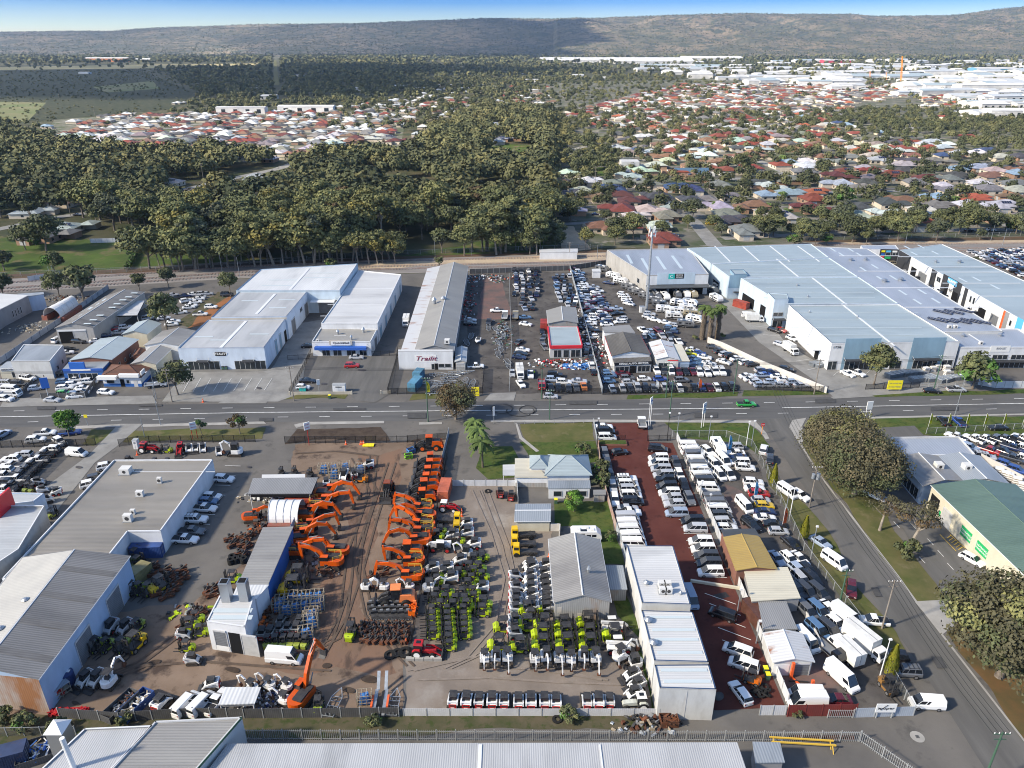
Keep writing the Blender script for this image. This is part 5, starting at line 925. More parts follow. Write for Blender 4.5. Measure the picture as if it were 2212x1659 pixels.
machines(FORK,_e,'old forklift in the group between the two roller doors',_e,'c1',250,'825 600; 915 600; 1050 600; 1185 430',_bG,_c,(.33,.40,.06),zc=1.0,sc=1.15)
machines(FORK,_e,'big bright yellow forklift in front of the lower roller door group',_e,'c1',250,'1165 585',_bG,RD,YE,zc=1.1,sc=1.6)
machines(FORK,_e,'forklift in the group beside the upper roller door',_e,'c1',250,'1130 110; 1200 110; 1280 120',_bG,_c,(.35,.44,.05),zc=1.0,sc=1.15)
machines(FORK,_e,'yellow forklift in the group beside the upper roller door',_e,'c1',60,'1385 85',_bG,RD,(.6,.42,.03),zc=1.0,sc=1.5)
machines(FORK,_e,'dark forklift by the corner of the office and the blue container',_e,'b1',70,'1170 1290; 1190 1360','old forklifts by the blue container',RD,(.12,.14,.05),zc=1.0,sc=1.2)
machines(FORK,_e,'lime forklift under the edge of the long grey workshop roof',_e,'b1',180,'2010 1480','lime forklifts',RD,LI,zc=1.0,sc=1.2)
machines(FORK,_e,'worn orange forklift in the red yard by the tyre heap',_e,'c3',150,'2065 880','forklifts in the car yards',RD,(.6,.14,.01),zc=1.0,sc=1.2)
machines(FORK,_e,'rusty forklift by the lowest golden cypress',_e,'c4',-75,'1040 950','forklifts in the car yards',RD,(.30,.16,.05),zc=1.0,sc=1.35)
machines(SKID,_y,'loader among the crates beside the long grey tin shelter',_A,'b2',100,'760 595 260; 850 590; 970 500 190; 610 660','loaders among the crates',_c,WH,zc=1.0,sc=1.1)
machines(FORK,_e,'orange forklift behind the upper excavator boom',_e,'b2',180,'900 620','orange forklifts',RD,(.7,.22,.01),zc=1.0,sc=1.4)
machines(FORK,_e,'small dark forklift behind the long grey tin shelter',_e,'b2',90,'215 570; 330 565; 465 585','dark forklifts behind the shelter',_c,(.05,.05,.05),zc=1.0)
machines(SKID,_y,'white and red loader by the pale left building',_A,'b1',30,'330 650; 370 715; 480 735 200; 405 800','loaders by the left building',RD,WH,zc=1.0)
machines(FORK,_e,'dark lime forklift by the pale left building',_e,'b1',80,'240 700; 290 705; 450 920','forklifts by the left building',RD,(.2,.25,.04),zc=1.0)
machines([SKID[2]],_y,'dark buggy behind the far edge of the long low office roof','buggy','b1',90,'1340 470; 1450 475; 1110 460','machines behind the office roof',_c,(.03,.03,.03),zc=.9,sc=.9)
machines(MINI[0:1],_au,'black canopied mini excavator by the scrap pile at the bottom fence',_av,'c2',160,'110 930; 260 940; 240 1060; -40 960','mini excavators by the scrap pile',_c,WH,zc=1.0)
machines(FORK,_e,'worn lime forklift right of the raised orange excavator',_e,'c2',90,'540 1110','forklifts by the bottom fence',RD,(.3,.4,.04),zc=1.0,sc=1.1)
machines(SKID,_y,'red and black attachment carrier by the white picket gate',_A,'b2',90,'2110 745; 2205 770','machines by the white gate',_c,(.12,.04,.03),zc=1.0,sc=1.1)
machines(FORK,_e,'dark machine by the toolshed and the orange excavator arms',_e,'b2',90,'20 960; 90 985','dark machines by the igloo',_c,(.08,.07,.06),zc=1.0,sc=1.1)
def roofmat(n,a,b,d='Y',sp=.45,amt=.16,rough=.45,**k):k.setdefault('layer2',(tuple(v*.72 for v in b),.11,.52,.74));return mat(n,a,rough,b,k.pop('scale',.16),6,stripe=(sp,0,d),stripe_amt=amt,bump=.25,stretch=(1,.22,1) if d=='X' else(.22,1,1),**k)
roofmat(_E,(.62,.62,.61),(.53,.53,.53),'Y',.5,.16);roofmat(_bH,(.66,.67,.67),(.55,.56,.57),'X',.6,.1);roofmat(_aJ,(.47,.49,.50),(.40,.415,.425),'Y',.5,.12);roofmat(_bj,(.45,.455,.46),(.38,.385,.39),'X',.3,.07)
roofmat(_F,(.35,.41,.43),(.30,.355,.375),'Y',.7,.1);roofmat(_aK,(.33,.36,.42),(.28,.31,.36),'X',.7,.08);roofmat(_bI,(.33,.315,.285),(.27,.26,.24),'Y',.5,.22,layer2=((.22,.21,.19),.15,.55,.75));roofmat('roof_grey',(.24,.235,.23),(.19,.185,.18),'Y',.42,.38)
roofmat(_bJ,(.17,.165,.155),(.115,.11,.105),'X',.4,.22,.9,layer2=((.09,.085,.08),.3,.55,.75));roofmat('roof_asbestos_y',(.26,.255,.25),(.18,.175,.17),'Y',.4,.2,.9,layer2=((.13,.12,.12),.3,.55,.75));roofmat('roof_beige',(.30,.275,.235),(.245,.225,.195),'Y',.42,.3)
roofmat('roof_green',(.115,.175,.14),(.095,.15,.12),'Y',.5,.1);roofmat(_bK,(.40,.28,.08),(.32,.22,.07),'Y',.5,.1);roofmat(_bL,(.62,.58,.46),(.55,.51,.41),'Y',.6,.12);roofmat(_bM,(.58,.58,.58),(.30,.13,.06),'Y',.6,.12,layer2=None,contrast=(.56,.66),scale=.45)
roofmat('roof_dark',(.075,.08,.085),(.055,.058,.06),'Y',.4,.15);roofmat(_bN,(.17,.075,.045),(.12,.055,.035),'Y',.35,.25,.8);roofmat('roof_greyx',(.30,.30,.30),(.25,.25,.25),'X',.35,.3)
roofmat(_V,(.30,.33,.37),(.25,.28,.31),'X',.4,.15);roofmat(_ac,(.32,.31,.29),(.25,.24,.23),'Y',.45,.25)
def wallmat(n,a,b=None,**k):return mat(n,a,k.pop('rough',.8),b or tuple(x*.82 for x in a),k.pop('scale',.35),6,stretch=(1,1,.35),**k)
wallmat(_m,(.72,.73,.74));wallmat(_ax,(.52,.62,.70));wallmat('wall_sky',(.60,.68,.78));wallmat(_L,(.23,.36,.46));wallmat(_aL,(.38,.49,.64));wallmat(_ay,(.62,.57,.44));wallmat(_bO,(.40,.385,.36),layer2=((.26,.25,.23),.5,.55,.72));wallmat(_G,(.58,.58,.56),layer2=((.42,.41,.39),.4,.56,.75))
wallmat(_aM,(.22,.10,.07));wallmat(_Y,(.28,.28,.285));wallmat(_aN,(.40,.39,.37),stripe=(.35,0,'X'),stripe_amt=.25,layer2=((.30,.16,.08),.25,.56,.75));wallmat('wall_rusty',(.42,.40,.37),(.30,.13,.05),stripe=(.35,0,'X'),stripe_amt=.2);wallmat(_M,(.035,.037,.042));wallmat('wall_red',(.45,.02,.02));wallmat(_bk,(.025,.13,.42));wallmat(_aO,(.50,.46,.40))
mat(_aP,(.02,.028,.035),.08,spec=.7);mat(_bl,(.20,.21,.225),.6,(.16,.17,.18),1,3,stripe=(.35,0,'Z'),stripe_amt=.3);mat(_aQ,(.45,.45,.44),.6,(.38,.38,.37),1,3);mat(_h,(.012,.012,.013),.9);mat(_n,(.5,.5,.5),.5);mat(_N,(.04,.07,.14),.5);mat(_ad,(.66,.67,.68),.4);mat(_bP,(.50,.56,.58),.3);mat(_aR,(.012,.016,.045),.45,spec=.25);mat('aircon',(.62,.61,.58),.5);mat('duct',(.42,.44,.46),.35,metal=.7);mat('awning_blue',(.02,.10,.42),.6)  # opening is near-black: the dark inside of open doorways painted on solid slabs
mat(_f,(.76,.76,.74),.5);mat(_Z,(.015,.015,.018),.4);mat('sign_teal',(.02,.42,.38),.5);mat(_ap,(.02,.12,.45),.5);mat(_B,(.80,.68,.02),.5);mat(_bm,(.02,.38,.12),.5);mat(_Q,(.55,.02,.03),.5);mat(_aa,(.75,.12,.03),.5);mat('ink_maroon',(.22,.01,.04),.5);mat(_az,(.18,.18,.19),.5);mat('sign_lime',(.25,.6,.03),.5);mat(_aS,(.10,.42,.70),.5)
mat('steel_green',(.05,.12,.07),.6)
class B_:pass
def bldg(name,label,cat,px,h,roof='flat',wm=_m,rm=_aJ,rise=1.0,axis='y',parapet=0,op=(),over=.25,pcol=_ad,world=None,base=0,group=None,ridge=True):
 """px: eave corners FL, FR, BR, BL in the picture at height h"""
 b=B_();c=[Vector((p[0],p[1],0)) if world else P(p[0],p[1],h) for p in px];c=[Vector((v.x,v.y,0)) for v in c]
 b.c=c;b.h=h;o=sum(c,Vector())/len(c);b.o=o;q=[v-o for v in c]
 e=empty(name,uniq(label),cat,o,0,group);b.e=e;n=len(q);b.q=q
 w=MB();fs_top=h+parapet
 mid=lambda a,z:Vector((a.x,a.y,z))
 if roof in(_u,):
  k=0 if axis=='y' else 3
  g0=(q[k]+q[(k+1)%4])/2;g1=(q[(k+2)%4]+q[(k+3)%4])/2
  w.prism([(v.x,v.y) for v in q],base,h,wm,cap=False)
  w.add([mid(q[k],h),mid(q[(k+1)%4],h),mid(g0,h+rise)],[(0,1,2)],wm);w.add([mid(q[(k+2)%4],h),mid(q[(k+3)%4],h),mid(g1,h+rise)],[(0,1,2)],wm)
  r=MB();d=(g1-g0).normalized()*over;s0=(q[k]-g0).normalized()*over;s1=(q[(k+1)%4]-g0).normalized()*over;dz=rise*over/max(.1,(q[k]-g0).length)
  A,Bq=mid(g0-d,h+rise+.06),mid(g1+d,h+rise+.06)
  L0,L1=mid(q[k]-d+s0,h-dz+.06),mid(q[(k+3)%4]+d+s0,h-dz+.06);R0,R1=mid(q[(k+1)%4]-d+s1,h-dz+.06),mid(q[(k+2)%4]+d+s1,h-dz+.06)
  t=Vector((0,0,.07))
  for quad in((L0,A,Bq,L1),(A,R0,R1,Bq)):
   vs=[v-t for v in quad]+[v+t for v in quad];r.add(vs,[(0,1,2,3),(7,6,5,4),(0,4,5,1),(1,5,6,2),(2,6,7,3),(3,7,4,0)],rm)
  parts=[('wall',w),('roof',r)]
  if ridge:m=MB();m.tube([A+Vector((0,0,.06)),Bq+Vector((0,0,.06))],.12,_ad if rm not in(_bJ,_bN,_bK,'roof_green') else rm,5);parts.append(('ridge_cap',m))
  for a_,b2 in((L0,L1),(R0,R1)):parts.append((_N,MB().tube([a_+Vector((0,0,-.02)),b2+Vector((0,0,-.02))],.1,pcol,4)))
 elif roof=='hip':
  w.prism([(v.x,v.y) for v in q],base,h,wm,cap=False);r=MB();ex=[v+(v-Vector()).normalized()*over*1.5 for v in q];a=(q[1]-q[0]).length;bb=(q[3]-q[0]).length
  cc=sum(q,Vector())/4;d=(q[1]-q[0]).normalized() if a>bb else(q[3]-q[0]).normalized();hl=abs(a-bb)/2;r0,r1=mid(cc-d*hl,h+rise),mid(cc+d*hl,h+rise);E=[mid(v,h-.08) for v in ex]
  if a>bb:r.add(E+[r0,r1],[(0,1,5,4),(1,2,5),(2,3,4,5),(3,0,4)],rm)
  else:r.add(E+[r0,r1],[(0,1,4),(1,2,5,4),(2,3,5),(3,0,4,5)],rm)
  m=MB();[m.tube([E[i]+Vector((0,0,.05)),(r0 if((a>bb and i in(0,3)) or(a<=bb and i in(0,1))) else r1)+Vector((0,0,.05))],.09,rm,4) for i in range(4)];m.tube([r0+Vector((0,0,.05)),r1+Vector((0,0,.05))],.1,rm,4)
  parts=[('wall',w),('roof',r),('ridge_cap',m)]
 else:
  w.prism([(v.x,v.y) for v in q],base,h-.1 if parapet==0 else h,wm,cap=False)
  if parapet:
   cen=Vector()
   for i in range(n):
    p,s=q[i],q[(i+1)%n];d=(s-p).normalized();nn=Vector((-d.y,d.x,0))*.22
    w.add([mid(p,h),mid(s,h),mid(s,h+parapet),mid(p,h+parapet),mid(p+nn,h),mid(s+nn,h),mid(s+nn,h+parapet),mid(p+nn,h+parapet)],[(0,1,2,3),(5,4,7,6)],wm)
    w.add([mid(p,h+parapet+.003),mid(s,h+parapet+.003),mid(s+nn,h+parapet+.003),mid(p+nn,h+parapet+.003)],[(0,1,2,3)],pcol)
  r=MB();z=h-.05;ov=0 if parapet else over;ee=[v+v.normalized()*ov for v in q]
  r.prism([(v.x,v.y) for v in ee],z-.12 if not parapet else z-.02,z+.06,rm,bottom=True)
  parts=[('wall',w),('roof',r)]
 for nm,m in parts:link(nm,m.mesh(nm),e)
 if base>0:
  for v in q:
   m=MB();m.tube([(v.x*.97,v.y*.97,0),(v.x*.97,v.y*.97,h-.1)],.12,_n,5);link('post',m.mesh('post'),e)
 for o_ in op:opening(b,*o_)
 return b
def opening(b,edge,t0,t1,z0,z1,kind,out=.05,m=None,name=None,depth=1.5):
 q=b.q;p,s=q[edge],q[(edge+1)%len(q)];d=(s-p);a,c=p+d*t0,p+d*t1;d=d.normalized();nn=Vector((d.y,-d.x,0))
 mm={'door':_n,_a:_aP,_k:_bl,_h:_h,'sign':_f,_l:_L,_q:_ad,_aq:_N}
 mb=MB()
 def slab(A,Cc,o0,o1,za,zb,mt):
  vs=[Vector((v.x,v.y,z))+nn*o for o in(o0,o1) for z in(za,zb) for v in(A,Cc)]
  mb.add(vs,[(0,1,3,2),(4,6,7,5),(0,2,6,4),(1,5,7,3),(2,3,7,6),(0,4,5,1)],mt)
 if kind==_q:
  slab(a,c,.02,depth,z0,z1,m or _ad)
  for v in(a,c):
   mb.tube([Vector((v.x,v.y,z1+.8))+nn*.05,Vector((v.x,v.y,z1))+nn*depth*.9],.05,_n,4)
 elif kind==_a:
  slab(a,c,.01,out,z0,z1,m or _aP);L=(c-a).length;k=max(1,round(L/1.5))
  fm=MB();keep=mb;mb=fm
  for i in range(k+1):v=a+(c-a)*i/k;slab(v-d*.05,v+d*.05,out-.005,out+.04,z0,z1,_n)
  slab(a,c,out-.005,out+.04,z1-.08,z1,_n);slab(a,c,out-.005,out+.04,z0,z0+.08,_n);mb=keep
  o_=link(_a,mb.mesh(_a),b.e);link(_n,fm.mesh(_n),o_);return
 else:
  slab(a,c,.01,out,z0,z1,m or mm[kind])
  if kind==_k:
   A,Cc=a,c;slab(a-d*.12,a,.02,out+.05,z0,z1+.15,_n);slab(c,c+d*.12,.02,out+.05,z0,z1+.15,_n);slab(a,c,.02,out+.12,z1,z1+.3,_n)
 link(name or kind,mb.mesh(name or kind),b.e)
def on_wall(b,edge,t,z,out=.08):
 p,s=b.q[edge],b.q[(edge+1)%len(b.q)];d=(s-p);v=p+d*t;d.normalize();nn=Vector((d.y,-d.x,0));return Vector((v.x,v.y,z))+nn*out,math.degrees(math.atan2(nn.y,nn.x))
def wall_text(b,edge,t,z,s,size,m,width=None,shear=0,bold=0.0,out=.09):
 p,f=on_wall(b,edge,t,z,out);lettering(s,size,m,b.e,p,f,width,shear,bold)
def roof_units(b,items,z=None):
 """items: (kind, px, py, sx, sy, sz) standing on the roof"""
 for kind,x,y,sx,sy,sz in items:
  zz=z if z is not None else b.h;p=P(x,y,zz)-b.o;mb=MB()
  if kind=='ac':mb.box((0,0,sz/2+.1),(sx,sy,sz),'aircon');mb.tube([(0,-sy/2-.02,sz*.55),(0,-sy/2+.02,sz*.55)],sz*.3,_b,10);mb.box((0,0,.05),(sx*1.2,sy*1.3,.1),'duct');nm='air_conditioner'
  elif kind=='vent':mb.tube([(0,0,0),(0,0,sz*.6)],sx*.5,'duct',10);mb.tube([(0,0,sz*.6),(0,0,sz)],[sx*.8,sx*.3],'duct',10);nm='roof_vent'
  elif kind=='sky':mb.box((0,0,.05),(sx,sy,.06),_bP);nm=_bP
  elif kind==_aR:
   M=8
   mb.box((0,0,.35),(sx,sy,.06),_aR);
   for i in range(1,int(sx)+1):mb.box((-sx/2+i*sx/(int(sx)+1),0,.385),(.06,sy,.02),_n)
   for q_ in(-.33,.33):mb.box((0,q_*sy,.385),(sx,.05,.02),_n)
   mb.box((-sx*.4,0,.15),(.1,.1,.36),_n);mb.box((sx*.4,0,.15),(.1,.1,.36),_n);nm='solar_panel'
  elif kind=='ridge':mb.box((0,0,.12),(sx,sy,.3),_N);nm='box_gutter'
  elif kind=='line':mb.box((0,0,.06),(sx,sy,.1),_ad);nm='roof_flashing'
  elif kind=='stack':mb.box((0,0,sz/2),(sx,sy,sz),'duct');mb.box((0,0,sz+.003),(sx*.8,sy*.8,.02),_h);mb.box((0,0,sz*.96),(sx*1.1,sy*1.1,.1),'duct');nm='exhaust_duct'
  o_=link(nm,mb.mesh(nm),b.e,(p.x,p.y,zz+.02 if z is None else z))
  if kind==_aR:o_.rotation_euler=(0,0,-.75)
f=lambda t,*ps:[T(t,*p) for p in ps]
b=bldg('factory_building','front block of the white factory, with arched black entrances facing the road',_d,[(384,754),(570.5,752),(617,690),(449,692)],7,'flat','wall_sky',_bj,parapet=.25,pcol=_N,op=[(0,.09,.45,0,2.9,_a),(0,.63,.99,0,2.9,_a),(0,.2,.34,2.9,3.25,_q,.05,_M),(0,.73,.87,2.9,3.25,_q,.05,_M),(0,.42,.545,4.6,5.9,'sign',.06,_Z),(1,.42,.5,0,5,_k,.05,_L),(1,.62,.7,0,5,_k,.05,_L),(1,.85,.95,0,4,_h)])
wall_text(b,0,.483,5.25,'VITALITY',1.0,_f,4.4,bold=.03)
roof_units(b,[('line',505,722,1.0,24,0),('sky',440,728,6,.7,0),('sky',475,735,6,.7,0),('sky',560,722,6,.7,0)])
b=bldg('factory_building','middle block of the white factory, stepped behind its front block',_d,[(456,687),(619,685),(665.5,629),(520,628)],8,'flat','wall_sky',_bj,parapet=.25,pcol=_N,op=[(0,0,1,7.2,7.9,'sign',.03,_aO),(1,.15,.3,0,5,_k),(1,.55,.65,4,5.5,_a),(1,.75,.9,0,5,_k)])
roof_units(b,[('line',575,656,1.0,22,0),('sky',540,650,6,.7,0),('sky',620,648,6,.7,0),('sky',600,665,6,.7,0)])
b=bldg('factory_building','rear block of the white factory, largest and nearest the railway',_d,[(510,629),(734,629),(773,570.5),(563,583)],8.5,'flat',_ax,_bH,parapet=.3,pcol=_N,op=[(0,.78,.92,0,5,_k),(0,.72,.95,5,5.3,_q,.05,_ad,_q,3),(0,.95,.99,4,5,_a)])
roof_units(b,[('line',648,602,1.0,28,0),('sky',690,600,12,.8,0),('sky',615,605,12,.8,0),('sky',600,617,12,.8,0),('sky',700,590,12,.8,0)])
b=bldg(_bQ,'white office with bright blue awning and mail sign facing the road',_d,[(673.5,740),(800.5,740),(815,712),(693,709)],4.7,'flat',_m,_bI,parapet=.35,op=[(0,.16,.29,.1,2.3,_a),(0,.35,.49,.1,2.4,_a),(0,.58,.73,.1,2.4,_a),(0,.80,.92,.1,2.3,_a),(0,.05,.93,2.6,3.5,_q,.05,'awning_blue',_q,1.4),(0,.30,.69,4.0,5.6,'sign',.35,_aO),(0,.33,.66,3.9,5.3,'sign',.38,_f),(1,.1,.3,0,2.5,'door'),(1,.5,.8,0,3.5,_k)])
wall_text(b,0,.5,4.7,'QuickMail',.95,_az,5.2,bold=.03,out=.42)
roof_units(b,[('vent',730,722,.7,.7,1.6),('vent',785,718,.8,.8,1.8),('vent',759,734,.6,.6,1.6),('ac',686,737,.9,.6,.6),('line',735,725,4,.15,0)])
b=bldg(_R,'long white warehouse directly behind the office with the blue awning',_d,[(693.5,700),(815.5,700),(866.7,594),(775,585)],6.5,'flat',_m,_E,parapet=.3,op=[(1,.05,.12,0,4,_k,.05,_L),(1,.25,.3,0,4,_k,.05,_L),(1,.45,.5,0,4,_k,.05,_L),(1,.65,.7,0,4,_k,.05,_L),(1,.88,.93,0,4,_k,.05,_L)])
roof_units(b,[('line',768,658,20,.2,0),('line',755,683,20,.2,0),('line',800,624,17,.3,0)])
b=bldg(_bn,'long grey gabled workshop with faded patched roof running to the railway',_d,[(897,757),(979,757),(1010,576),(952,574)],5.2,_u,_Y,_bI,1.7,ridge=True,op=[(1,.2,.24,0,3.5,_k),(1,.5,.54,0,3.5,_k)])
roof_units(b,[('vent',938,655,1.2,1.2,2.2),('vent',958,650,1.4,1.4,1.8),('ac',966,741,1.6,1.6,1.2)]+[('line',x,y,.01,.01,.01) for x,y in()],z=6.2)
bldg(_bn,'low rust streaked lean to along the left of the long grey workshop',_d,[(866,757),(897,757),(952,574),(923,580)],4.2,'flat',_Y,_bM,over=.1)
b=bldg('shopfront','plain white front of the trailer shop with maroon script sign',_d,[(859.5,759),(977.8,759),(978,755),(860,755)],6.1,'flat',_m,_E,over=0,op=[(0,.30,.70,2.6,4.9,'sign',.05,_f),(0,.60,.66,.1,2,_a),(0,.66,.72,0,2.1,_h),(0,.73,.84,.8,2,_a),(0,.85,.96,.8,2,_a)])
wall_text(b,0,.5,3.7,'Trailit',2.0,'ink_maroon',6.4,shear=.3,bold=.02)
b=bldg('shed','small cream tin shed with peaked roof beside the trailer shop','shed',f('a2',(1725,930),(1810,930),(1818,810),(1740,812)),3,_u,_aO,_aJ,.5,op=[(0,.1,.9,0,2.3,_k,.05,_aQ)])
b=bldg(_bQ,'flat roofed wreckers office with bright red fascia',_d,f('a3',(330,800),(605,795),(565,632),(310,632)),4,'flat',_G,_F,parapet=.3,pcol=_Q,op=[(0,0,1,3.3,4.3,_aq,.3,_Q),(1,0,1,3.4,4.3,_aq,.2,_Q),(3,0,1,3.4,4.3,_aq,.2,_Q),(0,.12,.36,.2,2.8,_a),(0,.42,.6,.2,2.8,_a),(0,.66,.95,.2,2.8,_a)])
wall_text(b,0,.38,3.8,'PARTS',.8,_Z,3,out=.35) if False else None
bldg('shed','grey gabled shed behind the red trimmed wreckers office','shed',f('a3',(315,600),(565,595),(545,465),(305,490)),4.2,_u,_aN,_bI,1.0,op=[(0,.35,.6,0,3,_h)])
b=bldg(_aT,'dark gabled motor shop with white sign lettering and verandah',_d,f('a3',(865,880),(1190,866),(1105,705),(808,712)),4.3,_u,_m,_bJ,1.3,pcol=_Q,op=[(0,.05,.95,4.3,4.5,_aq,.05,_f)])
b=bldg(_bR,'verandah of the motor shop with its black sign board facing the road',_d,f('a3',(885,950),(1205,935),(1195,872),(868,885)),3.4,'flat',_G,_bJ,over=.1,op=[(0,0,1,2.8,3.75,'sign',.12,_Z),(0,.03,.4,.4,2.4,_a),(0,.42,.6,0,2.5,_h),(0,.64,.97,.4,2.4,_a)])
wall_text(b,0,.52,3.28,'KINGS AUTO MOTOR',.78,_f,9.2,bold=.03,out=.16)
bldg('shed','pale tin lean to at the back of the dark gabled motor shop','shed',f('a3',(800,675),(1060,680),(1010,612),(785,630)),4.6,'flat',_m,_ac)
b=bldg(_bn,'old tin workshop with white and rust patched gable roof',_d,f('a3',(1250,908),(1440,912),(1372,765),(1190,765)),3.8,_u,_G,_bM,.9,op=[(0,.1,.55,.8,2.6,_a),(0,.72,.85,0,2.4,'door'),(0,.5,.98,3.3,3.6,_aq,.06,_Q)])
bldg('shed','flat pale green annex on the right of the rust patched workshop','shed',f('a3',(1437,922),(1535,922),(1462,780),(1372,780)),3.3,'flat',_aL,_bL)
b=bldg(_R,'concrete walled service building with teal sign and shaded doors, left of the pale blue complex',_d,[(1397,596),(1531,593.6),(1488,537),(1311,541)],8,'flat',_bO,_aK,parapet=.3,op=[(0,.17,.78,4.4,9.2,_l,.1,_ax),(0,0,.17,0,7.9,_l,.04,_m),(0,.78,1,0,7.9,_l,.04,_m),(0,.0,.99,3.9,4.2,_q,.05,'roof_dark',_q,4),(0,.05,.13,0,2.5,_a),(0,.16,.34,0,3.6,_h),(0,.38,.54,0,3.6,_h),(0,.57,.73,0,3.6,_h),(0,.76,.93,0,3.6,_h),(0,.35,.45,6.6,8.7,'sign',.15,'sign_teal'),(0,.45,.6,6.7,8.7,'sign',.15,_Z),(3,.80,.85,3,5,_a)])
wall_text(b,0,.525,8.1,'SERVICE &',.8,_f,2.8,out=.2);wall_text(b,0,.525,7.25,'REPAIRS',.8,_f,2.6,out=.2);wall_text(b,0,.40,7.6,'C',1.6,_f,1.2,out=.2)
roof_units(b,[('sky',1395,572,1.2,20,0),('sky',1428,568,1.2,20,0),('sky',1462,566,1.2,20,0),('sky',1360,560,1.2,14,0)])
b=bldg(_R,'rearmost block of the pale blue warehouse complex, along the railway',_d,[(1536,571),(1790,557),(1752,528),(1484,537)],8.6,'flat',_ax,_F,parapet=.3)
roof_units(b,[('line',1560+k*62,548,.5,26,0) for k in range(4)])
b=bldg(_R,'third block of the pale blue warehouse complex from the road',_d,[(1576,600),(1853,599),(1791,558),(1537,571)],8.6,'flat',_ax,_F,parapet=.3,op=[(0,0,.12,4.5,9.6,_l,.1,_L),(3,.2,.5,0,3.5,_h)])
roof_units(b,[('line',1700,578,.6,26,0)]+[('sky',1690,y,42,.25,0) for y in(572,580,588,594)])
b=bldg(_R,'second block of the pale blue warehouse complex from the road',_d,[(1690,657),(1940,657),(1854,599.5),(1600,602)],8.6,'flat',_ax,_F,parapet=.3,op=[(3,.1,.4,0,4,_h),(3,.55,.85,0,4,_h)])
roof_units(b,[('line',1790,628,.6,34,0),('vent',1722,617,.6,.6,.8),('vent',1745,642,.6,.6,.8)]+[('sky',1770,y,40,.25,0) for y in(612,622,632,643)])
b=bldg(_R,'front block of the pale blue warehouse complex, with the street number on its white wall',_d,[(1796.5,743.7),(2073,740),(1941,658.5),(1704,661)],8.6,'flat',_m,_F,parapet=.4,pcol=_N,op=[(0,.105,.38,0,10.4,_l,.1,_L),(0,.63,.89,0,10.4,_l,.1,_L),(0,.0,.07,.1,3,_a),(0,.13,.36,.1,2.9,_a,.16),(0,.115,.345,3.4,3.6,_q,.12,_M,_q,1.8),(0,.49,.58,.1,2.9,_a),(0,.67,.86,.1,2.9,_a,.16),(0,.655,.87,3.4,3.6,_q,.12,_M,_q,1.8),(0,.90,.985,.1,2.9,_a),(3,.72,.8,0,4,_h),(3,.70,.84,4.2,4.4,_q,.05,_ad,_q,3)])
wall_text(b,0,.045,7.6,'1730',1.0,_Z,2.2)
roof_units(b,[('line',1870,698,.6,40,0),('vent',1748,675,.5,.5,.8),('vent',1852,686,.5,.5,.8)]+[('sky',1850,y,42,.25,0) for y in(675,690,708,724)])
b=bldg('office_tower','pale blue two storey entrance tower at the corner of the warehouse yard',_d,f('a4',(58,618),(178,615),(170,570),(0,560)),10.2,'flat',_ax,_F,parapet=.3,pcol=_N,op=[(0,.05,.75,4.2,5.6,_a),(0,.0,.9,3.2,3.4,_q,.05,_M,_q,2),(0,.1,.8,0,3,_a)])
bldg('office_tower','dark windowed blue tower beside the rust red container',_d,f('a3',(1920,180),(2035,178),(2000,140),(1885,140)),9.5,'flat',_L,_F,parapet=.3,pcol=_N,op=[(0,.1,.85,3.6,5.2,_a),(0,0,.95,2.8,3,_q,.05,_M,_q,2.5)])
b=bldg(_R,'long lilac roofed strip building along the right side of the pale blue complex',_d,[(2075,742),(2195,746),(2069,659),(1874,538),(1758,530),(1793,557)][:0] or[(2030,718),(2166,716),(1874,538),(1735,532)],7.4,'flat',_G,_aK,parapet=.2)
roof_units(b,[('line',x,y,s,.5,0) for x,y,s in((1878,553,26),(1928,586,28),(1978,622,30),(2035,664,30))]+[('sky',x,y,.8,6,0) for x,y in((1800,540),(1838,540),(1818,550),(1856,550),(1890,576),(1865,582),(1902,602),(1930,600),(1950,632),(1992,630),(1982,652),(2022,650))]+[(_aR,x,y,6.2,2.0,0) for x,y in((2036,675),(2060,675),(2082,672),(2025,692),(2046,693),(2075,695),(2096,694),(2118,696))]+[('vent',1837,563,1.4,1.4,1.3),('vent',1869,562,1.4,1.4,1.3),('vent',1910,609,1.6,1.6,1.4),('vent',1945,606,1.6,1.6,1.4),('ac',2050,709,1.2,.8,1.0),('ac',2063,709,1.2,.8,1.0)])
b=bldg(_bQ,'white walled two storey offices with dark glazed ground floor at the right',_d,[(2075,752),(2260,752),(2200,712),(2035,712)],6.6,'flat',_m,_aK,parapet=.4,op=[(0,.12,.35,2.8,4.4,_a),(0,.40,.58,2.8,4.4,_a),(0,.62,.8,2.8,4.4,_a),(0,.1,.8,0,2.2,_a),(0,.1,.85,2.3,2.6,_q,.05,_M,_q,1.5),(0,.35,.58,5.4,7.4,'sign',.1,_f)])
wall_text(b,0,.475,6.5,'BUDGET',.9,_az,3.0,out=.14)
roof_units(b,[('line',2105,730,.4,10,0),('vent',2080,727,1,1,1),('vent',2160,726,1,1,1),('ac',2118,744,1,.8,1)])
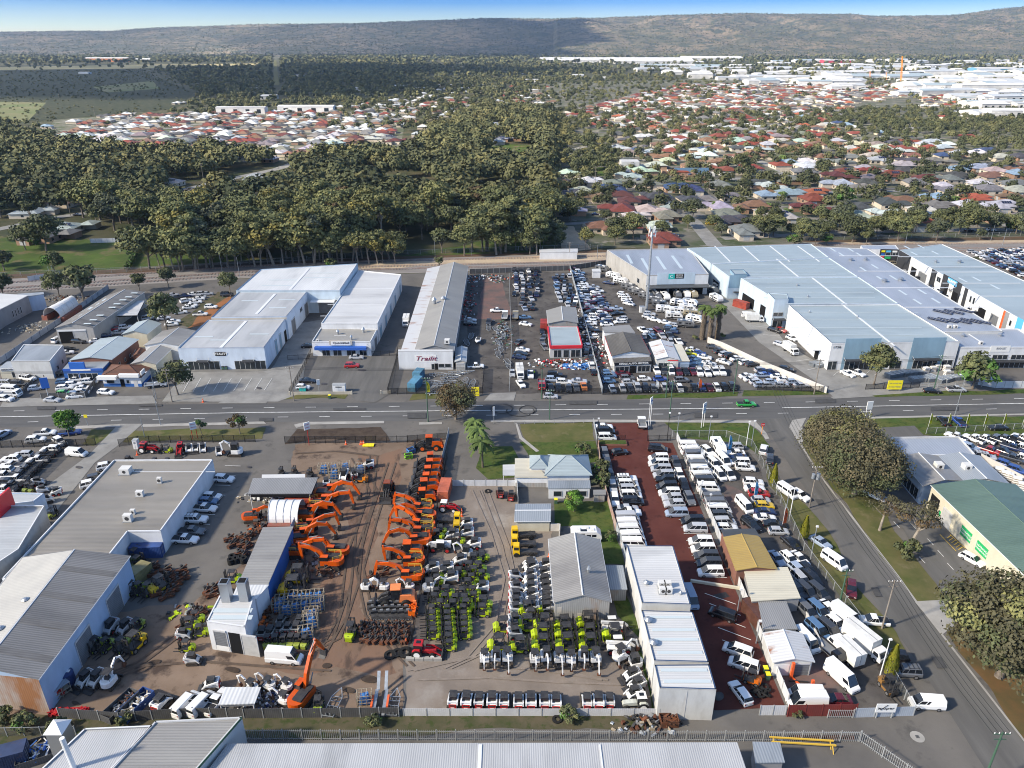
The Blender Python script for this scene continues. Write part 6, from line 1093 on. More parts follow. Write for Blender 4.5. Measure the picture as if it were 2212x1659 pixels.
fc=[(0,.0,.10,0,7.6,_l,.06,_M),(0,.12,.16,0,4,_h),(0,.18,.24,0,4,_k),(0,.265,.30,0,7.6,_l,.06,_M),(0,.31,.335,4,6,_a),(0,.345,.47,0,8.2,_l,.08,_M),(0,.37,.40,0,4,_h,.1),(0,.425,.46,0,4,_h,.1),(0,.395,.425,0,6,_l,.12,_f),(0,.38,.44,6,8,'sign',.14,_aS),(0,.49,.51,0,7.6,_l,.06,_M),(0,.53,.54,3.5,6,_a),(0,.55,.56,3.5,6,_a),(0,.59,.63,0,4,_h),(0,.66,.70,0,4.2,_k),(0,.715,.725,0,7.4,_l,.08,_aa),(0,.725,.745,0,7.4,_l,.06,_Y),(0,.755,.765,3.5,5.5,_a),(0,.785,.815,0,7.8,_l,.08,_aS),(0,.83,.87,0,4.2,_k),(0,.82,.93,5,7,'sign',.07,_f),(0,.89,.925,0,4.2,_h),(0,.95,.965,0,7.6,_l,.08,_B),(0,.975,.995,0,4,_a)]
b=bldg('unit_row','row of black and white fronted units with bright signs along the alley at the right',_d,[(1943,541),(2300,745),(2420,700),(2035,528)],7.4,'flat',_m,_F,parapet=.2,op=fc)
wall_text(b,0,.41,7.0,'HUNTER',1.5,_f,6.5,bold=.05,out=.2);wall_text(b,0,.875,6.0,'IMAGE SIGNS',1.1,'ink_maroon',8.5,bold=.04,out=.12);wall_text(b,0,.41,3.6,'46',2.0,_az,2.4,bold=.05,out=.2)
roof_units(b,[('line',x,y,30,.5,0) for x,y in((2015,555),(2060,577),(2090,588),(2120,612),(2180,640))]+[('vent',2021,567,1,1,1.2),('vent',2072,567,1.4,1.4,1.2)]+[('sky',x,y,.8,6,0) for x,y in((1960,535),(1990,533),(1975,548),(2020,546),(2080,605),(2110,603),(2150,620))])
b=bldg('unit_row','black end unit with small colourful signs at the head of the alley',_d,f('a4',(820,180),(1135,188),(1100,145),(800,150)),6.2,'flat',_m,_aK,parapet=.2,op=[(0,.48,.99,0,6.6,_l,.06,_M),(0,.13,.25,3,4.5,_a),(0,.52,.62,5.2,6,'sign',.12,_B),(0,.65,.78,5.2,6,'sign',.12,_aS),(0,.82,.95,5.2,6,'sign',.12,_f),(0,.65,.78,3.6,5,_a,.1),(0,.83,.92,3.6,5,_a,.1),(0,.52,.62,3.8,4.6,'sign',.12,_ap),(0,.52,.62,2.6,3.4,'sign',.12,_Q),(0,.64,.8,2.2,3.2,'sign',.12,_bm),(0,.55,.75,0,2,_h,.1)])
b=bldg(_O,'long grey gabled shed with skylight spots, left of the white factory',_d,f('a1',(480,640),(800,630),(1245,328),(920,365)),5.6,_u,_bO,'roof_asbestos_y',1.6,op=[(0,.05,.42,0,4.2,_h),(0,.45,.78,0,4.2,_k,.05,_aQ),(0,.03,.8,4.3,4.9,'sign',.06,_f)])
roof_units(b,[('sky',*T('a1',x,y),1.0,2.6,0) for x,y in((705,530),(645,570),(595,605),(780,470),(850,435),(905,397),(960,372))]+[('sky',*T('a1',x,y),2.4,1.0,0) for x,y in((755,603),(805,570),(865,530),(970,462),(1010,432),(1060,398),(1110,372),(1160,338))],z=6.55)
bldg(_q,'flat white awning roof on posts at the side of the long grey shed',_aU,f('a1',(1010,530),(1185,525),(1245,405),(1160,405)),4.2,'flat',_h,_E,base=3.6)
bldg(_O,'big grey factory with long pale roof at the left edge behind the yards',_d,f('a1',(-250,640),(10,470),(240,358),(-200,330)),6.5,'flat',_Y,_E,parapet=0,op=[(1,.3,.34,1.5,4,_a),(1,.4,.44,1.5,4,_a),(1,.5,.54,1.5,4,_a),(1,.6,.64,1.5,4,_a)])
bldg(_O,'blue roofed rear wing of the big grey factory at the left edge',_d,f('a1',(240,365),(375,345),(370,330),(150,345)),6,'flat',_aL,_V)
b=bldg(_aT,'parts and service shop with grey roof and long white sign board at the left edge',_d,f('a1',(95,930),(430,930),(545,790),(205,785)),5.6,'flat',_G,_V,parapet=.2,op=[(1,.3,.4,1,2.4,_a),(1,.65,.75,1,2.4,_a)])
b=bldg(_bR,'cream brick front verandah of the parts and service shop',_d,f('a1',(-10,985),(310,975),(400,900),(60,930)),3.6,'flat',_ay,_V,over=.05,op=[(0,.03,.83,2.5,3.5,'sign',.1,_f),(0,.3,.8,.3,2.2,_a)])
wall_text(b,0,.43,3.0,'LARDROVER PARTS & SERVICE',.72,_az,8.0,bold=.03,out=.14)
b=bldg(_aT,'shop with bright blue front and long pale blue tin roof',_d,f('a1',(610,918),(960,912),(1190,740),(870,735)),4.6,_u,_aM,_F,.9,op=[(1,.2,.25,1,2.2,_a),(1,.4,.45,1,2.2,_a),(1,.6,.65,1,2.2,_a),(1,.8,.85,1,2.2,_a)])
b=bldg(_bR,'bright blue verandah with rooftop sign on the blue fronted shop',_d,f('a1',(540,995),(885,990),(955,915),(610,920)),4.0,'flat',_bk,_V,over=.05,op=[(0,0,1,3.2,4.1,_aq,.1,'awning_blue'),(0,.1,.36,.6,2.6,_a),(0,.4,.85,.6,2.6,_a),(0,.18,.56,4.0,6.0,'sign',-.6,_ap),(0,.2,.7,3.4,3.9,'sign',.14,_f)])
b=bldg(_ae,'brown tiled cottage with white and blue painted walls and sign boards',_ae,f('a1',(880,1060),(1210,1062),(1310,958),(960,958)),3.2,'hip',_m,_bN,1.8,over=.5,op=[(0,0,1,0,1.0,_l,.03,_bk),(1,0,1,0,1.0,_l,.03,_bk),(0,.1,.3,1.1,2.2,_a),(0,.45,.56,0,2.4,_h),(0,.62,.7,1.1,2.2,_a),(0,.8,.9,0,2.2,'door'),(0,-.08,.42,2.7,3.7,'sign',1.3,_f),(0,.48,1.0,3.3,4.3,'sign',.8,_f),(1,.05,.35,3.4,4.6,'sign',.4,_f)])
wall_text(b,0,.2,3.2,'AUTO ELECTRICAL',.6,_ap,4.6,out=1.36) if False else None
bldg(_O,'cream gabled shed behind the brown tiled cottage',_d,f('a1',(1140,948),(1345,950),(1475,822),(1300,810)),4.4,_u,_ay,_ac,.9)
bldg(_O,'white and grey gabled shed touching the white factory',_d,f('a1',(1252,790),(1545,790),(1690,668),(1410,668)),5,_u,_m,_ac,1.1)
bldg(_O,'pale green roofed brick shed behind the bright blue fronted shop',_d,f('a1',(1060,692),(1265,690),(1385,600),(1190,590)),4.6,_u,_ay,_F,1.1)
bldg(_ae,'small red tiled outbuilding between the blue roofed shop and the cream shed','shed',f('a1',(1150,880),(1230,880),(1260,830),(1180,830)),2.8,_u,_aM,_bN,.7)
def arch(name,label,t,FL,FR,BR,BL,hgt,m,wallh=0,wm='wall_rust'):
 c=[PT(t,*p) for p in(FL,FR,BR,BL)];o=sum(c,Vector())/4;e=empty(name,uniq(label),_aU,o);q=[v-o for v in c];mb=MB();rr=[]
 for k in range(13):
  a=math.pi*k/12;s=(1-math.cos(a))/2;z=wallh+math.sin(a)*(hgt-wallh);p=q[0].lerp(q[1],s);r=q[3].lerp(q[2],s);rr.append((Vector((p.x,p.y,z)),Vector((r.x,r.y,z))))
 n=6
 for j in range(n):
  for k in range(12):
   a0,a1=rr[k][0].lerp(rr[k][1],j/n),rr[k][0].lerp(rr[k][1],(j+1)/n);b0,b1=rr[k+1][0].lerp(rr[k+1][1],j/n),rr[k+1][0].lerp(rr[k+1][1],(j+1)/n);mb.add([a0,b0,b1,a1],[(0,1,2,3)],m)
 link('arched_cover',mb.mesh('arched_cover'),e);mb=MB()
 for j in range(5):
  mb.tube([r[0].lerp(r[1],j/4)+Vector((0,0,.05)) for r in rr],.09,_n,4)
 link('hoop_frame',mb.mesh('hoop_frame'),e);mb=MB()
 for i,k in((0,3),(1,2)):
  p,r=q[i],q[k];d=(r-p).normalized();nn=Vector((-d.y,d.x,0))*1.1
  mb.prism([(v.x,v.y) for v in(p-nn,p+nn,r+nn,r-nn)][::-1],0,max(wallh,1.2),wm)
 link('side_container',mb.mesh('side_container'),e)
mat('wall_rust',(.26,.07,.05),.8,(.2,.1,.07),.8,4);mat('fabric_white',(.74,.74,.74),.6,(.62,.62,.61),.5,4)
arch('igloo_shelter','white arched fabric shelter resting on red containers at the left','a1',(390,575),(535,590),(690,480),(600,470),5.2,'fabric_white',1.8)
arch('igloo_shelter','bright white arched igloo among the orange excavators','b2',(368,1060),(432,905),(165,905),(118,1060),4.4,'fabric_white',1.6,'wall_rust')
P0=[(985,472),(1840,467),(1390,1086),(1105,1090),(960,1275),(700,1560),(20,1500)]
c=[PT('b1',*p,5.0) for p in P0][::-1];c=[c[-1]]+c[:-1]
b=bldg(_bQ,'long low office with beige flat roof and white parapet beside the parked cars',_d,[(v.x,v.y) for v in c][::-1][::-1],5.0,'flat',_m,'roof_beige',parapet=.35,world=True)
roof_units(b,[('ac',*T('b1',1092,575),2.2,1.8,1.3),('ac',*T('b1',1383,662),.9,.6,1.3),('ac',*T('b1',1213,775),1.5,.8,1.2),('ac',*T('b1',1152,930),.9,.6,1.0),('ac',*T('b1',1112,990),1.6,1.0,1.5),('line',*T('b1',1450,568),21,.12,0)])
ROOFA=b
b=bldg(_O,'big gabled shed with striped grey roof and blue roller door wall at the left',_d,[T('c1',-560,800),T('c1',330,885),T('b1',1112,1300),T('b1',200,1312)],7,_u,_aL,'roof_grey',1.5,op=[(1,.32,.47,0,4.9,_k,.06,_bl),(1,.67,.82,0,4.9,_k,.06,_bl),(0,.3,1,0,6.9,_l,.04,'wall_rusty')])
mat('strip_dark',(.17,.165,.16),.6,(.14,.135,.13),.5,4,stripe=(.42,0,'Y'),stripe_amt=.3);mat('painted_sun',(.50,.48,.43),.5,(.42,.405,.37),.2,5,stripe=(.42,0,'Y'),stripe_amt=.12)
def slope_strip(b,rise,side,t0,t1,m,nm=_bP,up=.16):
 q=b.q;k=(1,2) if side>0 else(0,3);g0,g1=(q[0]+q[1])/2,(q[3]+q[2])/2;mb=MB();A,B2=g0.lerp(g1,t0),g0.lerp(g1,t1);C_,D=q[k[0]].lerp(q[k[1]],t1),q[k[0]].lerp(q[k[1]],t0)
 z=lambda v,h:Vector((v.x,v.y,h+up));vs=[z(A.lerp(D,.02),b.h+rise*.98),z(B2.lerp(C_,.02),b.h+rise*.98),z(C_,b.h),z(D,b.h)];mb.add(vs if side<0 else vs[::-1],[(0,1,2,3)],m);link(nm,mb.mesh(nm),b.e)
for t_ in(.1,.33,.56,.8):slope_strip(b,1.5,1,t_,t_+.045,'strip_dark')
slope_strip(b,1.5,-1,0,1,'painted_sun','painted_sun_slope')  # whole left slope overlaid paler: sunlight from the left painted into its colour
roof_units(b,[('vent',*T('c1',222,215),.8,.8,.6),('vent',*T('c1',5,463),.8,.8,.6)],z=8.2)
b=bldg(_O,'pale roofed concrete building at the left edge with a red sign panel on its parapet',_d,[T('b1',-300,1560),T('b1',165,1250),T('b1',390,872),T('b1',-100,872)],6,'flat',_bO,_aJ,parapet=.5,op=[(1,.05,.3,0,4,_k)])
mbx=MB();p=PT('b1',60,905,6)-b.o;mbx.box((p.x,p.y,8.0),(.4,5,4),_Q);link('sign_panel',mbx.mesh('sign_panel'),b.e)
bldg(_O,'low flat annex behind the pale concrete building at the left edge',_d,[T('b1',-150,880),T('b1',290,828),T('b1',382,758),T('b1',-150,750)],4.6,'flat',_aL,_aJ,parapet=.3)
bldg(_O,'grey tin roofed warehouse at the bottom left with white chimney pipe',_d,[T('c1',1500,1900),T('c1',1700,1659),T('c1',2092,1226),T('c1',1340,1262)][:0] or[T('c1',760,1900),T('c1',1560,1840),T('c1',2092,1226),T('c1',1345,1262)],6,'flat',_G,_ac,parapet=.25,pcol=_n,op=[(1,0,1,5.9,6.3,_aq,.06,'steel_green')])
b=bldg(_O,'blue grey tin roof beside the vent tower at the bottom left',_d,[T('c1',120,1900),T('c1',760,1900),T('c1',1320,1300),T('c1',735,1325)],6,'flat',_Y,_bj,parapet=.25)
mbx=MB();p=PT('c1',640,1659,6)-b.o;mbx.tube([(p.x,p.y,6),(p.x-.2,p.y,11.5)],.32,_g,10);link('chimney_pipe',mbx.mesh('chimney_pipe'),b.e)
mbx=MB();p=PT('c1',545,1440,4)-b.o;mbx.box((p.x,p.y,4.5),(2.2,2.2,5),'duct');mbx.add([(p.x-1.3,p.y-1.3,7),(p.x+1.3,p.y-1.3,7),(p.x+1.3,p.y+1.3,7),(p.x-1.3,p.y+1.3,7),(p.x,p.y,7.9)],[(0,1,4),(1,2,4),(2,3,4),(3,0,4)],_ad);link('vent_tower',mbx.mesh('vent_tower'),b.e)
b=bldg(_O,'long pale tin roofed building across the bottom edge',_d,[(380,1760),(1640,1760),(1588,1604),(497,1607)],5,'flat',_G,_bj,over=.3)
for x0,w_ in((1037,1.2),(1300,.4)):
 pass
roof_units(b,[('line',1036,1644,.5,5,0),('line',1300,1644,.2,5,0)])
bldg('shed','small flat roofed lean to at the right end of the long bottom roof','shed',[T('c4',-100,1605),T('c4',130,1600),T('c4',95,1445),T('c4',-120,1440)],3.4,'flat',_Y,_V)
b=bldg(_bn,'long narrow workshop with grey tin roof in the middle of the machinery yard',_d,[(514,1264),(578,1263),(632,1139),(568,1141)],4.6,'flat',_bk,_ac,over=.3)
b=bldg(_bn,'white workshop with open doorway and twin square exhaust ducts',_d,[(446,1343),(529,1355),(549,1288),(475,1286)],6,'flat',_m,_E,parapet=.15,op=[(0,.14,.46,.3,4.3,_k,.06,_bl),(0,.52,.82,0,4.4,_h),(0,.86,1.25,0,4.2,_k,.12,_aQ),(0,.14,.5,.3,1.2,'sign',.1,_f)])
roof_units(b,[('stack',*T('c1',1968,205),1.5,1.5,4.0),('stack',*T('c1',2122,200),1.5,1.5,4.0),('sky',*T('c1',2010,300),6.5,1,0),('sky',*T('c1',2010,360),6.5,1,0)])
bldg('shed','flat white roof section joining the white workshop to the long narrow workshop','shed',[(505,1288),(553,1292),(578,1264),(515,1264)],4.8,'flat',_m,_bH)
bldg(_aU,'grey tin roofed machine shelter above the white igloo',_aU,[T('b2',-60,752),T('b2',470,750),T('b2',525,616),T('b2',-20,622)],4,'flat',_h,'roof_greyx',base=3.0,op=[])
bldg('shed','narrow white roofed store behind the grey tin machine shelter','shed',[T('b2',60,620),T('b2',415,615),T('b2',415,585),T('b2',60,590)],3.4,'flat',_m,_E)
bldg(_aU,'small tin shelter with stacked pallets on its roof by the bottom fence',_aU,[T('c1',1900,1105),T('c1',2190,1095),T('c1',2240,965),T('c1',1955,965)],2.8,'flat',_Y,_bH,base=2.2)
b=bldg(_ae,'house with pale grey blue hipped tin roof and white walls beside the red yard',_ae,[T('b3',310,665),T('b3',668,665),T('b3',645,440),T('b3',160,440)][:0] or[T('b3',300,590),T('b3',672,585),T('b3',640,425),T('b3',330,425)],3.4,'hip',_m,_F,2.4,over=.5)
bldg(_bR,'rear verandah with dark windows of the grey roofed house',_d,[T('b3',318,708),T('b3',672,706),T('b3',668,640),T('b3',318,642)],2.7,'flat',_m,_V,over=.2,op=[(0,.12,.32,.6,2,_a),(0,.42,.62,.6,2,_a),(0,.74,.93,.6,2,_a)])
bldg('house_wing','left wing of the grey roofed house with pale tin roof',_ae,[T('b3',160,530),T('b3',310,530),T('b3',340,428),T('b3',160,428)],3.4,'hip',_m,_F,1.3)
bldg(_bS,'wide beige flat carport left of the grey roofed house','shed',[T('b3',30,610),T('b3',300,612),T('b3',165,452),T('b3',30,452)],2.7,'flat',_m,_bL,op=[(0,.0,1,0,1.2,_l,.04,_aN)])
bldg(_bS,'small white roofed carport at the far left of the grey roofed house','shed',[T('b3',-75,590),T('b3',28,590),T('b3',28,505),T('b3',-75,508)],2.6,'flat',_h,_E,base=2.3)
bldg('shed','grey and cream tin garden shed with folded roof by the yellow lift trucks','shed',[T('b3',30,990),T('b3',325,988),T('b3',328,850),T('b3',38,852)],2.7,_u,_ay,_V,.5,axis='x')
bldg('shed','tiny grey garden shed in the corner of the back lawn','shed',[T('b3',710,760),T('b3',802,758),T('b3',805,722),T('b3',710,724)],2.1,'flat',_aN,_ac)
b=bldg(_O,'large gabled asbestos shed with stained grey roof behind the lime forklifts',_d,[T('c3',370,222),T('c3',845,218),T('b3',752,1158),T('b3',325,1152)],4.6,_u,_aN,_ac,1.5,op=[(0,.05,.13,2.2,3.4,_l,.04,_aO),(0,.42,.54,1.2,2.0,_l,.04,_aO)])
roof_units(b,[('vent',*T('b3',660,1440),.5,.5,1.6)],z=5.5)
bldg('shed','low dark tin lean to between the stained grey shed and the white warehouse','shed',[T('c3',835,110),T('c3',990,108),T('b3',955,1380),T('b3',800,1380)],2.8,'flat',_aN,_V)
b=bldg(_R,'upper part of the long white warehouse beside the red yard, with rooftop air conditioners',_d,[T('c3',1122,235),T('c3',1545,250),T('b3',1392,1207),T('b3',992,1207)],6.2,'flat',_G,_E,parapet=.12,pcol=_N)
roof_units(b,[('ac',*T('c3',1290,95),1.2,.8,1.1),('ac',*T('c3',1340,95),1.2,.8,1.1),('ac',*T('c3',1300,145),1.2,.8,1.1),('ac',*T('c3',1350,145),1.2,.8,1.1),('vent',*T('c3',1160,70),.7,.7,.8),('vent',*T('c3',1455,160),.4,.4,.8)])
b=bldg(_R,'middle part of the long white warehouse with grey skylight strips',_d,[T('c3',1228,735),T('c3',1700,748),T('c3',1560,312),T('c3',1118,300)],6.2,'flat',_G,_E,parapet=.12,pcol=_N)
roof_units(b,[('sky',*T('c3',x,y),7.0,.6,0) for x,y in((1365,358),(1395,467),(1418,550),(1450,663))]+[('vent',*T('c3',1175,395),.9,.9,.9),('vent',*T('c3',1220,590),.9,.9,.9)])
b=bldg(_R,'lower end of the long white warehouse, its concrete end wall facing the camera',_d,[T('c3',1275,970),T('c3',1765,985),T('c3',1702,768),T('c3',1232,772)],6.2,'flat',_G,_E,parapet=.12,pcol=_N,op=[(0,.49,.50,0,6,_l,.04,_n)])
roof_units(b,[('sky',*T('c3',x,y),7.0,.6,0) for x,y in((1485,815),(1515,912))])
bldg('shed','brick shed with mustard yellow roof in the grey car yard','shed',[(1592,1231),(1675,1228),(1637,1160),(1566,1162)],3.6,_u,_aM,_bK,.6,pcol=_bK)
bldg('shed','dark roofed end of the mustard yellow shed','shed',[(1567,1160),(1640,1159),(1628,1142),(1560,1144)],3.7,'flat',_aM,'roof_dark')
bldg(_bS,'wide cream roofed carport below the mustard yellow shed','shed',[(1625,1297),(1727,1290),(1700,1226),(1609,1230)],3.2,'flat',_Y,_bL)
bldg(_bS,'grey corrugated carport below the cream roofed one','shed',[(1650,1357),(1720,1357),(1697,1300),(1640,1300)],2.9,'flat',_Y,'roof_greyx')
b=bldg('shed','small white gabled shed with patchwork tin roof by the orange car lift','shed',[T('c4',55,740),T('c4',385,735),T('c4',285,502),T('c4',-30,500)],3.0,_u,_G,_bM,.7,op=[(0,.0,.42,0,2.4,_l,.04,_f),(0,.5,.95,0,2.4,_k)])
b=bldg(_R,'cream warehouse with long green roof at the right edge',_d,[T('b4',2350,1800),T('b4',2900,1600),T('b4',2140,903),T('b4',1418,905)],5.6,_u,_ay,'roof_green',1.4,op=[(3,.02,.11,0,4.2,_h),(3,.16,.25,0,3.6,_k,.05,_aQ),(3,.13,.145,1,2.2,'sign',.06,_bm),(3,.35,.45,1.6,3.8,'sign',.06,_bm),(3,.5,.6,1.6,3.8,'sign',.06,_bm)])
wall_text(b,3,.40,3.0,'CLEARANCE',.6,_f,3.6,out=.1);wall_text(b,3,.40,2.3,'WAREHOUSE',.6,_f,3.6,out=.1);wall_text(b,3,.55,3.0,'CLEARANCE',.6,_f,3.6,out=.1);wall_text(b,3,.55,2.3,'WAREHOUSE',.6,_f,3.6,out=.1)
b=bldg(_aT,'grey double gabled showroom with open white posts beside the side street',_d,[T('b4',1345,905),T('b4',1680,862),T('b4',1470,655),T('b4',1125,660)],4.8,_u,_aL,_ac,.9,op=[(3,.1,.9,.3,3,_a)])
roof_units(b,[('ac',*T('b4',1470,750),1.6,1.6,1.2)],z=5.2)
b=bldg(_aT,'blue grey roofed right half of the double gabled showroom',_d,[T('b4',1685,862),T('b4',2070,885),T('b4',1820,650),T('b4',1475,655)],4.8,_u,_G,_V,.9)
roof_units(b,[('ac',*T('b4',1710,760),1.6,1.6,1.2)],z=5.2)
bldg(_aT,'flat lilac grey front hall of the showroom facing the main road',_d,[T('b4',1130,655),T('b4',1790,645),T('b4',1650,488),T('b4',1060,495)],4.8,'flat',_G,_aK,parapet=.35)
bldg('railway_hut','long white equipment hut on the sand beside the railway','hut',[(1166,545),(1247,545),(1247,537),(1166,538)],3.4,'flat',_m,_E)
bldg('hut','white fenced store box at the railway corner of the dense car lot','hut',f('a3',(695,150),(765,150),(760,128),(693,130)),3.0,'flat',_m,_E)
b=bldg('bin_store','white walled bin store on the verge at the right','wall',f('a4',(1830,1285),(1975,1300),(1945,1283),(1850,1278)),2.4,'flat',_m,_E)
mat(_bT,None,.75,objcol=True,c2=(.72,.7,.68),scale=.4,contrast=(.4,.62),stripe=(.5,0,'X'),stripe_amt=.12);mat('house_wall',(.55,.49,.40),.85,(.45,.38,.30),.05,3,rnd=.22);mat('house_brick',(.30,.18,.12),.85,(.36,.25,.18),.1,3,rnd=.15);mat('fence_cream',(.50,.45,.36),.85,(.40,.36,.29),.3,3)
HC=dict(r=(.21,.05,.032),m=(.12,.035,.03),o=(.34,.10,.045),n=(.04,.065,.15),b=(.22,.31,.40),g=(.19,.185,.18),d=(.07,.07,.075),w=(.52,.53,.53),p=(.36,.39,.41),t=(.20,.11,.07),c=(.42,.39,.34),e=(.33,.42,.37))
HW=dict(r='red',m='dark red',o='orange',n='navy',b='pale blue',g='grey',d='charcoal',w=_z,p='pale grey',t='brown',c='cream',e='pale green')
def hip(mb,x0,x1,y0,y1,h,rise,m,ov=.55):
 x0,x1,y0,y1=x0-ov,x1+ov,y0-ov,y1+ov;a,b=x1-x0,y1-y0;z=h-.1;E=[(x0,y0,z),(x1,y0,z),(x1,y1,z),(x0,y1,z)];cx,cy=(x0+x1)/2,(y0+y1)/2
 if a>=b:r=[(cx-(a-b)/2-.01,cy,h+rise),(cx+(a-b)/2+.01,cy,h+rise)];f=[(0,1,5,4),(1,2,5),(2,3,4,5),(3,0,4)]
 else:r=[(cx,cy-(b-a)/2,h+rise),(cx,cy+(b-a)/2,h+rise)];f=[(0,1,4),(1,2,5,4),(2,3,5),(3,0,4,5)]
 mb.add(E+r,f,m)
HOUSE=[]
for v in range(6):
 r=random.Random(v+3);wl,rf,wn=MB(),MB(),MB();wm='house_brick' if v%3==1 else 'house_wall';a,b=r.uniform(11,14),r.uniform(9,11);rise=r.uniform(1.9,2.6)
 wl.prism([(-a/2,-b/2),(a/2,-b/2),(a/2,b/2),(-a/2,b/2)],0,2.65,wm,cap=False);hip(rf,-a/2,a/2,-b/2,b/2,2.7,rise,_bT)
 sx=r.choice((-1,1));w2,d2=r.uniform(5.5,6.5),r.uniform(4,6);x0,x1=sorted((sx*a/2,sx*(a/2-w2)))
 wl.prism([(x0,-b/2-d2),(x1,-b/2-d2),(x1,-b/2),(x0,-b/2)],0,2.65,wm,cap=False);hip(rf,x0,x1,-b/2-d2,-b/2+w2/2,2.72,rise*w2/b,_bT)
 if v%2:wl.prism([(-sx*a/2-1,b/2),(-sx*a/2+5,b/2),(-sx*a/2+5,b/2+5),(-sx*a/2-1,b/2+5)][::1 if sx>0 else 1],0,2.6,wm,cap=False);xx=sorted((-sx*a/2-1,-sx*a/2+5));hip(rf,xx[0],xx[1],b/2-3,b/2+5,2.71,rise*.6,_bT)
 wn_=[]
 m0=MB().box((0,0,0),(1.6,.06,1.2),_aP).mesh(_a);m1=MB().box((0,0,0),(.06,1.4,1.1),_aP).mesh(_a)
 wn_=[(_a,m0,1,(x-sx*1.5,-b/2-.01,1.35)) for x in(-a*.3,0,a*.3) if not x0-.9<x-sx*1.5<x1+.9]+[(_a,m1,1,(s*(a/2+.01),y,1.4)) for y in(-b*.25,b*.25) for s in(-1,1)]
 wn_.append(('garage_door',MB().box((0,0,0),(2.6,.06,2.1),_aQ).mesh('garage_door'),1,((x0+x1)/2,-b/2-d2-.01,1.15)))
 HOUSE.append([('wall',wl.mesh('wall')),('roof',rf.mesh('roof'))]+wn_)
sp=MB();sp.box((0,0,0),(4.6,2.0,.08),_aR);[sp.box((-2.3+i*1.15,0,.045),(.05,2.0,.01),_n) for i in range(1,4)];SOLAR=sp.mesh('solar_panel')
HS=[]
def hs(t,s):
 for q in s.split(';'):
  a=q.split()
  if a:x,y=T(t,float(a[1]),float(a[2]));HS.append((P(x,y,3.6),a[0],x,y))
hs('d3','r 450 1075;r 640 1062;b 700 1042;w 800 1035;w 805 1068;d 470 1178;w 560 1195;g 240 1190;n 50 1215;g 150 1285;g 320 1262;b 540 1250;b 690 1245;o 850 1235;p 1040 1188;g 1130 1208;p 1280 1112;r 1350 1128;m 1000 1128;d 840 1148;g 700 1155;m 830 1335;g 285 1372;d 290 1418;g 410 1478;d 1330 1305;t 1440 1285;b 1660 1268;o 1900 1275;p 2060 1320;g 1410 1430;o 1530 1422;w 1680 1195;m 1570 1148;g 1735 1148;b 1780 1085;p 1910 1075;d 2015 1068;t 2130 1055;n 1690 1000;w 1790 985;w 1920 985;n 1960 970;p 1690 948;r 1600 952;r 1330 982;o 1140 968;r 1420 958;r 1455 910;t 975 927;m 1000 862;r 1110 855;r 905 872;b 1285 852;g 1300 892;d 1370 920;w 1110 818;n 1000 788;p 930 798;r 880 778;m 950 748;g 1020 742;d 870 828;b 780 750;g 700 758;p 640 772;r 110 715;p 45 695;m 220 842;m 305 862;g 150 885;t 255 918;e 350 905;n 130 960;t 470 995;r 420 757;g 490 790;d 1150 1330;b 2170 1120;r 1860 880;g 560 760;w 600 720;p 750 720;r 580 705;t 1500 1000;g 1260 930;d 960 1000;g 1020 1040;p 1180 1080;g 760 1100;d 1760 1130;g 2180 1400;w 1560 1350;g 2060 1400;t 1980 1130;g 2150 1180;d 60 1290;b 1060 800;r 1240 1100;g 1150 900;g 1100 1010;t 900 1010;g 20 870;w 90 860;r 20 830;g 700 830;d 580 830;r 820 850;o 980 830;g 1480 830;e 260 690;r 330 700;r 1710 750;g 1880 750;p 1750 720')
hs('d2','n 1760 1218;m 1820 1255;m 1865 1290;r 1820 1350;c 1985 1350;d 1440 1255;p 1380 1298;w 1350 1350;w 1480 1345;t 1680 1455;r 1860 1455;w 2060 1448;r 2090 1535;t 1420 1178;w 1600 1165;w 1350 1130;w 1460 1110;d 1265 1108;n 1920 965;d 1870 895;w 1945 878;p 2060 842;d 1790 865;r 1700 778;o 1715 812;r 1630 800;n 2150 1200;w 2150 955;m 345 905;r 325 838;p 60 965;w 1040 892;t 370 1330;w 145 1220;w 700 720;w 600 690;g 450 700;w 350 640;p 230 690;r 1000 740')
hs('d1','p 210 1360;t 400 1300;p 420 1460;g 275 1515;d 575 1225;c 1110 1170;t 1310 1300;d 1250 1240;p 1660 1145;b 285 1052;b 25 960;w 1750 1020;p 2010 950;w 1150 660;w 470 780;b 300 810;p 1420 985;w 1600 945')
nh0=len(HS)
def streets(poly,Ys):
 out=[]
 for Y in Ys:
  xs=[X for X in np.arange(-1.0*Y,1.0*Y,8) if inpoly(*topx(Vector((X,Y,0))),poly)]
  if len(xs)>6:out.append([(xs[0],Y-3.2),(xs[-1],Y-3.2),(xs[-1],Y+3.2),(xs[0],Y+3.2)])
 return out
sheet('suburb_street',_aZ,5,streets(SUB,range(470,1900,50)),True);sheet('suburb_street',_aB,5,streets([(110,325),(160,290),(240,250),(830,240),(850,300),(640,338),(180,335)],range(690,1300,44)),True)
rh=random.Random(21)
NOH=[[(1840,300),(1850,250),(1990,235),(2260,220),(2260,345),(2090,330),(1990,300)],[(1590,415),(1590,375),(1650,330),(1770,325),(1770,420),(1690,425)],[(1740,310),(1850,225),(1990,205),(1990,235),(1850,300)],[(1200,330),(1200,300),(1330,300),(1320,400),(1240,420)]]
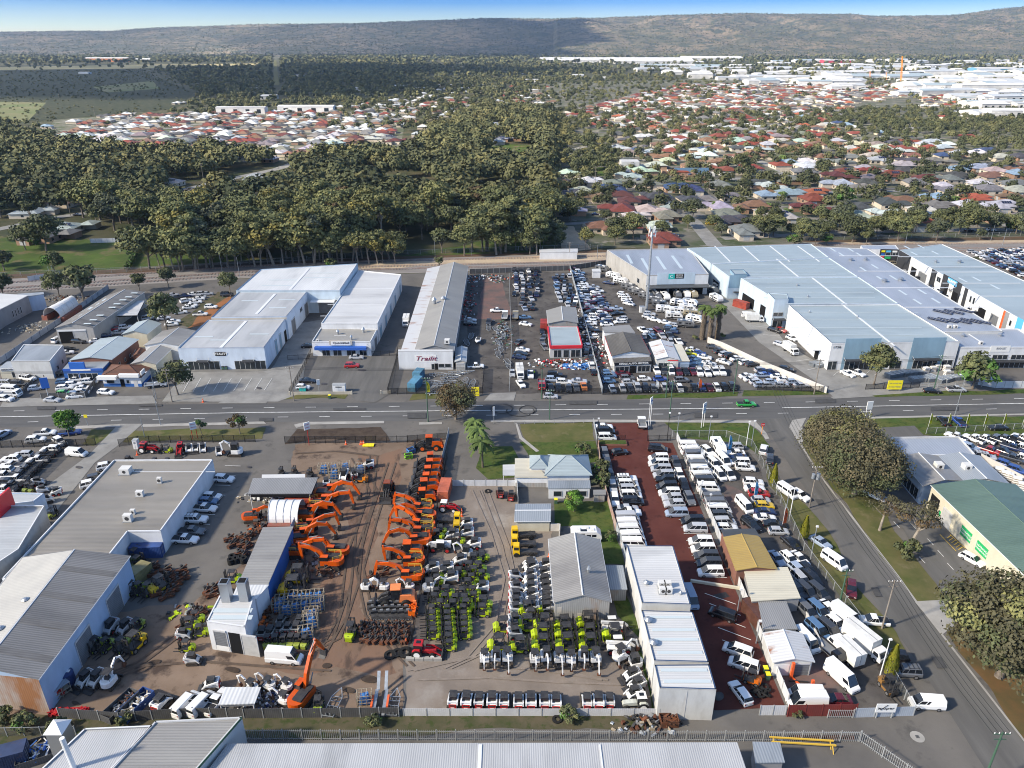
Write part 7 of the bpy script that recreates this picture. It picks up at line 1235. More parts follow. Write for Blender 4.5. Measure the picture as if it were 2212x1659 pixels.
def fill(poly,y0,y1,dx,dy,cols,dens,jit=.25,keep=None):
 Y=y0
 k=0
 while Y<y1:
  X=-1.0*Y
  while X<1.05*Y:
   p=Vector((X+rh.uniform(-jit,jit)*dx,Y+rh.uniform(-jit,jit)*dy*.5,0));x,y=topx(p);X+=dx
   if 30<x<2230 and inpoly(x,y,poly) and not any(inpoly(x,y,c) for c in NOH) and rh.random()<dens and all((p-h[0]).length>15.5 for h in HS if abs(h[0].y-p.y)<20):HS.append((p,rh.choice(cols),x,y))
  Y+=dy;k+=1
fill([(1190,255),(1480,180),(2000,175),(2230,220),(2230,300),(1700,300),(1560,330),(1480,310)],760,1900,17,24,'rromtggwwpdctgd',.74)
fill([(90,335),(110,300),(240,250),(830,240),(850,300),(640,338),(150,342)],660,1350,17,22,'rmrtwwwpgdgtw',.86)
fill([(1200,500),(1240,330),(1480,310),(2230,300),(2230,490)],420,800,22,27,'gdtgpwgcpdgwrte',.82)
fill([(640,242),(900,215),(1000,235),(880,300),(840,325)],700,1500,23,30,'wwpgrt',.55);fill([(880,300),(1150,200),(1205,215),(1180,300),(960,330)],700,1600,27,34,'wrpgtd',.6)
fill([(870,270),(1150,250),(1200,190),(900,180)],1100,2000,40,60,'wwrgp',.5)
HS.sort(key=lambda h:h[0].y)
HLM=[('the phone mast',1405,560),('the tan sand track',1218,510),('the yellow van',1536,480),('the bright green suburb tree',1817,430),('the orange house by the railway',1985,474),('the large red house mid suburb',1685,354),('the white commercial block at right',2090,328),('the central cul de sac',1270,318),('the woods at the right edge',2150,280),('the left estate main road',260,262),('the green oval',660,275),('the yellow green tree clump',1050,380),('the road in the left woods',480,388),('the green field at left',60,520),('the orange crane far right',1945,160),('the long white distribution shed',1350,128),('the powerline corridor',597,160)]
def lm_label(items,txt):
 """items: (x,y,adj,obj) -> unique labels by the nearest landmark and rank"""
 by={}
 for it in items:
  k=min(range(len(HLM)),key=lambda i:(it[0]-HLM[i][1])**2+((it[1]-HLM[i][2])*2.2)**2);d=math.hypot(it[0]-HLM[k][1],(it[1]-HLM[k][2])*2.2);by.setdefault((k,it[2]),[]).append((d,it))
 for(k,adj),L_ in by.items():
  L_.sort(key=lambda t:t[0])
  for i,(d,it) in enumerate(L_):
   near=f'nearest to {HLM[k][0]}' if i==0 else f'{nth(i+1)} nearest to {HLM[k][0]}'
   it[3]['label']=uniq(f'{adj} {txt}, {near}')
def flat_house(mb,p,col,a,b,rz):
 pass
items=[]
for i,(p,c,x,y) in enumerate(HS[:300]):
 p=Vector((p.x,p.y,0));rz=rh.choice((0,0,0,math.pi,math.pi/2,-math.pi/2))+rh.uniform(-.12,.12);s=rh.uniform(1.05,1.3) if p.y<900 else rh.uniform(.95,1.15);tpl=HOUSE[rh.randrange(6)];col=tuple(v*rh.uniform(.88,1.12) for v in HC[c])
 e=stamp(tpl if p.y<750 else tpl[:2],_ae,None,_ae,p,rz,'houses of the suburbs',col,scale=s)
 solar=p.y<800 and rh.random()<.3
 if solar:o=link('solar_panel',SOLAR,e,(1.5,-2.2,4.05));o.rotation_euler=(rad(24),0,0)
 items.append((x,y,f'{HW[c]} roofed',e))
lm_label(items,_ae)
far={}
for p,c,x,y in HS[300:]:
 mb=far.setdefault('h',MB());tp=HOUSE[rh.randrange(6)];rz=rh.choice((0,math.pi/2,math.pi));M=Matrix.Translation((p.x,p.y,0))@Matrix.Rotation(rz,4,'Z')
 mk='far_roof_'+c;mat(mk,HC[c],.75,tuple(v*.75 for v in HC[c]),.1,3)
 for k,m_ in((0,'house_wall'),(1,mk)):me=tp[k][1];mb.add([M@v.co for v in me.vertices],[tuple(q.vertices) for q in me.polygons],m_)
if far:o=link('distant_houses',far['h'].mesh('distant_houses'));tag(o,'rows of small red and white roofed houses crowding the far suburb','houses',kind=_bU)
print('houses',len(HS),nh0)
fm=[]
for i,(p,c,x,y) in enumerate(HS[:230]):
 if rh.random()<.55:
  e=empty('garden_fence',None,'fence',Vector((p.x,p.y+11,0)),rh.uniform(-.06,.06),'pale garden fences between the houses');m=MB();L_=rh.uniform(14,22);m.box((0,0,.9),(L_,.09,1.8),'fence_cream');m2=MB();[m2.box((-L_/2+k*L_/6,0,.95),(.16,.16,1.95),'fence_cream') for k in range(7)]
  link(_bV,m.mesh(_bV),e);link(_bW,m2.mesh(_bW),e);fm.append((x,y-6,'pale',e))
lm_label(fm,'garden fence between the houses')
mat(_v,(.58,.58,.57),.6,(.42,.42,.42),.05,3,rnd=.12);mat('far_wall',(.60,.58,.55),.8,(.42,.42,.42),.08,3,rnd=.2)
WS=[]
def shed_far(x,y,wpx,dep,h,roofm,label,rz=0.0,wall='far_wall',nm=_R):
 p=P(x,y);d=p.y*CP+H*SP;w_=wpx*d/FPX;e=empty(nm,uniq(label) if label else None,_d,p,rz,'distant warehouses' if not label else None);a=MB();a.prism([(-w_/2,0),(w_/2,0),(w_/2,dep),(-w_/2,dep)],0,h,wall,cap=False);r=MB()
 A=[(-w_/2-.5,-.5),(w_/2+.5,-.5),(w_/2+.5,dep+.5),(-w_/2-.5,dep+.5)];r.add([(q[0],q[1],h) for q in A]+[(-w_/2-.5,dep/2,h+dep*.07),(w_/2+.5,dep/2,h+dep*.07)],[(0,1,5,4),(3,4,5,2)],roofm);a.add([(-w_/2,0,h),(-w_/2,dep,h),(-w_/2,dep/2,h+dep*.07)],[(0,1,2)],wall);a.add([(w_/2,0,h),(w_/2,dep,h),(w_/2,dep/2,h+dep*.07)],[(0,1,2)],wall)
 link('wall',a.mesh('wall'),e);link('roof',r.mesh('roof'),e)
 if p.y<1400:
  k=MB();[k.box((-w_/2+w_*t,-.05,h*.45),(w_*.08,.1,h*.6),_aP) for t in(.15,.4,.65,.88)];link(_a,k.mesh(_a),e)
 return e
mat('far_orange',(.50,.17,.05),.7);mat('far_bluewall',(.10,.25,.36),.7);mat('far_redwall',(.5,.05,.08),.6)
shed_far(228,134,92,60,17,_v,'orange walled warehouse with pale roof on the dry plain far left',0,'far_orange');shed_far(318,131,55,60,7,_v,'low white buildings right of the orange walled warehouse')
shed_far(1250,136,165,160,13,_v,'long white distribution shed on the left of the far industrial estate');shed_far(1415,138,170,190,13,_v,'long white distribution shed in the middle of the far industrial estate');shed_far(1540,131,130,120,14,_v,'white shed with a yellow band near the far end of the estate')
shed_far(520,247,105,16,9,_v,'long white two storey block behind the left estate');shed_far(660,243,120,22,8,_v,'white community building behind the left estate');shed_far(2155,158,90,60,13,_v,'blue walled warehouse far right',0,'far_bluewall')
shed_far(2140,200,130,36,14,_v,'huge cream white warehouse at the right edge below the blue walled one');shed_far(1815,136,70,60,11,_v,'white shed with a red front in the far industrial estate',0,'far_redwall');shed_far(1935,116,90,80,16,_v,'tallest white shed at the back of the far industrial estate')
ri=random.Random(77);fi=[]
for Y,n in((1050,6),(1180,9),(1330,12),(1500,14),(1680,16),(1900,18),(2150,19),(2450,19),(2850,18),(3300,15),(3900,12)):
 for k in range(n):
  y_=topx(Vector((0,Y,0)))[1]+ri.uniform(-3,3);lo=np.interp(y_,[108,125,150,180,205,225],[1560,1450,1380,1560,1900,2120]);hi_=2260
  x=lo+(hi_-lo)*(k+ri.uniform(.1,.9))/n
  if 1890<x<1960 and y_>175:continue
  e=shed_far(x,y_,ri.uniform(22,75),ri.uniform(35,80)*(1 if Y>1500 else .55),ri.uniform(7,11),ri.choice((_v,_v,_v,_aJ,_F)),None,ri.uniform(-.15,.15));fi.append((x,y_,_z,e))
for x,y in((420,128),(180,160),(480,118),(840,128),(870,119),(820,122),(780,196),(1010,196),(905,196),(870,193),(960,122),(1250,165),(1150,178),(1300,172),(1500,165),(640,166),(580,215),(560,190),(560,92+30),(700,115),(380,118),(100,116),(1600,190),(1120,160),(930,215)):
 e=shed_far(x,y,ri.uniform(14,38),ri.uniform(14,30),ri.uniform(4,7),_v,None,ri.uniform(-.2,.2));fi.append((x,y,'small pale',e))
lm_label(fi,'shed')
def lattice(name,label,cat,x,y,h,r0,r1,m,group=None,arms=()):
 p=P(x,y);mb=MB()
 for sx in(-1,1):
  for sy in(-1,1):mb.tube([(sx*r0,sy*r0,0),(sx*r1,sy*r1,h)],max(.15,h*.006),m,4)
 n=8
 for k in range(n):
  z0,z1=h*k/n,h*(k+1)/n;a,b=r0+(r1-r0)*k/n,r0+(r1-r0)*(k+1)/n
  for s in(-1,1):mb.tube([(-a,s*a,z0),(b,s*b,z1)],max(.1,h*.004),m,3);mb.tube([(s*a,a,z0),(s*b,-b,z1)],max(.1,h*.004),m,3)
 for z,l in arms:mb.tube([(-l,0,z*h),(l,0,z*h)],max(.2,h*.006),m,4)
 return thing1(name,mb,uniq(label),cat,p,0,group)
mat('pylon_steel',(.42,.42,.42),.6);mat('crane_orange',(.75,.25,.02),.5)
for i,(x,y,h) in enumerate(((785,101,58),(927,101,52),(1037,103,62),(1137,103,56),(1219,101,60),(1352,103,50),(1453,103,60),(1578,105,52),(1657,104,50),(1737,105,55),(1881,104,55),(2009,104,60),(2117,100,55),(768,116,50))):
 lattice('power_pylon',f'grey lattice power pylon at the foot of the hills, {nth(i+1)} from the left' if i<13 else 'grey lattice power pylon in the woods left of the others','pylon',x,y+3,h,4,.8,'pylon_steel','pylons at the foot of the hills',((.72,9),(.84,7),(.95,5)))
for x,y,h,l in((1946,181,62,'tallest leaning orange crane jib in the far industrial estate'),(1879,172,22,'short orange crane jib left of the tallest one'),(1914,174,20,'short orange crane jib between the other two'),(1780,149,20,'orange crane jib beside the red fronted shed')):
 o=lattice('crane',l,'crane',x,y,h,1.6,.8,'crane_orange',None,());o.rotation_euler=(0,rad(-9),0)
lattice('tower','blue tower rig at the back of the far industrial estate','tower',1702,118,45,4,3,'far_bluewall')
site=P(1455,372);e=empty('building_site',uniq('house frames of orange brick and white walls under construction beside the trees'),_d,site);m=MB()
for k in range(9):
 x,y=ri.uniform(-42,40),ri.uniform(-22,22);m.prism([(x,y),(x+9,y),(x+9,y+8),(x,y+8)],0,2.5,'house_brick' if k%2 else _v,cap=False);m.box((x+4.5,y+4,1.3),(.2,8,2.5),_v)
link('wall',m.mesh('wall'),e);m=MB();mat('wrap_blue',(.12,.22,.34),.6);m.box((10,-16,2.9),(26,.6,5.6),'wrap_blue');link('scaffold_wrap',m.mesh('scaffold_wrap'),e);m=MB();m.box((-34,6,4),(14,12,8),_v);link('rendered_block',m.mesh('rendered_block'),e)
for poly,sp,kinds in((WOOD,13.0,[_j]*4+['dark','pale','pale','tall','grey','rust']),([(1150,240),(1260,290),(1340,330),(1320,420),(1230,460),(1215,545),(1150,545)],14,[_j,'pale','dark']),([(-60,600),(-60,505),(190,515),(270,545),(240,590)],19,[_j,'grey','dark',_aj]),(LEFTMIX,15,[_j,'dark','grey',_j]),(SUB,17,[_j,'dark',_aj,'grey','dark'])):
 scatter(poly,sp,kinds,275,1150)
for x0,x1,y,n,kinds in((1560,1950,505,26,['dark',_j,'grey']),(1960,2250,497,12,[_j,'dark']),(1480,1580,398,6,['dark',_j]),(1620,1770,335,12,['dark',_j,'dark']),(1600,1760,400,14,['dark',_j]),(1180,1500,205,20,['pale',_j]),(1740,1850,262,14,['dark',_j]),(1850,2240,268,44,['dark','grey',_j]),(1900,2240,285,34,['dark','grey']),(2090,2240,315,14,[_j,'dark']),(1330,1420,375,6,[_j,'dark']),(1270,1330,440,7,['dark',_j]),(560,860,565,22,['tall',_j,'pale']),(1000,1180,545,12,['tall',_j,'dark']),(320,560,578,16,['tall',_j,'grey'])):
 for k in range(n):
  x=x0+(x1-x0)*(k+rt.uniform(.1,.9))/n;yy=y+rt.uniform(-9,9)*(1 if y>330 else .6);pts.append((P(x,yy),rt.choice(kinds),x,yy))
hp=[(h[0].x,h[0].y) for h in HS]
def blocked(p):return any(abs(p.x-a)<7.5 and abs(p.y-b)<7 for a,b in hp)
pts=[q for q in pts if not blocked(q[0])]
pts.sort(key=lambda q:q[0].y)
AD=dict(rust='bronze',olive=_j,dark='dark',pale='pale trunked yellowish',tall='tall slender',grey='grey green',round='rounded bright green')
near,rest_t=pts[:255],pts[255:]
it=[]
TLM=HLM
for i,(p,k,x,y) in enumerate(near):
 v=rt.randrange(8);hgt=dict(olive=18,dark=17,pale=19,tall=22,grey=14,round=8,rust=16)[k]*rt.uniform(.62,1.3)*(1 if x<1190 else .62)
 e=plant(k,x,y,hgt,_D if k!=_aj else 'garden_tree',None,'tree','trees behind the railway',v,rt.uniform(1.0,1.35),loc=p);it.append((x,y,AD[k],e))
HLM=HLM+[('the white railway hut',1206,545),('the white factory rear block',660,575),('the dark field hedge',305,528),('the arched shelter',182,640),('the long grey workshop',985,572),('the black end unit',1910,535)]
lm_label(it,'tree')
for x,y,k,h,l in((1817,445,_aj,13,'big bright green rounded tree in the suburb'),(1595,398-20,'dark',17,'largest dark gum in mid suburb'),(1770,490,_j,12,'wide spreading tree by the railway right of centre'),(1870,530,_j,9,'round dense tree touching the pale blue warehouse roof'),(1760,530,'dark',9,'broad bush like tree just behind the pale blue warehouse'),(1265,540,'pale',11,'bronze tree right of the tan sand track'),(1205,535,'dark',9,'dark tree left of the tan sand track'),(1570,430,'dark',9,'dark tree on the corner of the wide suburban street')):
 plant(k,x,y,h,_D,uniq(l))
for x,y in((1690,432),(1660,455),(1640,470),(2080,420),(2110,415),(1690,350),(1545,455),(2060,440),(1700,470)):
 stamp(DATE,'palm_tree',uniq(f'bushy palm in the suburb gardens, standing {nth(len([1 for o in COL.objects if o.name.startswith("palm_tree")])-5)} from the centre outwards'),'palm tree',P(x,y),R.uniform(0,6),'garden palms',scale=R.uniform(.9,1.2))
for m_,a,b in(('far_leaf',(.092,.10,.045),(.13,.13,.06)),('far_leaf_dark',(.055,.066,.034),(.08,.086,.044)),('far_leaf_pale',(.175,.16,.065),(.12,.12,.055))):mat(m_,a,.9,b,.02,3,spec=.2)
rn=np.random.default_rng(5)
P3,SZ,MI,NQ=[],[],[],[]
for p,k,x,y in rest_t:P3.append((p.x,p.y));SZ.append(rt.uniform(13,18) if x<1190 else rt.uniform(6,9.5));MI.append({_j:0,'dark':1,'pale':2,'tall':0,'grey':1,_aj:0,'rust':2}[k]);NQ.append(210)
def inside(xy,poly):
 x,y=xy[:,0],xy[:,1];c=np.zeros(len(x),bool);n=len(poly)
 for i in range(n):
  (x1,y1),(x2,y2)=poly[i],poly[(i+1)%n];t=((y1>y)!=(y2>y));
  with np.errstate(divide='ignore',invalid='ignore'):c^=t&(x<(x2-x1)*(y-y1)/(y2-y1+1e-9)+x1)
 return c
for Ya,Yb,area,size,nq in((880,1400,330,9,100),(1400,2300,420,10.5,44),(2300,3600,650,13,16),(3600,5600,1400,18,10)):
 n=int((Yb-Ya)*(Yb+Ya)/2*2.0/area);Y=np.sqrt(rn.uniform(Ya**2,Yb**2,n));X=rn.uniform(-1,1,n)*Y*.95;d=Y*CP+H*SP;px=1106+X/d*FPX;py=829.5-(-H*CP+Y*SP)/d*FPX;xy=np.stack([px,py],1)
 dn=np.full(n,.8);cl=np.sin(X*.012+Y*.004)+np.sin(Y*.016-X*.005)+np.sin(X*.0037-Y*.009);dn*=np.clip(.72+.3*cl,.25,1)
 dn[inside(xy,SUB)]=.5;dn[inside(xy,LSUB)]=.13;dn[inside(xy,INDUS)]=.22;dn[inside(xy,BUSH)]=np.maximum(dn[inside(xy,BUSH)],.9);dn[inside(xy,SCRUB)]*=.8
 dn[inside(xy,[(-100,158),(-100,140),(560,136),(560,146),(300,150)])]=.06;dn[inside(xy,[(588,215),(588,122),(607,122),(607,215)])]=0;dn[inside(xy,[(1480,235),(1640,185),(1980,190),(2000,230),(1700,250)])]=.13
 dn[inside(xy,[(1850,295),(1860,250),(2260,235),(2260,320)])]=.95;dn[inside(xy,[(1840,190),(1840,170),(1980,175),(1990,205)])]=.5
 ok=rn.random(n)<dn
 small=inside(xy,SCRUB);small2=inside(xy,SUB)|inside(xy,LSUB)
 hx=np.array([q[0] for q in hp]);hy=np.array([q[1] for q in hp])
 for i in np.nonzero(ok)[0]:
  if Y[i]<2000 and np.any((np.abs(hx-X[i])<7)&(np.abs(hy-Y[i])<9)):continue
  P3.append((X[i],Y[i]));SZ.append(size*(rn.uniform(.25,.45) if small[i] else rn.uniform(.55,.95) if small2[i] else rn.uniform(.65,1.25)));MI.append(int(rn.choice(3,p=(.5,.32,.18))));NQ.append(nq)
V,M_=[],[]
P3=np.array(P3);SZ=np.array(SZ);MI=np.array(MI);NQ=np.array(NQ)
for nq in sorted(set(NQ)):
 s=NQ==nq;n=s.sum();c=np.concatenate([P3[s],np.zeros((n,1))],1)[:,None,:];z=SZ[s][:,None,None]
 th=rn.uniform(0,2*np.pi,(n,nq,1));u=rn.uniform(-.6,1,(n,nq,1));q=np.sqrt(1-u*u);rr=rn.uniform(.55,1,(n,nq,1))*(1+.25*np.sin(th*3+SZ[s][:,None,None]*9))
 off=np.concatenate([q*np.cos(th)*rr*.52,q*np.sin(th)*rr*.52,.56+u*.40*rr],2)*z;nv=np.concatenate([q*np.cos(th),q*np.sin(th),u+.3],2)+rn.normal(0,.45,(n,nq,3));nv/=np.linalg.norm(nv,axis=2,keepdims=True)
 t=np.cross(nv,rn.normal(0,1,(n,nq,3)));t/=np.linalg.norm(t,axis=2,keepdims=True)+1e-9;b=np.cross(nv,t);e=z*(1.35/np.sqrt(nq))*rn.uniform(.6,1.2,(n,nq,1))
 ctr=c+off;V.append(np.stack([ctr+t*e,ctr+b*e*.8,ctr-t*e,ctr-b*e*.8],2).reshape(-1,3));M_.append(np.repeat(MI[s],nq))
nh=26000;jj=rn.integers(2,52,nh);ii=rn.integers(0,nx,nh);base=HILL[jj,ii]+np.stack([rn.uniform(-14,14,nh),rn.uniform(-38,38,nh),np.full(nh,2.0)],1)
hs_=rn.uniform(5,9,nh)[:,None,None];nq=5;th=rn.uniform(0,6.28,(nh,nq,1));off=np.concatenate([np.cos(th)*.45,np.sin(th)*.45,rn.uniform(.1,.7,(nh,nq,1))],2)*hs_;a_=rn.normal(0,1,(nh,nq,3));a_/=np.linalg.norm(a_,axis=2,keepdims=True);b_=np.cross(a_,rn.normal(0,1,(nh,nq,3)));b_/=np.linalg.norm(b_,axis=2,keepdims=True);e=hs_*.42;ctr=base[:,None,:]+off
V.append(np.stack([ctr+a_*e,ctr+b_*e,ctr-a_*e,ctr-b_*e],2).reshape(-1,3));M_.append(np.repeat(rn.choice(3,nh,p=(.35,.5,.15)),nq))
V=np.concatenate(V).astype(np.float32);M_=np.concatenate(M_).astype(np.int32);nf=len(V)//4
me=bpy.data.meshes.new('woodland');me.vertices.add(len(V));me.vertices.foreach_set('co',V.ravel());me.loops.add(nf*4);me.loops.foreach_set('vertex_index',np.arange(nf*4,dtype=np.int32));me.polygons.add(nf);me.polygons.foreach_set('loop_start',np.arange(0,nf*4,4,dtype=np.int32));me.polygons.foreach_set('loop_total',np.full(nf,4,np.int32));me.polygons.foreach_set('material_index',M_)
for m_ in('far_leaf','far_leaf_dark','far_leaf_pale'):me.materials.append(MATS[m_])
me.update();me.validate();tag(link('distant_woodland',me),'dark woodland and scattered trees of the plain running back to the hills','woodland',kind=_bU)
print('far trees',len(P3),'quads',nf,'near',len(near))
mat('mesh_fabric',(.12,.13,.12),.6,alpha=.30);mat('black_mesh',(.012,.012,.013),.6,alpha=.55);mat('steel_white',(.66,.67,.68),.5,(.54,.55,.57),.4,4,stripe=(.3,0,'X'),stripe_amt=.15);mat(_aV,(.075,.075,.078),.55,(.11,.11,.11),.5,4,stripe=(.3,0,'X'),stripe_amt=.3);mat('steel_red',(.20,.03,.025),.6,(.15,.03,.025),.4,4,stripe=(.3,0,'X'),stripe_amt=.2);mat(_bX,(.30,.15,.10),.8,(.40,.33,.30),.5,5);mat(_bY,(.44,.48,.53),.5,(.36,.40,.45),.4,4,stripe=(.3,0,'X'),stripe_amt=.15);mat(_bo,(.02,.04,.13),.5);mat(_C,(.33,.34,.34),.5);mat(_aW,(.015,.015,.016),.5);mat('timber_pole',(.20,.17,.14),.9,(.26,.23,.2),2,4);mat(_aX,(.05,.11,.07),.7);mat(_bZ,(.50,.46,.38),.9,(.42,.38,.31),.6,4);mat('boundary_white',(.60,.58,.54),.8,(.50,.47,.43),.3,5)
def fence(label,t,ps,h,style,name='fence',step=None,cat='fence',world=None,rail=True):
 pts_=[PT(t,*p) for p in ps];o=pts_[0];e=empty(name,uniq(label),cat,o);pn,po,tr,NPO=MB(),MB(),MB(),[]
 S=dict(white=('steel_white',_C),dark=(_aV,_C),red=('steel_red','steel_red'),rust=(_bX,_bX),pale=(_bY,_C),wall=('boundary_white','boundary_white'),lime=(_bZ,_bZ),mesh=('mesh_fabric',_C),black=('black_mesh',_aW),bars=(_C,_C),blackbars=(_aW,_aW),blue=(_bY,_bo),rail=(_C,_C))[style]
 st=step or(2.6 if style not in('bars',_af) else 2.8)
 for a,b in zip(pts_,pts_[1:]):
  d=b-a;L_=d.length;d.normalize();rz=math.atan2(d.y,d.x);c=(a+b)/2-o;th=.22 if style in('wall','lime') else .05
  if style in('bars',_af):
   k=0.0
   while k<L_:q=a+d*k-o;pn.box((q.x,q.y,h/2),(.045,.045,h),S[0],rz);k+=.28 if h>1.4 else .2
   for z in(h*.15,h*.88):pn.box((c.x,c.y,z),(L_,.05,.06),S[0],rz)
  elif style=='rail':
   for z in(h*.5,h):pn.box((c.x,c.y,z),(L_,.06,.06),S[0],rz)
  elif style in('mesh',_t):
   q0,q1=a-o,b-o;pn.add([q0+Vector((0,0,.05)),q1+Vector((0,0,.05)),q1+Vector((0,0,h)),q0+Vector((0,0,h))],[(0,1,2,3)],S[0])
   [k_.tube([q0+Vector((0,0,h)),q1+Vector((0,0,h))],.035,S[1],4) for k_ in(po,tr)]
  else:pn.box((c.x,c.y,h/2),(L_,th,h),S[0],rz)
  n=max(1,round(L_/st))
  for i in range(n+1):
   q=a+d*L_*i/n-o;r=.05 if style in('mesh',_t,'bars',_af,'rail') else .06
   if style in('wall','lime'):
    if style=='lime' and i in(0,n):po.box((q.x,q.y,h*.6),(.4,.4,h*1.2),S[1],rz)
    continue
   po.box((q.x,q.y,h/2+.05),(r*2,r*2+.03,h+.1),S[1],rz);NPO.append(MB().box((q.x,q.y,h/2+.05),(r*2,r*2+.03,h+.1),S[1],rz))
 link(_bV if style not in('bars',_af) else 'bars',pn.mesh(_bV),e)
 if 0<len(NPO)<=26:
  for p_ in NPO:link('post',p_.mesh('post'),e)
  if style in('mesh',_t):link('top_rail',tr.mesh('top_rail'),e)
 elif po.v:link(_bW,po.mesh(_bW),e)
 return e
fence('white steel dividing wall between the red yard and the grey car yard','f',[(1461,948),(1701,1522)],2.1,_z)
fence('black steel fence down the middle of the machinery yards','f',[(966,990),(884,1420)],2.2,_t,step=3)
fence('dark steel sheet along the upper black fence of the machinery yard','f',[(970,938),(944,1045)],1.9,'pale')
fence('black mesh security fence along the machinery yard front','f',[(616,958),(812,957)],2.0,_t);fence('black sliding gate at the machinery yard front','f',[(813,957),(880,956)],2.0,_af,'gate');fence('black mesh fence right of the sliding gate','f',[(881,956),(966,950)],2.0,_t)
fence('black mesh fence along the lawn at the front of the left office','f',[(258,965),(300,957),(552,955)],2.0,_t);fence('black mesh fence of the ute yard at the left edge','f',[(-20,968),(145,965),(30,1075)],2.0,_t);fence('short black mesh fence beside the concrete driveway','f',[(146,965),(208,962)],2.0,_t)
fence('grey steel sheet fence along the bottom of the machinery yard','f',[(528,1552),(862,1549)],2.0,'dark',step=3);fence('dark steel sheet fence at the bottom left behind the skip','f',[(130,1550),(260,1560),(330,1555),(420,1550),(528,1552)],2.0,'dark',step=3);fence('white steel sheet fence along the bottom of the gravel yard','f',[(872,1547),(1418,1547)],1.55,_z,step=3.6)
fence('long steel picket fence along the bottom weeds','f',[(530,1598),(1855,1602)],2.1,'bars');fence('slanting steel picket fence at the bottom right corner','f',[(1857,1602),(1955,1672),(2010,1712)],2.1,'bars');fence('mesh fence behind the vent tower at the bottom left','f',[(-20,1592),(165,1588)],1.8,'mesh')
fence('red steel sheet fence at the bottom of the grey yard','f',[(1700,1548),(1847,1546)],2.4,'red');fence('brown barred gate in front of the red steel fence','f',[(1787,1551),(1842,1551)],1.7,'bars','gate');fence('pale tin fence carrying the white sign at the bottom right','f',[(1845,1550),(1972,1546)],1.9,'pale');fence('green mesh fence along the side street beside the grey yard','f',[(1652,1010),(1660,1035),(1735,1190),(1800,1275),(1850,1340),(1900,1420),(1972,1546)],2.0,'mesh',step=3.2)
fence('mesh fence with tall posts along the grass at the top of the grey yard','f',[(1452,945),(1568,945),(1623,965),(1648,1012)],2.0,'mesh',step=3.2);fence('black barred gate left of the red yard entrance','f',[(1318,953),(1350,953)],1.7,_af,'gate');fence('black barred gate right of the red yard entrance','f',[(1398,953),(1448,952)],1.7,_af,'gate')
fence('rusty red sheet fence between the house garden and the red yard','f',[(1291,960),(1300,1040),(1330,1145)],1.9,'rust');fence('pale sheet fence from the rusty fence down to the white warehouse','f',[(1331,1145),(1352,1215)],1.9,'pale');fence('low rail fence along the verge left of the red yard','f',[(1282,913),(1290,955)],1.2,'pale')
fence('white picket fence and gates below the palms','f',[(978,1050),(1120,1050)],1.6,_z);fence('low rail fence along the pavement before the house','f',[(1112,917),(1282,914)],.9,'rail');fence('white panel wall left of the back garden','f',[(1117,1052),(1119,1090)],1.8,_z);fence('cream sheet fence beside the tin garden shed','f',[(1189,1147),(1209,1147),(1208,1160)],1.8,'wall')
fence('long blue framed wall along the right of the narrow workshop','f',[(640,1150),(585,1268),(560,1330)],3.6,'blue','wall',2.4);fence('concrete divider wall in the lower grey yard','f',[(1728,1310),(1775,1408)],1.4,'wall','wall')
fence('white rolling gate at the bottom of the red yard','f',[(1640,1545),(1696,1545)],2.0,_z,'gate');fence('white corrugated gate leaning at the warehouse end','f',[(1424,1552),(1482,1551)],2.0,_z,'gate')
fence('curving white boundary wall between the car lot and the warehouse yard','f',[(1528,740),(1560,752),(1640,790),(1785,850)],2.0,'wall','wall');fence('black mesh road fence of the used car lot','f',[(1302,853),(1592,846)],1.9,_t);fence('short black mesh road fence by the boundary wall end','f',[(1636,842),(1787,848)],1.9,_t);fence('black mesh road fence of the wreckers','f',[(1172,852),(1298,851)],1.9,_t)
fence('wreckers dividing fence of upright steel sheets','f',[(1231,582),(1262,700),(1301,850)],2.2,'pale',step=2);fence('grey sheet fence along the railway behind the wreckers','f',[(1015,592),(1230,584),(1308,572)],2.2,'dark');fence('white sheet fence left of the trailer yard entrance','f',[(1100,846),(1105,760),(1100,600)],2.0,'mesh')
fence('black mesh fence round the trailers before the trailer shop','f',[(838,850),(855,790),(860,762)],2.0,_t);fence('black mesh road fence of the trailer shop','f',[(838,852),(1042,850),(1046,800)],2.0,_t);fence('black fence between the office car park and the white factory forecourt','f',[(672,765),(655,800),(626,852)],1.8,_t);fence('black gate across the lane beside the white factory','f',[(622,778),(668,776)],1.8,_af,'gate');fence('black gate between the office and the trailer shop','f',[(804,769),(860,768)],1.8,_af,'gate')
fence('low limestone wall with railing in front of the office car park','f',[(626,853),(760,852)],.9,'lime','wall');fence('short low limestone wall by the trailer yard corner','f',[(823,851),(843,850)],.9,'lime','wall');fence('pale blue panel fence up the left far yards','f',[(-5,790),(120,705),(235,625)],2.0,'blue',step=5);fence('timber and mesh fence round the blue fronted shop cars','f',[(90,862),(185,860),(215,820)],1.8,'dark');fence('low wall on the left far verge beside the parts shop','f',[(38,862),(85,812)],1.2,'dark')
fence('black mesh fence with yellow sign on the far right verge','f',[(1869,842),(1985,838)],1.8,_t);fence('black mesh fence right of the yellow sign','f',[(1986,838),(2120,836)],1.4,'rail');fence('railway mesh fence behind the left yards','f',[(-20,600),(400,583),(800,553),(1300,536)],2.2,'mesh',step=6);fence('railway mesh fence behind the right suburb','f',[(1700,522),(2250,508)],2.0,'mesh',step=6)
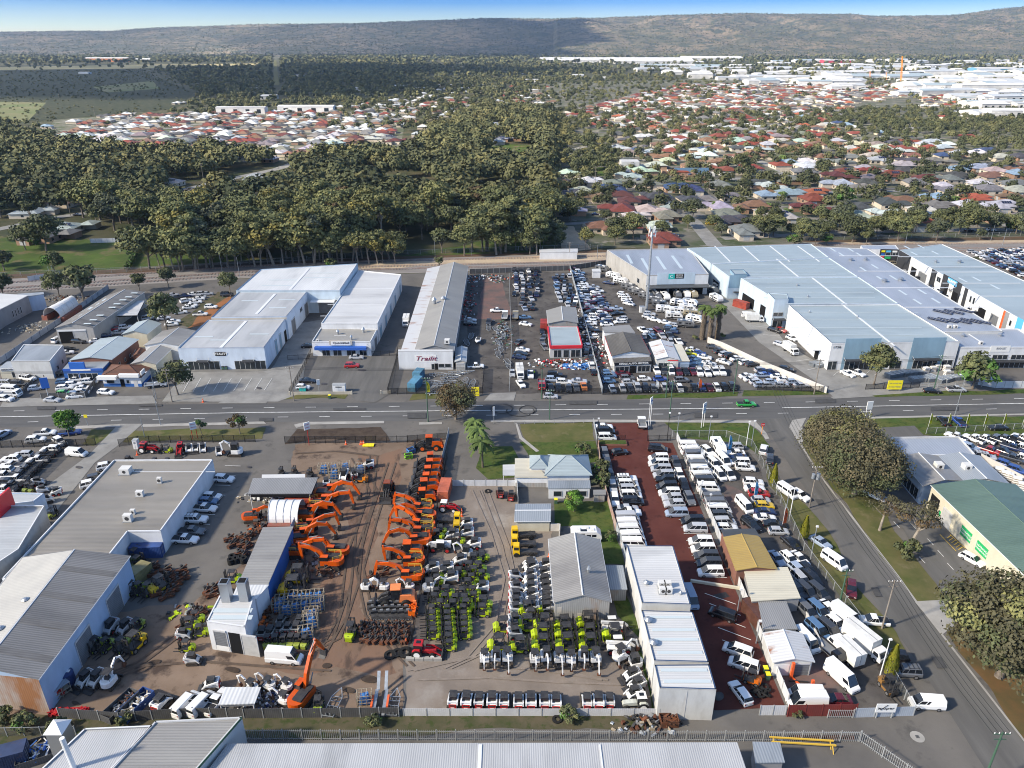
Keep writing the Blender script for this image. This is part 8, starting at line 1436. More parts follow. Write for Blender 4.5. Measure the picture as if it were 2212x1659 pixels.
fence('graffiti painted white wall by the left railway field','f',[(196,525),(305,522)],2.2,_z,'wall');fence('graffiti painted pale wall along the railway at the left','f',[(62,608),(133,597)],2.2,_z,'wall');fence('long green mesh fence of the ute yard at the right edge','f',[(2000,938),(2250,925)],1.8,'mesh');fence('cream concrete wall with stacked tanks at the right edge','f',[(2100,985),(2230,1055)],1.8,'wall','wall');fence('green court fence behind the left estate','f',[(572,316),(710,312)],3,'mesh')
fence('white enclosure wall of the bin store on the right verge','f',[(2118,832),(2150,838),(2240,838)],2.2,_z,'wall')
for x,y in((1992,808),):
 pass
for off,l in((0,'nearest'),(5,'second'),(14,'farthest')):
 mb=MB();pr=[(-100,638),(0,631),(500,596),(800,583),(1310,571),(1800,545),(2300,541)];q=[P(x,y)+Vector((0,off,0)) for x,y in pr]
 for s in(-.72,.72):
  for a,b in zip(q,q[1:]):mb.tube([a+Vector((0,s,.3)),b+Vector((0,s,.3))],.09,_bX,4)
 for a,b in zip(q,q[1:]):
  d=b-a;n=int(d.length/1.4);rz=math.atan2(d.y,d.x)
  for k in range(n):p=a+d*k/n;mb.box((p.x,p.y,.14),(.26,2.4,.2),_aB,rz)
 tag(link('railway_track',mb.mesh('railway_track')),uniq(f'{l} pair of railway rails on grey ballast' if off!=5 else 'middle pair of railway rails on grey ballast'),'railway','railway tracks')
def pole(label,x,y,h,kind,name='utility_pole',cat='pole',rz=0.0):
 p=P(x,y);e=empty(name,uniq(label),cat,p,rz);m=MB();mt={_ag:'timber_pole',_K:_aX,_H:_o,_z:_g,_t:_aW,'lamp':_o}[kind];m.tube([(0,0,-.2),(0,0,h)],[.17,.11] if kind in(_ag,_K) else[.11,.06],mt,7);link('pole',m.mesh('pole'),e)
 if kind in(_ag,_K):
  c=MB();c.box((0,0,h-.35),(2.2,.1,.12),mt);c.box((0,0,h-1.3),(1.6,.1,.1),mt);[c.tube([(k,0,h-.3),(k,0,h-.05)],.06,_g,5) for k in(-1,-.4,.4,1)];link('crossarm',c.mesh('crossarm'),e)
 elif kind=='lamp':
  a=MB();a.tube([(0,0,h-.05),(.0,.9,h+.25),(0,2.0,h+.3)],.05,mt,5);link('arm',a.mesh('arm'),e);l=MB();l.box((0,2.2,h+.28),(.28,.7,.14),_g);link(_ca,l.mesh(_ca),e)
 elif name==_cb:l=MB();l.box((0,-.1,h),(.45,.3,.3),_g);link(_ca,l.mesh(_ca),e)
 return e
pole('timber power pole beside the dark tree at the white factory forecourt',372,868,10,_ag);pole('timber power pole with street lamp at the office car park corner',635,866,10.5,_ag);pole('dark green power pole by the yellow flag on the near kerb',925,911,13,_K);pole('green power pole at the wreckers road fence',1170,862,11,_K);pole('slim power pole on the near kerb beside the tyre marks',1187,907,9,_K);pole('green power pole before the used car lot',1438,859,11,_K);pole('mossy power pole on the near kerb by the red yard signs',1446,902,11,_K);pole('green power pole at the end of the used car lot fence',1584,851,11,_K);pole('power pole on the verge at the boundary wall end',1758,852,11,_ag);pole('dark power pole among the stacked frames',2017,842,11,_K)
e=pole('power pole with transformer on the side street',1748,1097,10.5,_ag);m=MB();m.tube([(.55,0,7.3),(.55,0,8.7)],.45,_o,10);m.tube([(-.45,0,7.5),(-.45,0,8.6)],.35,_o,10);link('transformer',m.mesh('transformer'),e)
pole('power pole beside the white ute on the side street verge',1905,1358,10.5,_ag);pole('mossy pole with three white insulators at the bottom right corner',2120,1700,10.5,_K);pole('steel lamp post on the kerb left of the lawn',347,918,11,'lamp','street_lamp','street lamp',0.1);pole('steel lamp post on the verge by the yellow flags',2062,898,11,'lamp','street_lamp','street lamp');pole('grey lamp post by the blue fronted shop',338,862,9,'lamp','street_lamp','street lamp',3.1);pole('post with a grey cabinet beside the concrete driveway',313,945,6,_H,'lamp_post');pole('black post at the left of the red yard entrance',1290,965,8,_t,_cb);pole('black post at the right of the red yard gate',1441,952,8,_t,_cb)
for i,(x,y,h,k) in enumerate(((1462,945,7,_H),(1530,952,7,_H),(1611,968,7.5,_z),(1623,962,7,_H),(1696,1112,7,_H),(1706,1115,7,_z),(1752,1200,7,_H),(1815,1297,7,_K),(1900,1463,8,_z),(1478,1000,5,_H),(1489,1030,5,_H),(1512,1080,5,_H),(1530,1110,5,_H),(1593,1320,5,_H),(1633,1390,5,_H))):
 pole(f'slim floodlight post of the grey car yard, {nth(i+1)} from the road',x,y,h,k,_cb,'post')
for i,(x,y,h) in enumerate(((115,622,9),(122,618,9),(455,578,9),(480,588,9),(518,600,9),(560,560,8),(768,565,8),(940,555,8),(1018,552,7),(1290,560,7),(1730,520,7),(1955,528,7),(2140,520,8),(2165,530,8))):
 pole(f'railway mast beside the tracks, {nth(i+1)} from the left',x,y,h,_H,'railway_mast','mast')
for i,(x,y,h) in enumerate(((154,470,14),(60,462,12),(490,415,12),(440,390,12),(1250,420,13),(1285,405,14),(1420,440,11),(1880,470,12),(1970,352,14),(2150,325,14),(1530,420,10),(820,232,16),(1230,560,8),(205,250,12),(130,220,12))):
 pole(f'tall pole among the suburb roofs, {nth(i+1)} of fifteen',x,y,h,_ag,'utility_pole','pole')
p=PT('a3',1160,490);e=empty('phone_mast',uniq('tall grey phone mast with white antenna panels among the wrecked cars'),'mast',p);m=MB();m.tube([(0,0,0),(0,0,31)],[.55,.33],_o,12);link('pole',m.mesh('pole'),e);m=MB();m.tube([(0,0,28.5),(0,0,28.7)],1.1,_o,12);m.tube([(0,0,31),(0,0,33.5)],.08,_o,5);link('platform',m.mesh('platform'),e)
for k in range(9):
 a=k*.7;m=MB();m.box((1.25*math.cos(a),1.25*math.sin(a),29.2+(k%2)*1.6),(.18,.4,2.0),_g,a);link('antenna',m.mesh('antenna'),e)
m=MB();m.box((0,0,1.2),(1.8,1.2,2.4),_g);m.box((0,0,2.43),(1.9,1.3,.06),_o);m.box((.3,-.61,1.2),(.8,.03,2.0),_C);thing1('equipment_cabinet',m,uniq('white equipment cabinet at the foot of the phone mast'),'cabinet',PT('a3',1120,505))
def wires(label,ps,h,n=3,sag=.8):
 mb=MB()
 for a,b in zip(ps,ps[1:]):
  A,B=P(*a),P(*b);d=(B-A).normalized();nn=Vector((-d.y,d.x,0))
  for k in range(n):
   o=nn*(k-(n-1)/2)*.8+Vector((0,0,h-.05));mb.tube([A.lerp(B,t)+o-Vector((0,0,sag*4*t*(1-t))) for t in(0,.25,.5,.75,1)],.04,_aW,3)
 tag(link('power_line',mb.mesh('power_line')),uniq(label),'power line')
wires('overhead wires along the side street',[(1660,900),(1748,1097),(1905,1358),(2120,1700)],10.3,4);wires('overhead wires along the far side of the main road',[(-50,874),(372,868),(635,866),(1170,862),(1438,859),(1584,851),(1758,852),(2017,842),(2300,838)],10.3,3)
def board(label,x,y,w_,h,z,m,legs=_g,rz=0.0,txt=None,tm=_Z,ts=.5,name='sign',two=True,th=.18):
 p=P(x,y);e=empty(name,uniq(label),'sign',p,rz);b=MB();b.box((0,0,z+h/2),(w_,th,h),m);link(_l,b.mesh(_l),e)
 l=MB()
 for s in((-1,1) if two else(0,)):l.tube([(s*w_*.38,0,0),(s*w_*.38,0,z+.1)],.08,legs,6)
 link('legs',l.mesh('legs'),e)
 if txt:
  for i,t_ in enumerate(txt):lettering(t_,ts,tm,e,Vector((0,-th/2-.02,z+h*(1-(i+.7)/(len(txt)+.4)))),-90,w_*.8)
 return e
board('red framed white pylon sign on the lawn at the left',422,948,1.5,2.0,2.8,_f,_P,.5,['RENTALS','SERVICE'],_Q,.3);board('red framed white pylon sign on the dug soil at the machinery yard',668,962,1.5,2.0,4.5,_f,_P,.7,['SALES','SERVICE'],_Q,.3,two=False);board('blue pylon sign before the blue fronted shop',106,862,2.0,3.2,3.4,_ap,_g,.3,two=False);board('small white sign on a post in the office garden bed',690,850,.9,1.6,2.8,_f,_C,.4,two=False)
board('tall twin legged white sign with blue top at the red yard entrance',1402,925,1.2,2.0,7.0,_f,_g,.9,['VANS'],_ap,.5);board('twin legged white sign on the grass right of the red yard',1517,923,1.5,3.0,4.2,_f,_g,.8,['CARS','SALE'],_ap,.4);board('white twin post sign on the corner behind the gold tree',1873,903,1.7,2.4,2.6,_f,_g,.2,None);board('narrow white sign on a post by the pavement',1067,915,.5,2.6,2.4,_f,_o,.3,two=False);board('white sign with a black tick on the tin fence at the bottom right',1908,1551,3.0,1.7,1.2,_f,_C,0,['moper'],_Z,.7,th=.1);board('yellow builders sign on the far right verge',1930,845,4.2,2.8,.6,_B,_C,0,['mojo','HOMES'],_az,.5,two=True);board('bright yellow board at the trailer yard fence',1027,856,2.2,2.8,.1,_B,_C,0,['OPEN','TRAILERS','PARTS'],_az,.3)
board('round red stop sign at the side street corner',1645,938,.9,.9,2.3,_Q,'crane_orange',.1,['STOP'],_f,.3,two=False,th=.06);board('road warning sign on the kerb left of the driveway',190,920,.9,.9,2.4,_B,_o,0,two=False,th=.06)
e=[o for o in COL.objects if o.get('label')=='white sign with a black tick on the tin fence at the bottom right'][0];m=MB();m.tube([(-1.2,-.08,2.2),(-.8,-.08,1.75),(.1,-.08,2.75)],.07,_Z,5);link('tick_mark',m.mesh('tick_mark'),e)
for x,y,w_,h,l in((1036,970,0,0,''),):pass
def flag(label,x,y,col,h=4.2,rz=0.0,txt=None):
 e=empty('feather_flag',uniq(label),'flag',P(x,y),rz,'feather flags');m=MB();m.tube([(0,0,0),(0,0,h)],.04,_g,5);link('pole',m.mesh('pole'),e);b=MB();n=8;vs=[]
 for k in range(n+1):
  z=h*.2+h*.8*k/n;w_=.95*(1-(k/n)**5*.8);yo=.05*math.sin(k*1.3);vs+=[(0.03,yo,z),(w_,yo+.06,z-.12*k/n)]
 for s in(0,.03):b.add([(v[0],v[1]+s,v[2]) for v in vs],[(2*k,2*k+1,2*k+3,2*k+2) for k in range(n)],col)
 link('banner',b.mesh('banner'),e)
 if txt:o=lettering(txt,.55,_Z,e,Vector((.45,-.06,h*.58)),-90,None);o.rotation_euler=(rad(90),rad(-90),0)
for i,(x,y) in enumerate(((2005,922),(2045,922),(2085,922),(2124,922),(2164,922),(2207,922))):flag(f'yellow feather flag on the grass by the main road, {nth(i+1)} from the left',x,y,_B,4.0,.3,'OPEN')
flag('yellow feather flag at the trailer shop fence',922,853,_B,4.4,.2,'TRAILERS');flag('short yellow feather flag among the trailers',984,846,_B,2.6,.2);flag('orange feather flag in the used car lot',1508,844,_aa,4.0);flag('white and red feather flag in the used car lot',1416,845,_f,3.6);flag('blue feather flag at the top of the grey car yard',1572,978,_aS,5.0,.3,'OPEN');flag('blue feather flag in the middle of the grey car yard',1627,1080,_aS,5.0,.3,'SALE');flag('orange feather flag at the grey yard fence',1689,1140,_aa,5.0,.3,'VANS');flag('white feather flag over the van rank',1512,1000,_f,4.0)
def container(label,t,x,y,col,L=6.06,rz=0.0,h=2.6,roofc=None):
 mk='container_'+col;c=dict(blue=(.035,.085,.27),orange=(.55,.14,.07),rust=(.36,.06,.035),teal=(.10,.27,.40),tan=(.27,.24,.11),navy=(.03,.05,.12),red=(.35,.04,.03),grey=(.25,.26,.27),brown=(.11,.045,.03))[col];mat(mk,c,.6,tuple(v*.6 for v in c),.6,5,layer2=((.14,.08,.05),.9,.6,.8));p=PT(t,x,y,1.3);p.z=.02;e=empty('shipping_container',uniq(label),'container',p,rad(rz));m=MB();n=int(L/.28);pr=[]
 for k in range(n):x0=-L/2+L*k/n;pr+=[(x0,-1.18),(x0+L/n*.4,-1.18),(x0+L/n*.5,-1.22),(x0+L/n*.9,-1.22)]
 full=pr+[(L/2,-1.2),(L/2,1.2)]+[(-q[0],-q[1]) for q in pr]+[(-L/2,1.2)]
 m.prism(full,0.1,h-.05,mk);m.box((0,0,h-.06),(L,2.44,.12),mk);m.box((0,0,.08),(L,2.44,.16),mk);link('body',m.mesh('body'),e);d=MB();[d.box((L/2+.03,s*.58,h/2),(.05,1.1,h-.3),mk) for s in(-1,1)];[d.tube([(L/2+.08,s*k,.2),(L/2+.08,s*k,h-.2)],.03,_o,4) for s in(-1,1) for k in(.35,.8)];link('door',d.mesh('door'),e)
container('blue shipping container loaded with black parts beside the office','b1',1275,1235,'blue',6.06,4);container('orange shipping container beside the black fence','b2',1630,720,'orange',6.06,86);container('tan shipping container behind the blue wall corner','b1',1205,1440,'tan',4.0,70);container('rust red shipping container in the pale blue warehouse yard','a3',1980,435,'rust',6.06,-52);container('blue shipping container behind the trailer yard fence','a2',1375,1120,'teal',6.06,75);container('second blue shipping container nearer the trailer shop','a2',1405,1040,'teal',4.0,75);container('rust red container under the wreckers shed side','a3',275,610,'red',5,88);container('dark container under the grey tin machine shelter','b2',380,830,'rust',6.06,2);container('dark blue rubbish container at the bottom left corner','c1',60,1560,'navy',5,20);container('brown container behind the white dividing wall','c3',2110,330,'brown',6.06,-75)
def crate_tpl():
 f_,g=MB(),MB();L,W,h=2.3,1.6,2.2
 for z in(.08,.75,1.45,h):
  for s in(-1,1):f_.box((0,s*W/2,z),(L,.06,.1),_x);f_.box((s*L/2,0,z),(.06,W,.1),_x)
 for x in(-L/2,-L/6,L/6,L/2):
  for s in(-1,1):f_.box((x,s*W/2,h/2),(.09,.06,h),_x)
  f_.box((x,0,h+.05),(.09,W,.05),_x)
 for s in(-1,1):f_.box((s*L/2,0,h/2),(.06,.09,h),_x)
 g.box((0,0,.95),(L*.75,W*.7,1.6),_an,0,.75);g.box((.3,.1,1.8),(.7,.5,.3),_an,.5);return[(_n,f_.mesh(_n)),('wrapped_load',g.mesh('wrapped_load'))]
CRATE=crate_tpl()
machines(CRATE,_aY,'blue wrapped crate in the stack below the yellow forklifts',_aY,'c2',8,'310 190; 385 190; 455 190; 530 185; 225 225; 195 260; 260 290; 340 270; 420 265; 505 260; 480 330; 475 400; 465 365; 530 250; 430 500','blue wrapped crates',_aw,(1,1,1),zc=1.0)
machines(CRATE,_aY,'blue wrapped crate at the top of the machinery yard',_aY,'b2',4,'585 545; 670 540; 770 525; 675 590; 900 540','blue wrapped crates',_c,(1,1,1),zc=1.0)
machines(CRATE,_aY,'single slatted crate with blue load beside the bottom fence',_aY,'c2',4,'937 1055','blue wrapped crates','x',(1,1,1),zc=1.0)
def simple(mb):return[('body',mb.mesh('body'))]
m=MB();m.prof([(-.6,.05),(-.7,.7),(-.45,1.0),(-.3,.85),(-.35,.4),(.1,.2),(.65,.3),(.7,.15),(.3,0)],-.55,.55,_b);BUCK=[('shell',m.mesh('shell'))];m=MB();m.box((-.5,0,1.0),(.25,.5,.3),_s);BUCK.append(('bracket',m.mesh('bracket')));m=MB();[m.box((.72,k*.24,.2),(.2,.08,.08),_s) for k in range(-2,3)];BUCK.append(('teeth',m.mesh('teeth')))
machines(BUCK,'digger_bucket','black digger bucket in the rows below the big faded loader',_U,'c2',-80,';'.join(f'{990+k*58+r*18} {262+r*38}' for r in range(3) for k in range(6)),'black digger buckets',_aw,(1,1,1),zc=.5,sc=1.15)
m=MB();m.box((0,0,.35),(1.5,.5,.5),_r);m.box((.1,.3,.6),(.3,.3,.9),_b,.4);m.tube([(-.7,-.3,.2),(.8,.3,.9)],.12,_r,6);m.tube([(-.5,.4,.2),(.9,-.3,.5)],.1,_b,6);ATT=[(_n,m.mesh(_n))];m=MB();m.tube([(-.3,0,.55),(.4,0,.95)],.09,_b,6);m.box((.5,0,.3),(.4,.9,.3),_r);ATT.append(('arm',m.mesh('arm')))
machines(ATT,_S,'rusty machine attachment in the rows beside the black fence end',_S,'c2',80,';'.join(f'{920+k*52+r*6} {430+r*42}' for r in range(4) for k in range(8)),'rusty attachments',_aw,(1,1,1),zc=.4,jit=80,sc=1.15)
machines(ATT,_S,'dark attachment in the heap beside the narrow workshop',_S,'b1',40,'1980 1150; 2030 1190; 2080 1130; 2120 1150; 2090 1200; 2140 1210; 2170 1120; 2000 1200; 2110 1290; 2060 1280','dark attachments',_c,(1,1,1),zc=.4,jit=40,sc=1.4)
machines(ATT,_S,'dark attachment in the heap above the white workshop',_S,'c1',40,'1790 130; 1850 110; 1890 140; 1920 170; 1830 165; 1690 300; 1740 320','dark attachments',_c,(1,1,1),zc=.4,jit=40,sc=1.4)
machines(ATT,_S,'dark attachment in the heap by the upper roller door',_S,'c1',40,'1470 80; 1500 120; 1530 60; 1420 185; 1350 160; 1460 160','dark attachments',_c,(1,1,1),zc=.4,jit=40,sc=1.4)
machines(ATT,_S,'machine frame in the group below the tan container',_S,'b1',20,'1310 1460; 1430 1420; 1465 1480; 1530 1480; 1590 1480; 1570 1420; 1330 1390','machine frames',_c,(1,1,1),zc=.5,jit=30,sc=1.4)
machines(ATT,_S,'dark engine or frame along the lower edge of the igloo area',_S,'b2',30,'20 1010; 60 1060; 350 1370; 600 1420; 640 1400; 560 1380; 1080 1390; 1110 1440; 1000 1470','dark engines',_c,(1,1,1),zc=.4,jit=40,sc=1.4)
m=MB();m.tube([(0,0,0),(0,0,.3)],.85,'tyre',14,False);m.tube([(0,0,.3),(0,0,.3001)],[.85,.45],'tyre',14,False);m.tube([(0,0,.3),(0,0,.02)],.45,'tyre',12,False);TYRE=m;tm=m.mesh('tyre')
for i,(t,x,y,s,l) in enumerate((('c2',1160,690,1.2,'left of three big tyres at the end of the black fence'),('c2',1222,672,1.15,'middle of three big tyres at the end of the black fence'),('c2',1292,668,1.4,'largest of three big tyres at the end of the black fence'),('c3',390,1245,.9,'lone black tyre in the weeds by the white fence'),('c1',1235,1120-10,.5,'tyre on the blue container') if False else('b2',2005,738,.9,'cream coloured wheel by the white gate'))):
 thing1('tyre',tm,uniq(l),'tyre',PT(t,x,y),0,'tyres',scale=s)
for i,(x,y) in enumerate(((1610,1165),(1650,1175),(1688,1165))):
 e=empty('tyre_stack',uniq(f'stack of tyres against the warehouse end wall, {nth(i+1)} from the left'),'tyres',PT('c3',x,y+20),0,'tyre stacks')
 for k in range(5):link('tyre',tm,e,(0,0,k*.31)).scale=(.75,.75,1)
rj=random.Random(8)
for i,(x,y) in enumerate(((2090,970),(2140,990),(2170,1015),(2110,1030),(2180,970),(2150,1040),(2200,1040),(2090,1010),(2205,1000))):
 o=thing1('tyre',tm,uniq(f'loose wheel in the heap in the red yard corner, {nth(i+1)} from the top'),'tyre',PT('c3',x,y),0,'loose wheels',scale=.75);o.rotation_euler=(rj.uniform(-.5,.5),rj.uniform(-.5,.5),0);o.location.z=.25
for i,(t,x,y) in enumerate((('b1',2000,1360),('b1',2045,1350),('b1',2080,1340),('b1',2110,1350),('b1',2010,1330))):
 e=empty('tyre_stack',uniq(f'black tyre stack left of the narrow workshop, {nth(i+1)} from the left'),'tyres',PT(t,x,y),0,'tyre stacks')
 for k in range(4):link('tyre',tm,e,(0,0,k*.31)).scale=(.8,.8,1)
def wheelie(label,t,x,y,lid,s=1.0):
 m=MB();m.box((0,0,.5),(.55,.6,1.0),_aX if lid!=_an else lid,0,1.15);e=empty('wheelie_bin',uniq(label),'bin',PT(t,x,y),0,'wheelie bins',scale=s*1.1);link('bin',m.mesh('bin'),e);m=MB();m.box((0,0,1.05),(.68,.75,.1),lid);link('lid',m.mesh('lid'),e)
for l,t,x,y,lid in(('yellow lidded bin behind the grey roofed house','b3',403,775,_B),('blue bin beside the yellow lidded one','b3',432,775,_an),('dark green bin by the rear verandah','b3',568,775,_aX),('black bin by the rear verandah','b3',604,775,'trim'),('yellow lidded bin by the garden shed','b3',378,838,_B),('upper yellow lidded bin in the red yard corner','c3',2185,835,_B),('lower yellow lidded bin in the red yard corner','c3',2205,890,_B),('green bin with yellow lid on the far verge','a2',638,1250,_B),('left dark bin at the white factory entrance','a1',1930,1000,'trim'),('right dark bin at the white factory entrance','a1',1958,1000,'trim')):wheelie(l,t,x,y,lid)
def skip(label,t,x,y,L,W,h,m1,m2,rz,nm='skip_bin'):
 e=empty(nm,uniq(label),'skip',PT(t,x,y),rad(rz));m=MB();
 for s in(-1,1):m.box((0,s*W/2,h/2),(L,.08,h),m1);m.box((s*L/2,0,h/2),(.08,W,h),m1)
 m.box((0,0,.1),(L,W,.1),m1);link('body',m.mesh('body'),e);m=MB();r=random.Random(int(x))
 for k in range(46):m.box((r.uniform(-.42,.42)*L,r.uniform(-.4,.4)*W,h*.55+r.uniform(0,.35)),(r.uniform(.5,1.6),r.uniform(.08,.3),.07),r.choice(m2),r.uniform(0,3),1,r.uniform(-.4,.4))
 link('contents',m.mesh('contents'),e)
skip('long blue sided skip full of broken timber','c1',1175,1145,5.5,2.2,1.4,'container_blue',[_x,_x,_g],68);skip('dark skip of scrap metal beside the timber skip','c1',1050,1150,5.5,2.0,1.4,_aV,[_s,_r,_b],68);skip('low red steel tray by the bottom left fence','c1',600,1185,5.5,1.2,.5,_P,[_P],2,'steel_tray');skip('small rusty skip beside the junk heap at the bottom','c3',1352,1275,2.6,1.6,1.3,_r,[_r],3);skip('blue bin with a black lid at the machinery yard corner','b2',1340,400,1.8,1.2,1.2,_an,['trim'],40);skip('green rubbish bin at the machinery yard corner','b2',1320,445,1.8,1.2,1.1,'sign_lime',['trim'],20);skip('orange digger tray against the black fence','c2',1358,300,1.2,3.2,1.2,_bg,[_bg],0,'steel_tray')
skip('heap of scrap timber and sheet at the bottom left corner','c1',320,1540,4.5,4.0,1.2,_aV,[_x,_g,_ap],25)
def heap(label,t,x,y,w_,d_,n,ms,hmax=1.0,s=(.3,1.2)):
 r=random.Random(int(x+y));mb=MB()
 for k in range(n):
  q=[max(-.5,min(.5,r.gauss(0,.26))) for _ in '12'];z=max(.08,hmax*(1-2*math.hypot(*q))*r.random());mb.box((q[0]*w_,q[1]*d_,z),(r.uniform(*s),r.uniform(*s)*.6,r.uniform(.1,.5)),r.choice(ms),r.uniform(0,3),r.uniform(.7,1),r.uniform(-.5,.5))
 tag(link('scrap_heap',mb.mesh('scrap_heap'),None,PT(t,x,y)),uniq(label),'scrap',kind=_bU)
heap('junk heap of pallets and scrap between the white fence and the picket fence','c3',1160,1280,10,4,90,[_x,_r,_b,_s,_r,_b,_s,_bY],1.4)
heap('scrap pile of motors beside the tin shelter at the bottom fence','c2',60,1080,8,6,140,[_s,_b,_g,_bo],1.2,(.2,.7));heap('heap of white and red car parts behind the wreckers fence','a3',420,950,20,8,160,[_b,_g,_P,_s,_g,_r],1.4);heap('blue tarpaulin and wrapped parts behind the wreckers fence','a3',570,975,12,4,60,[_an,_an,_g],1.5,(.8,2));heap('pile of wrecked parts along the wreckers dividing fence','a3',640,700,9,60,260,[_b,_s,_g,_r,_s],1.8);heap('pile of parts left of the dark gabled motor shop','a3',790,860,12,24,170,[_b,_g,_s,_P],1.2);heap('racks and frames beside the long grey workshop','a2',1830,450,6,50,150,[_s,_b,_o,_r,_P],1.8);heap('stored trailers frames and parts in the trailer yard','a2',2130,700,7,34,130,[_o,_o,_s,_b,_o,_aX,_b,_r],1.4);heap('stock at the railway end of the trailer yard','a2',2000,215,30,12,150,[_o,_g,'container_orange',_b,_aX,_b],2.2);heap('stacked blocks and timber in the left far yard','a1',260,640,14,14,60,[_x,_s,_bZ],.9);heap('timber stacks behind the left arched shelter','a1',560,385,30,8,120,[_x,_s,_r],1.4);heap('mixed parts between the left rank of orange excavators and the lane','b2',600,1400,7,7,70,[_b,_r,_s],.8);heap('stored parts under the grey tin machine shelter','b2',150,790,16,4,130,[_s,_b,_x,_g],1.6);heap('dark parts beside the white workshop','c1',1640,340,8,6,60,[_b,_r,_s,'lime_paint'],.9);heap('orange and black parts by the tin shelter at the far left of the lane','b2',30,1030,6,6,50,[_b,_bg,_r],.9)
heap('dark parts stacked along the blue wall behind the yellow forklifts','c2',120,300,3,14,60,[_r,_r,_bg],1.0)
m=MB();[m.box((0,0,.1+k*.12),(4.6,2.2,.05),_o) for k in range(10)];[m.box((x,0,.7),(.08,2.2,1.3),_o) for x in(-2,0,2)];FRAME=[('frames',m.mesh('frames'))];m=MB();[m.box((x,0,.05),(.15,2.2,.1),_x) for x in(-1.5,1.5)];FRAME.append(('bearers',m.mesh('bearers')))
machines(FRAME,'steel_frame_stack','stack of steel frames before the pale blue warehouse','steel frames','a4',20,'1155 1250; 1215 1250; 1270 1245; 1290 1300; 1385 1290; 1430 1300; 1510 1305; 1560 1300; 1620 1290; 1080 1265; 415 1165; 455 1175','stacks of galvanised steel frames',_aw,(1,1,1),zc=.6,jit=12)
m=MB();[m.box((0,0,.14+k*.5),(1.7,1.2,.34),_g) for k in range(4)];PAL=[('load',m.mesh('load'))];m=MB();[m.box((0,0,-.05+.05+k*.5),(1.8,1.3,.1),_x) for k in range(4)];PAL.append((_cc,m.mesh(_cc)))
machines(PAL,'pallet_stack','stack of white loaded pallets before the pale blue warehouse',_cc,'a4',10,'1365 1220; 1425 1210; 1470 1195; 1545 1205; 1550 1245','stacks of loaded pallets',_c,(1,1,1),zc=1.0)
machines(PAL,'pallet_stack','stack of pale tanks along the right edge wall',_cc,'b4',-30,'1995 780; 2050 810; 2085 820; 2150 860; 2195 905','tank stacks',_c,(1,1,1),zc=1.0)
m=MB();[m.tube([(-2.2,s*.8,.6),(1.4,s*.8,.6),(3.2,0,.55)],.07,_o,5) for s in(-1,1)];[m.box((x,0,.6),(.08,1.6,.08),_o) for x in(-2.1,-1.2,-.3,.6,1.4)];[m.box((x,s*.3,.85),(.1,.08,.4),_o) for x in(-2,-.6,.6) for s in(-1,1)];TRL=[(_n,m.mesh(_n))];tw=MB().wheel((0,0,0),.33,.2,'tyre',_g).mesh(_p);TRL+=[(_p,tw,1,(-.8,s*1.0,.33)) for s in(-1,1)]
machines(TRL,'boat_trailer','galvanised boat trailer behind the road fence of the trailer shop',_cd,'a2',5,'1560 1040; 1680 1050; 1800 1020; 1660 1075; 1500 1110; 1590 1130; 1660 1110; 1810 1100 90; 1870 1120 90; 1520 1165 70; 1650 1150; 1780 1160 80; 1840 1190 90; 1530 1200; 1900 970 4; 1720 1030','galvanised boat trailers',_c,(1,1,1),zc=.5,jit=12,sort='x')
machines(TRL,'boat_trailer','galvanised boat trailer in the open trailer yard',_cd,'a2',-85,'1858 710; 1820 765; 2010 640; 2070 650; 2135 710; 2105 770; 2115 820; 2095 870; 2175 930; 2165 640; 2180 960','galvanised boat trailers',_c,(1,1,1),zc=.5,jit=14,sort='x')
machines(TRL,'boat_trailer','grey boat trailer pointing up beside the bottom fence',_cd,'c2',85,'670 1115; 1190 1110','trailers by the bottom fence',_c,(1,1,1),zc=.5)
m=MB();[m.box((-.3,s*.75,.75),(5,.5,.12),_o) for s in(-1,1)];[m.box((3.2,s*.6,1.6),(2.8,.5,.1),_o,0,1,-.75) for s in(-1,1)];m.box((-3.2,0,.6),(1.6,.15,.12),_o);PLT=[('deck',m.mesh('deck'))];m=MB();[m.box((-.2,s*1.2,.75),(2.2,.3,.5),_aa) for s in(-1,1)];PLT.append(('mudguards',m.mesh('mudguards')));PLT+=[(_p,tw,1,(x,s*1.15,.33)) for x in(-.6,.2) for s in(-1,1)]
machines(PLT,'plant_trailer','plant trailer with yellow mudguards and raised ramps by the bottom fence',_cd,'c2',90,'1073 1075','trailers by the bottom fence','x',(1,1,1),zc=.8)
m=MB();m.loft([[(-2.4,-.9,.9),(-2.4,0,.5),(-2.4,.9,.9),(-2.3,.85,1.3),(-2.3,-.85,1.3)],[(.5,-1.0,.95),(.5,0,.5),(.5,1.0,.95),(.5,.95,1.35),(.5,-.95,1.35)],[(2.8,-.05,1.3),(2.8,0,1.2),(2.8,.05,1.3),(2.8,.04,1.45),(2.8,-.04,1.45)]],_g);e=empty('boat',uniq('white open boat standing in the trailer yard'),'boat',PT('a2',1918,770),rad(-95));link('hull',m.mesh('hull'),e);m=MB();m.box((-.8,0,1.38),(2.2,1.2,.06),'trim');m.box((.3,0,1.6),(.1,1.1,.5),_W);link('cockpit',m.mesh('cockpit'),e);m=MB();m.box((-2.6,0,1.2),(.4,.4,1.0),'trim');link('outboard_motor',m.mesh('outboard_motor'),e)
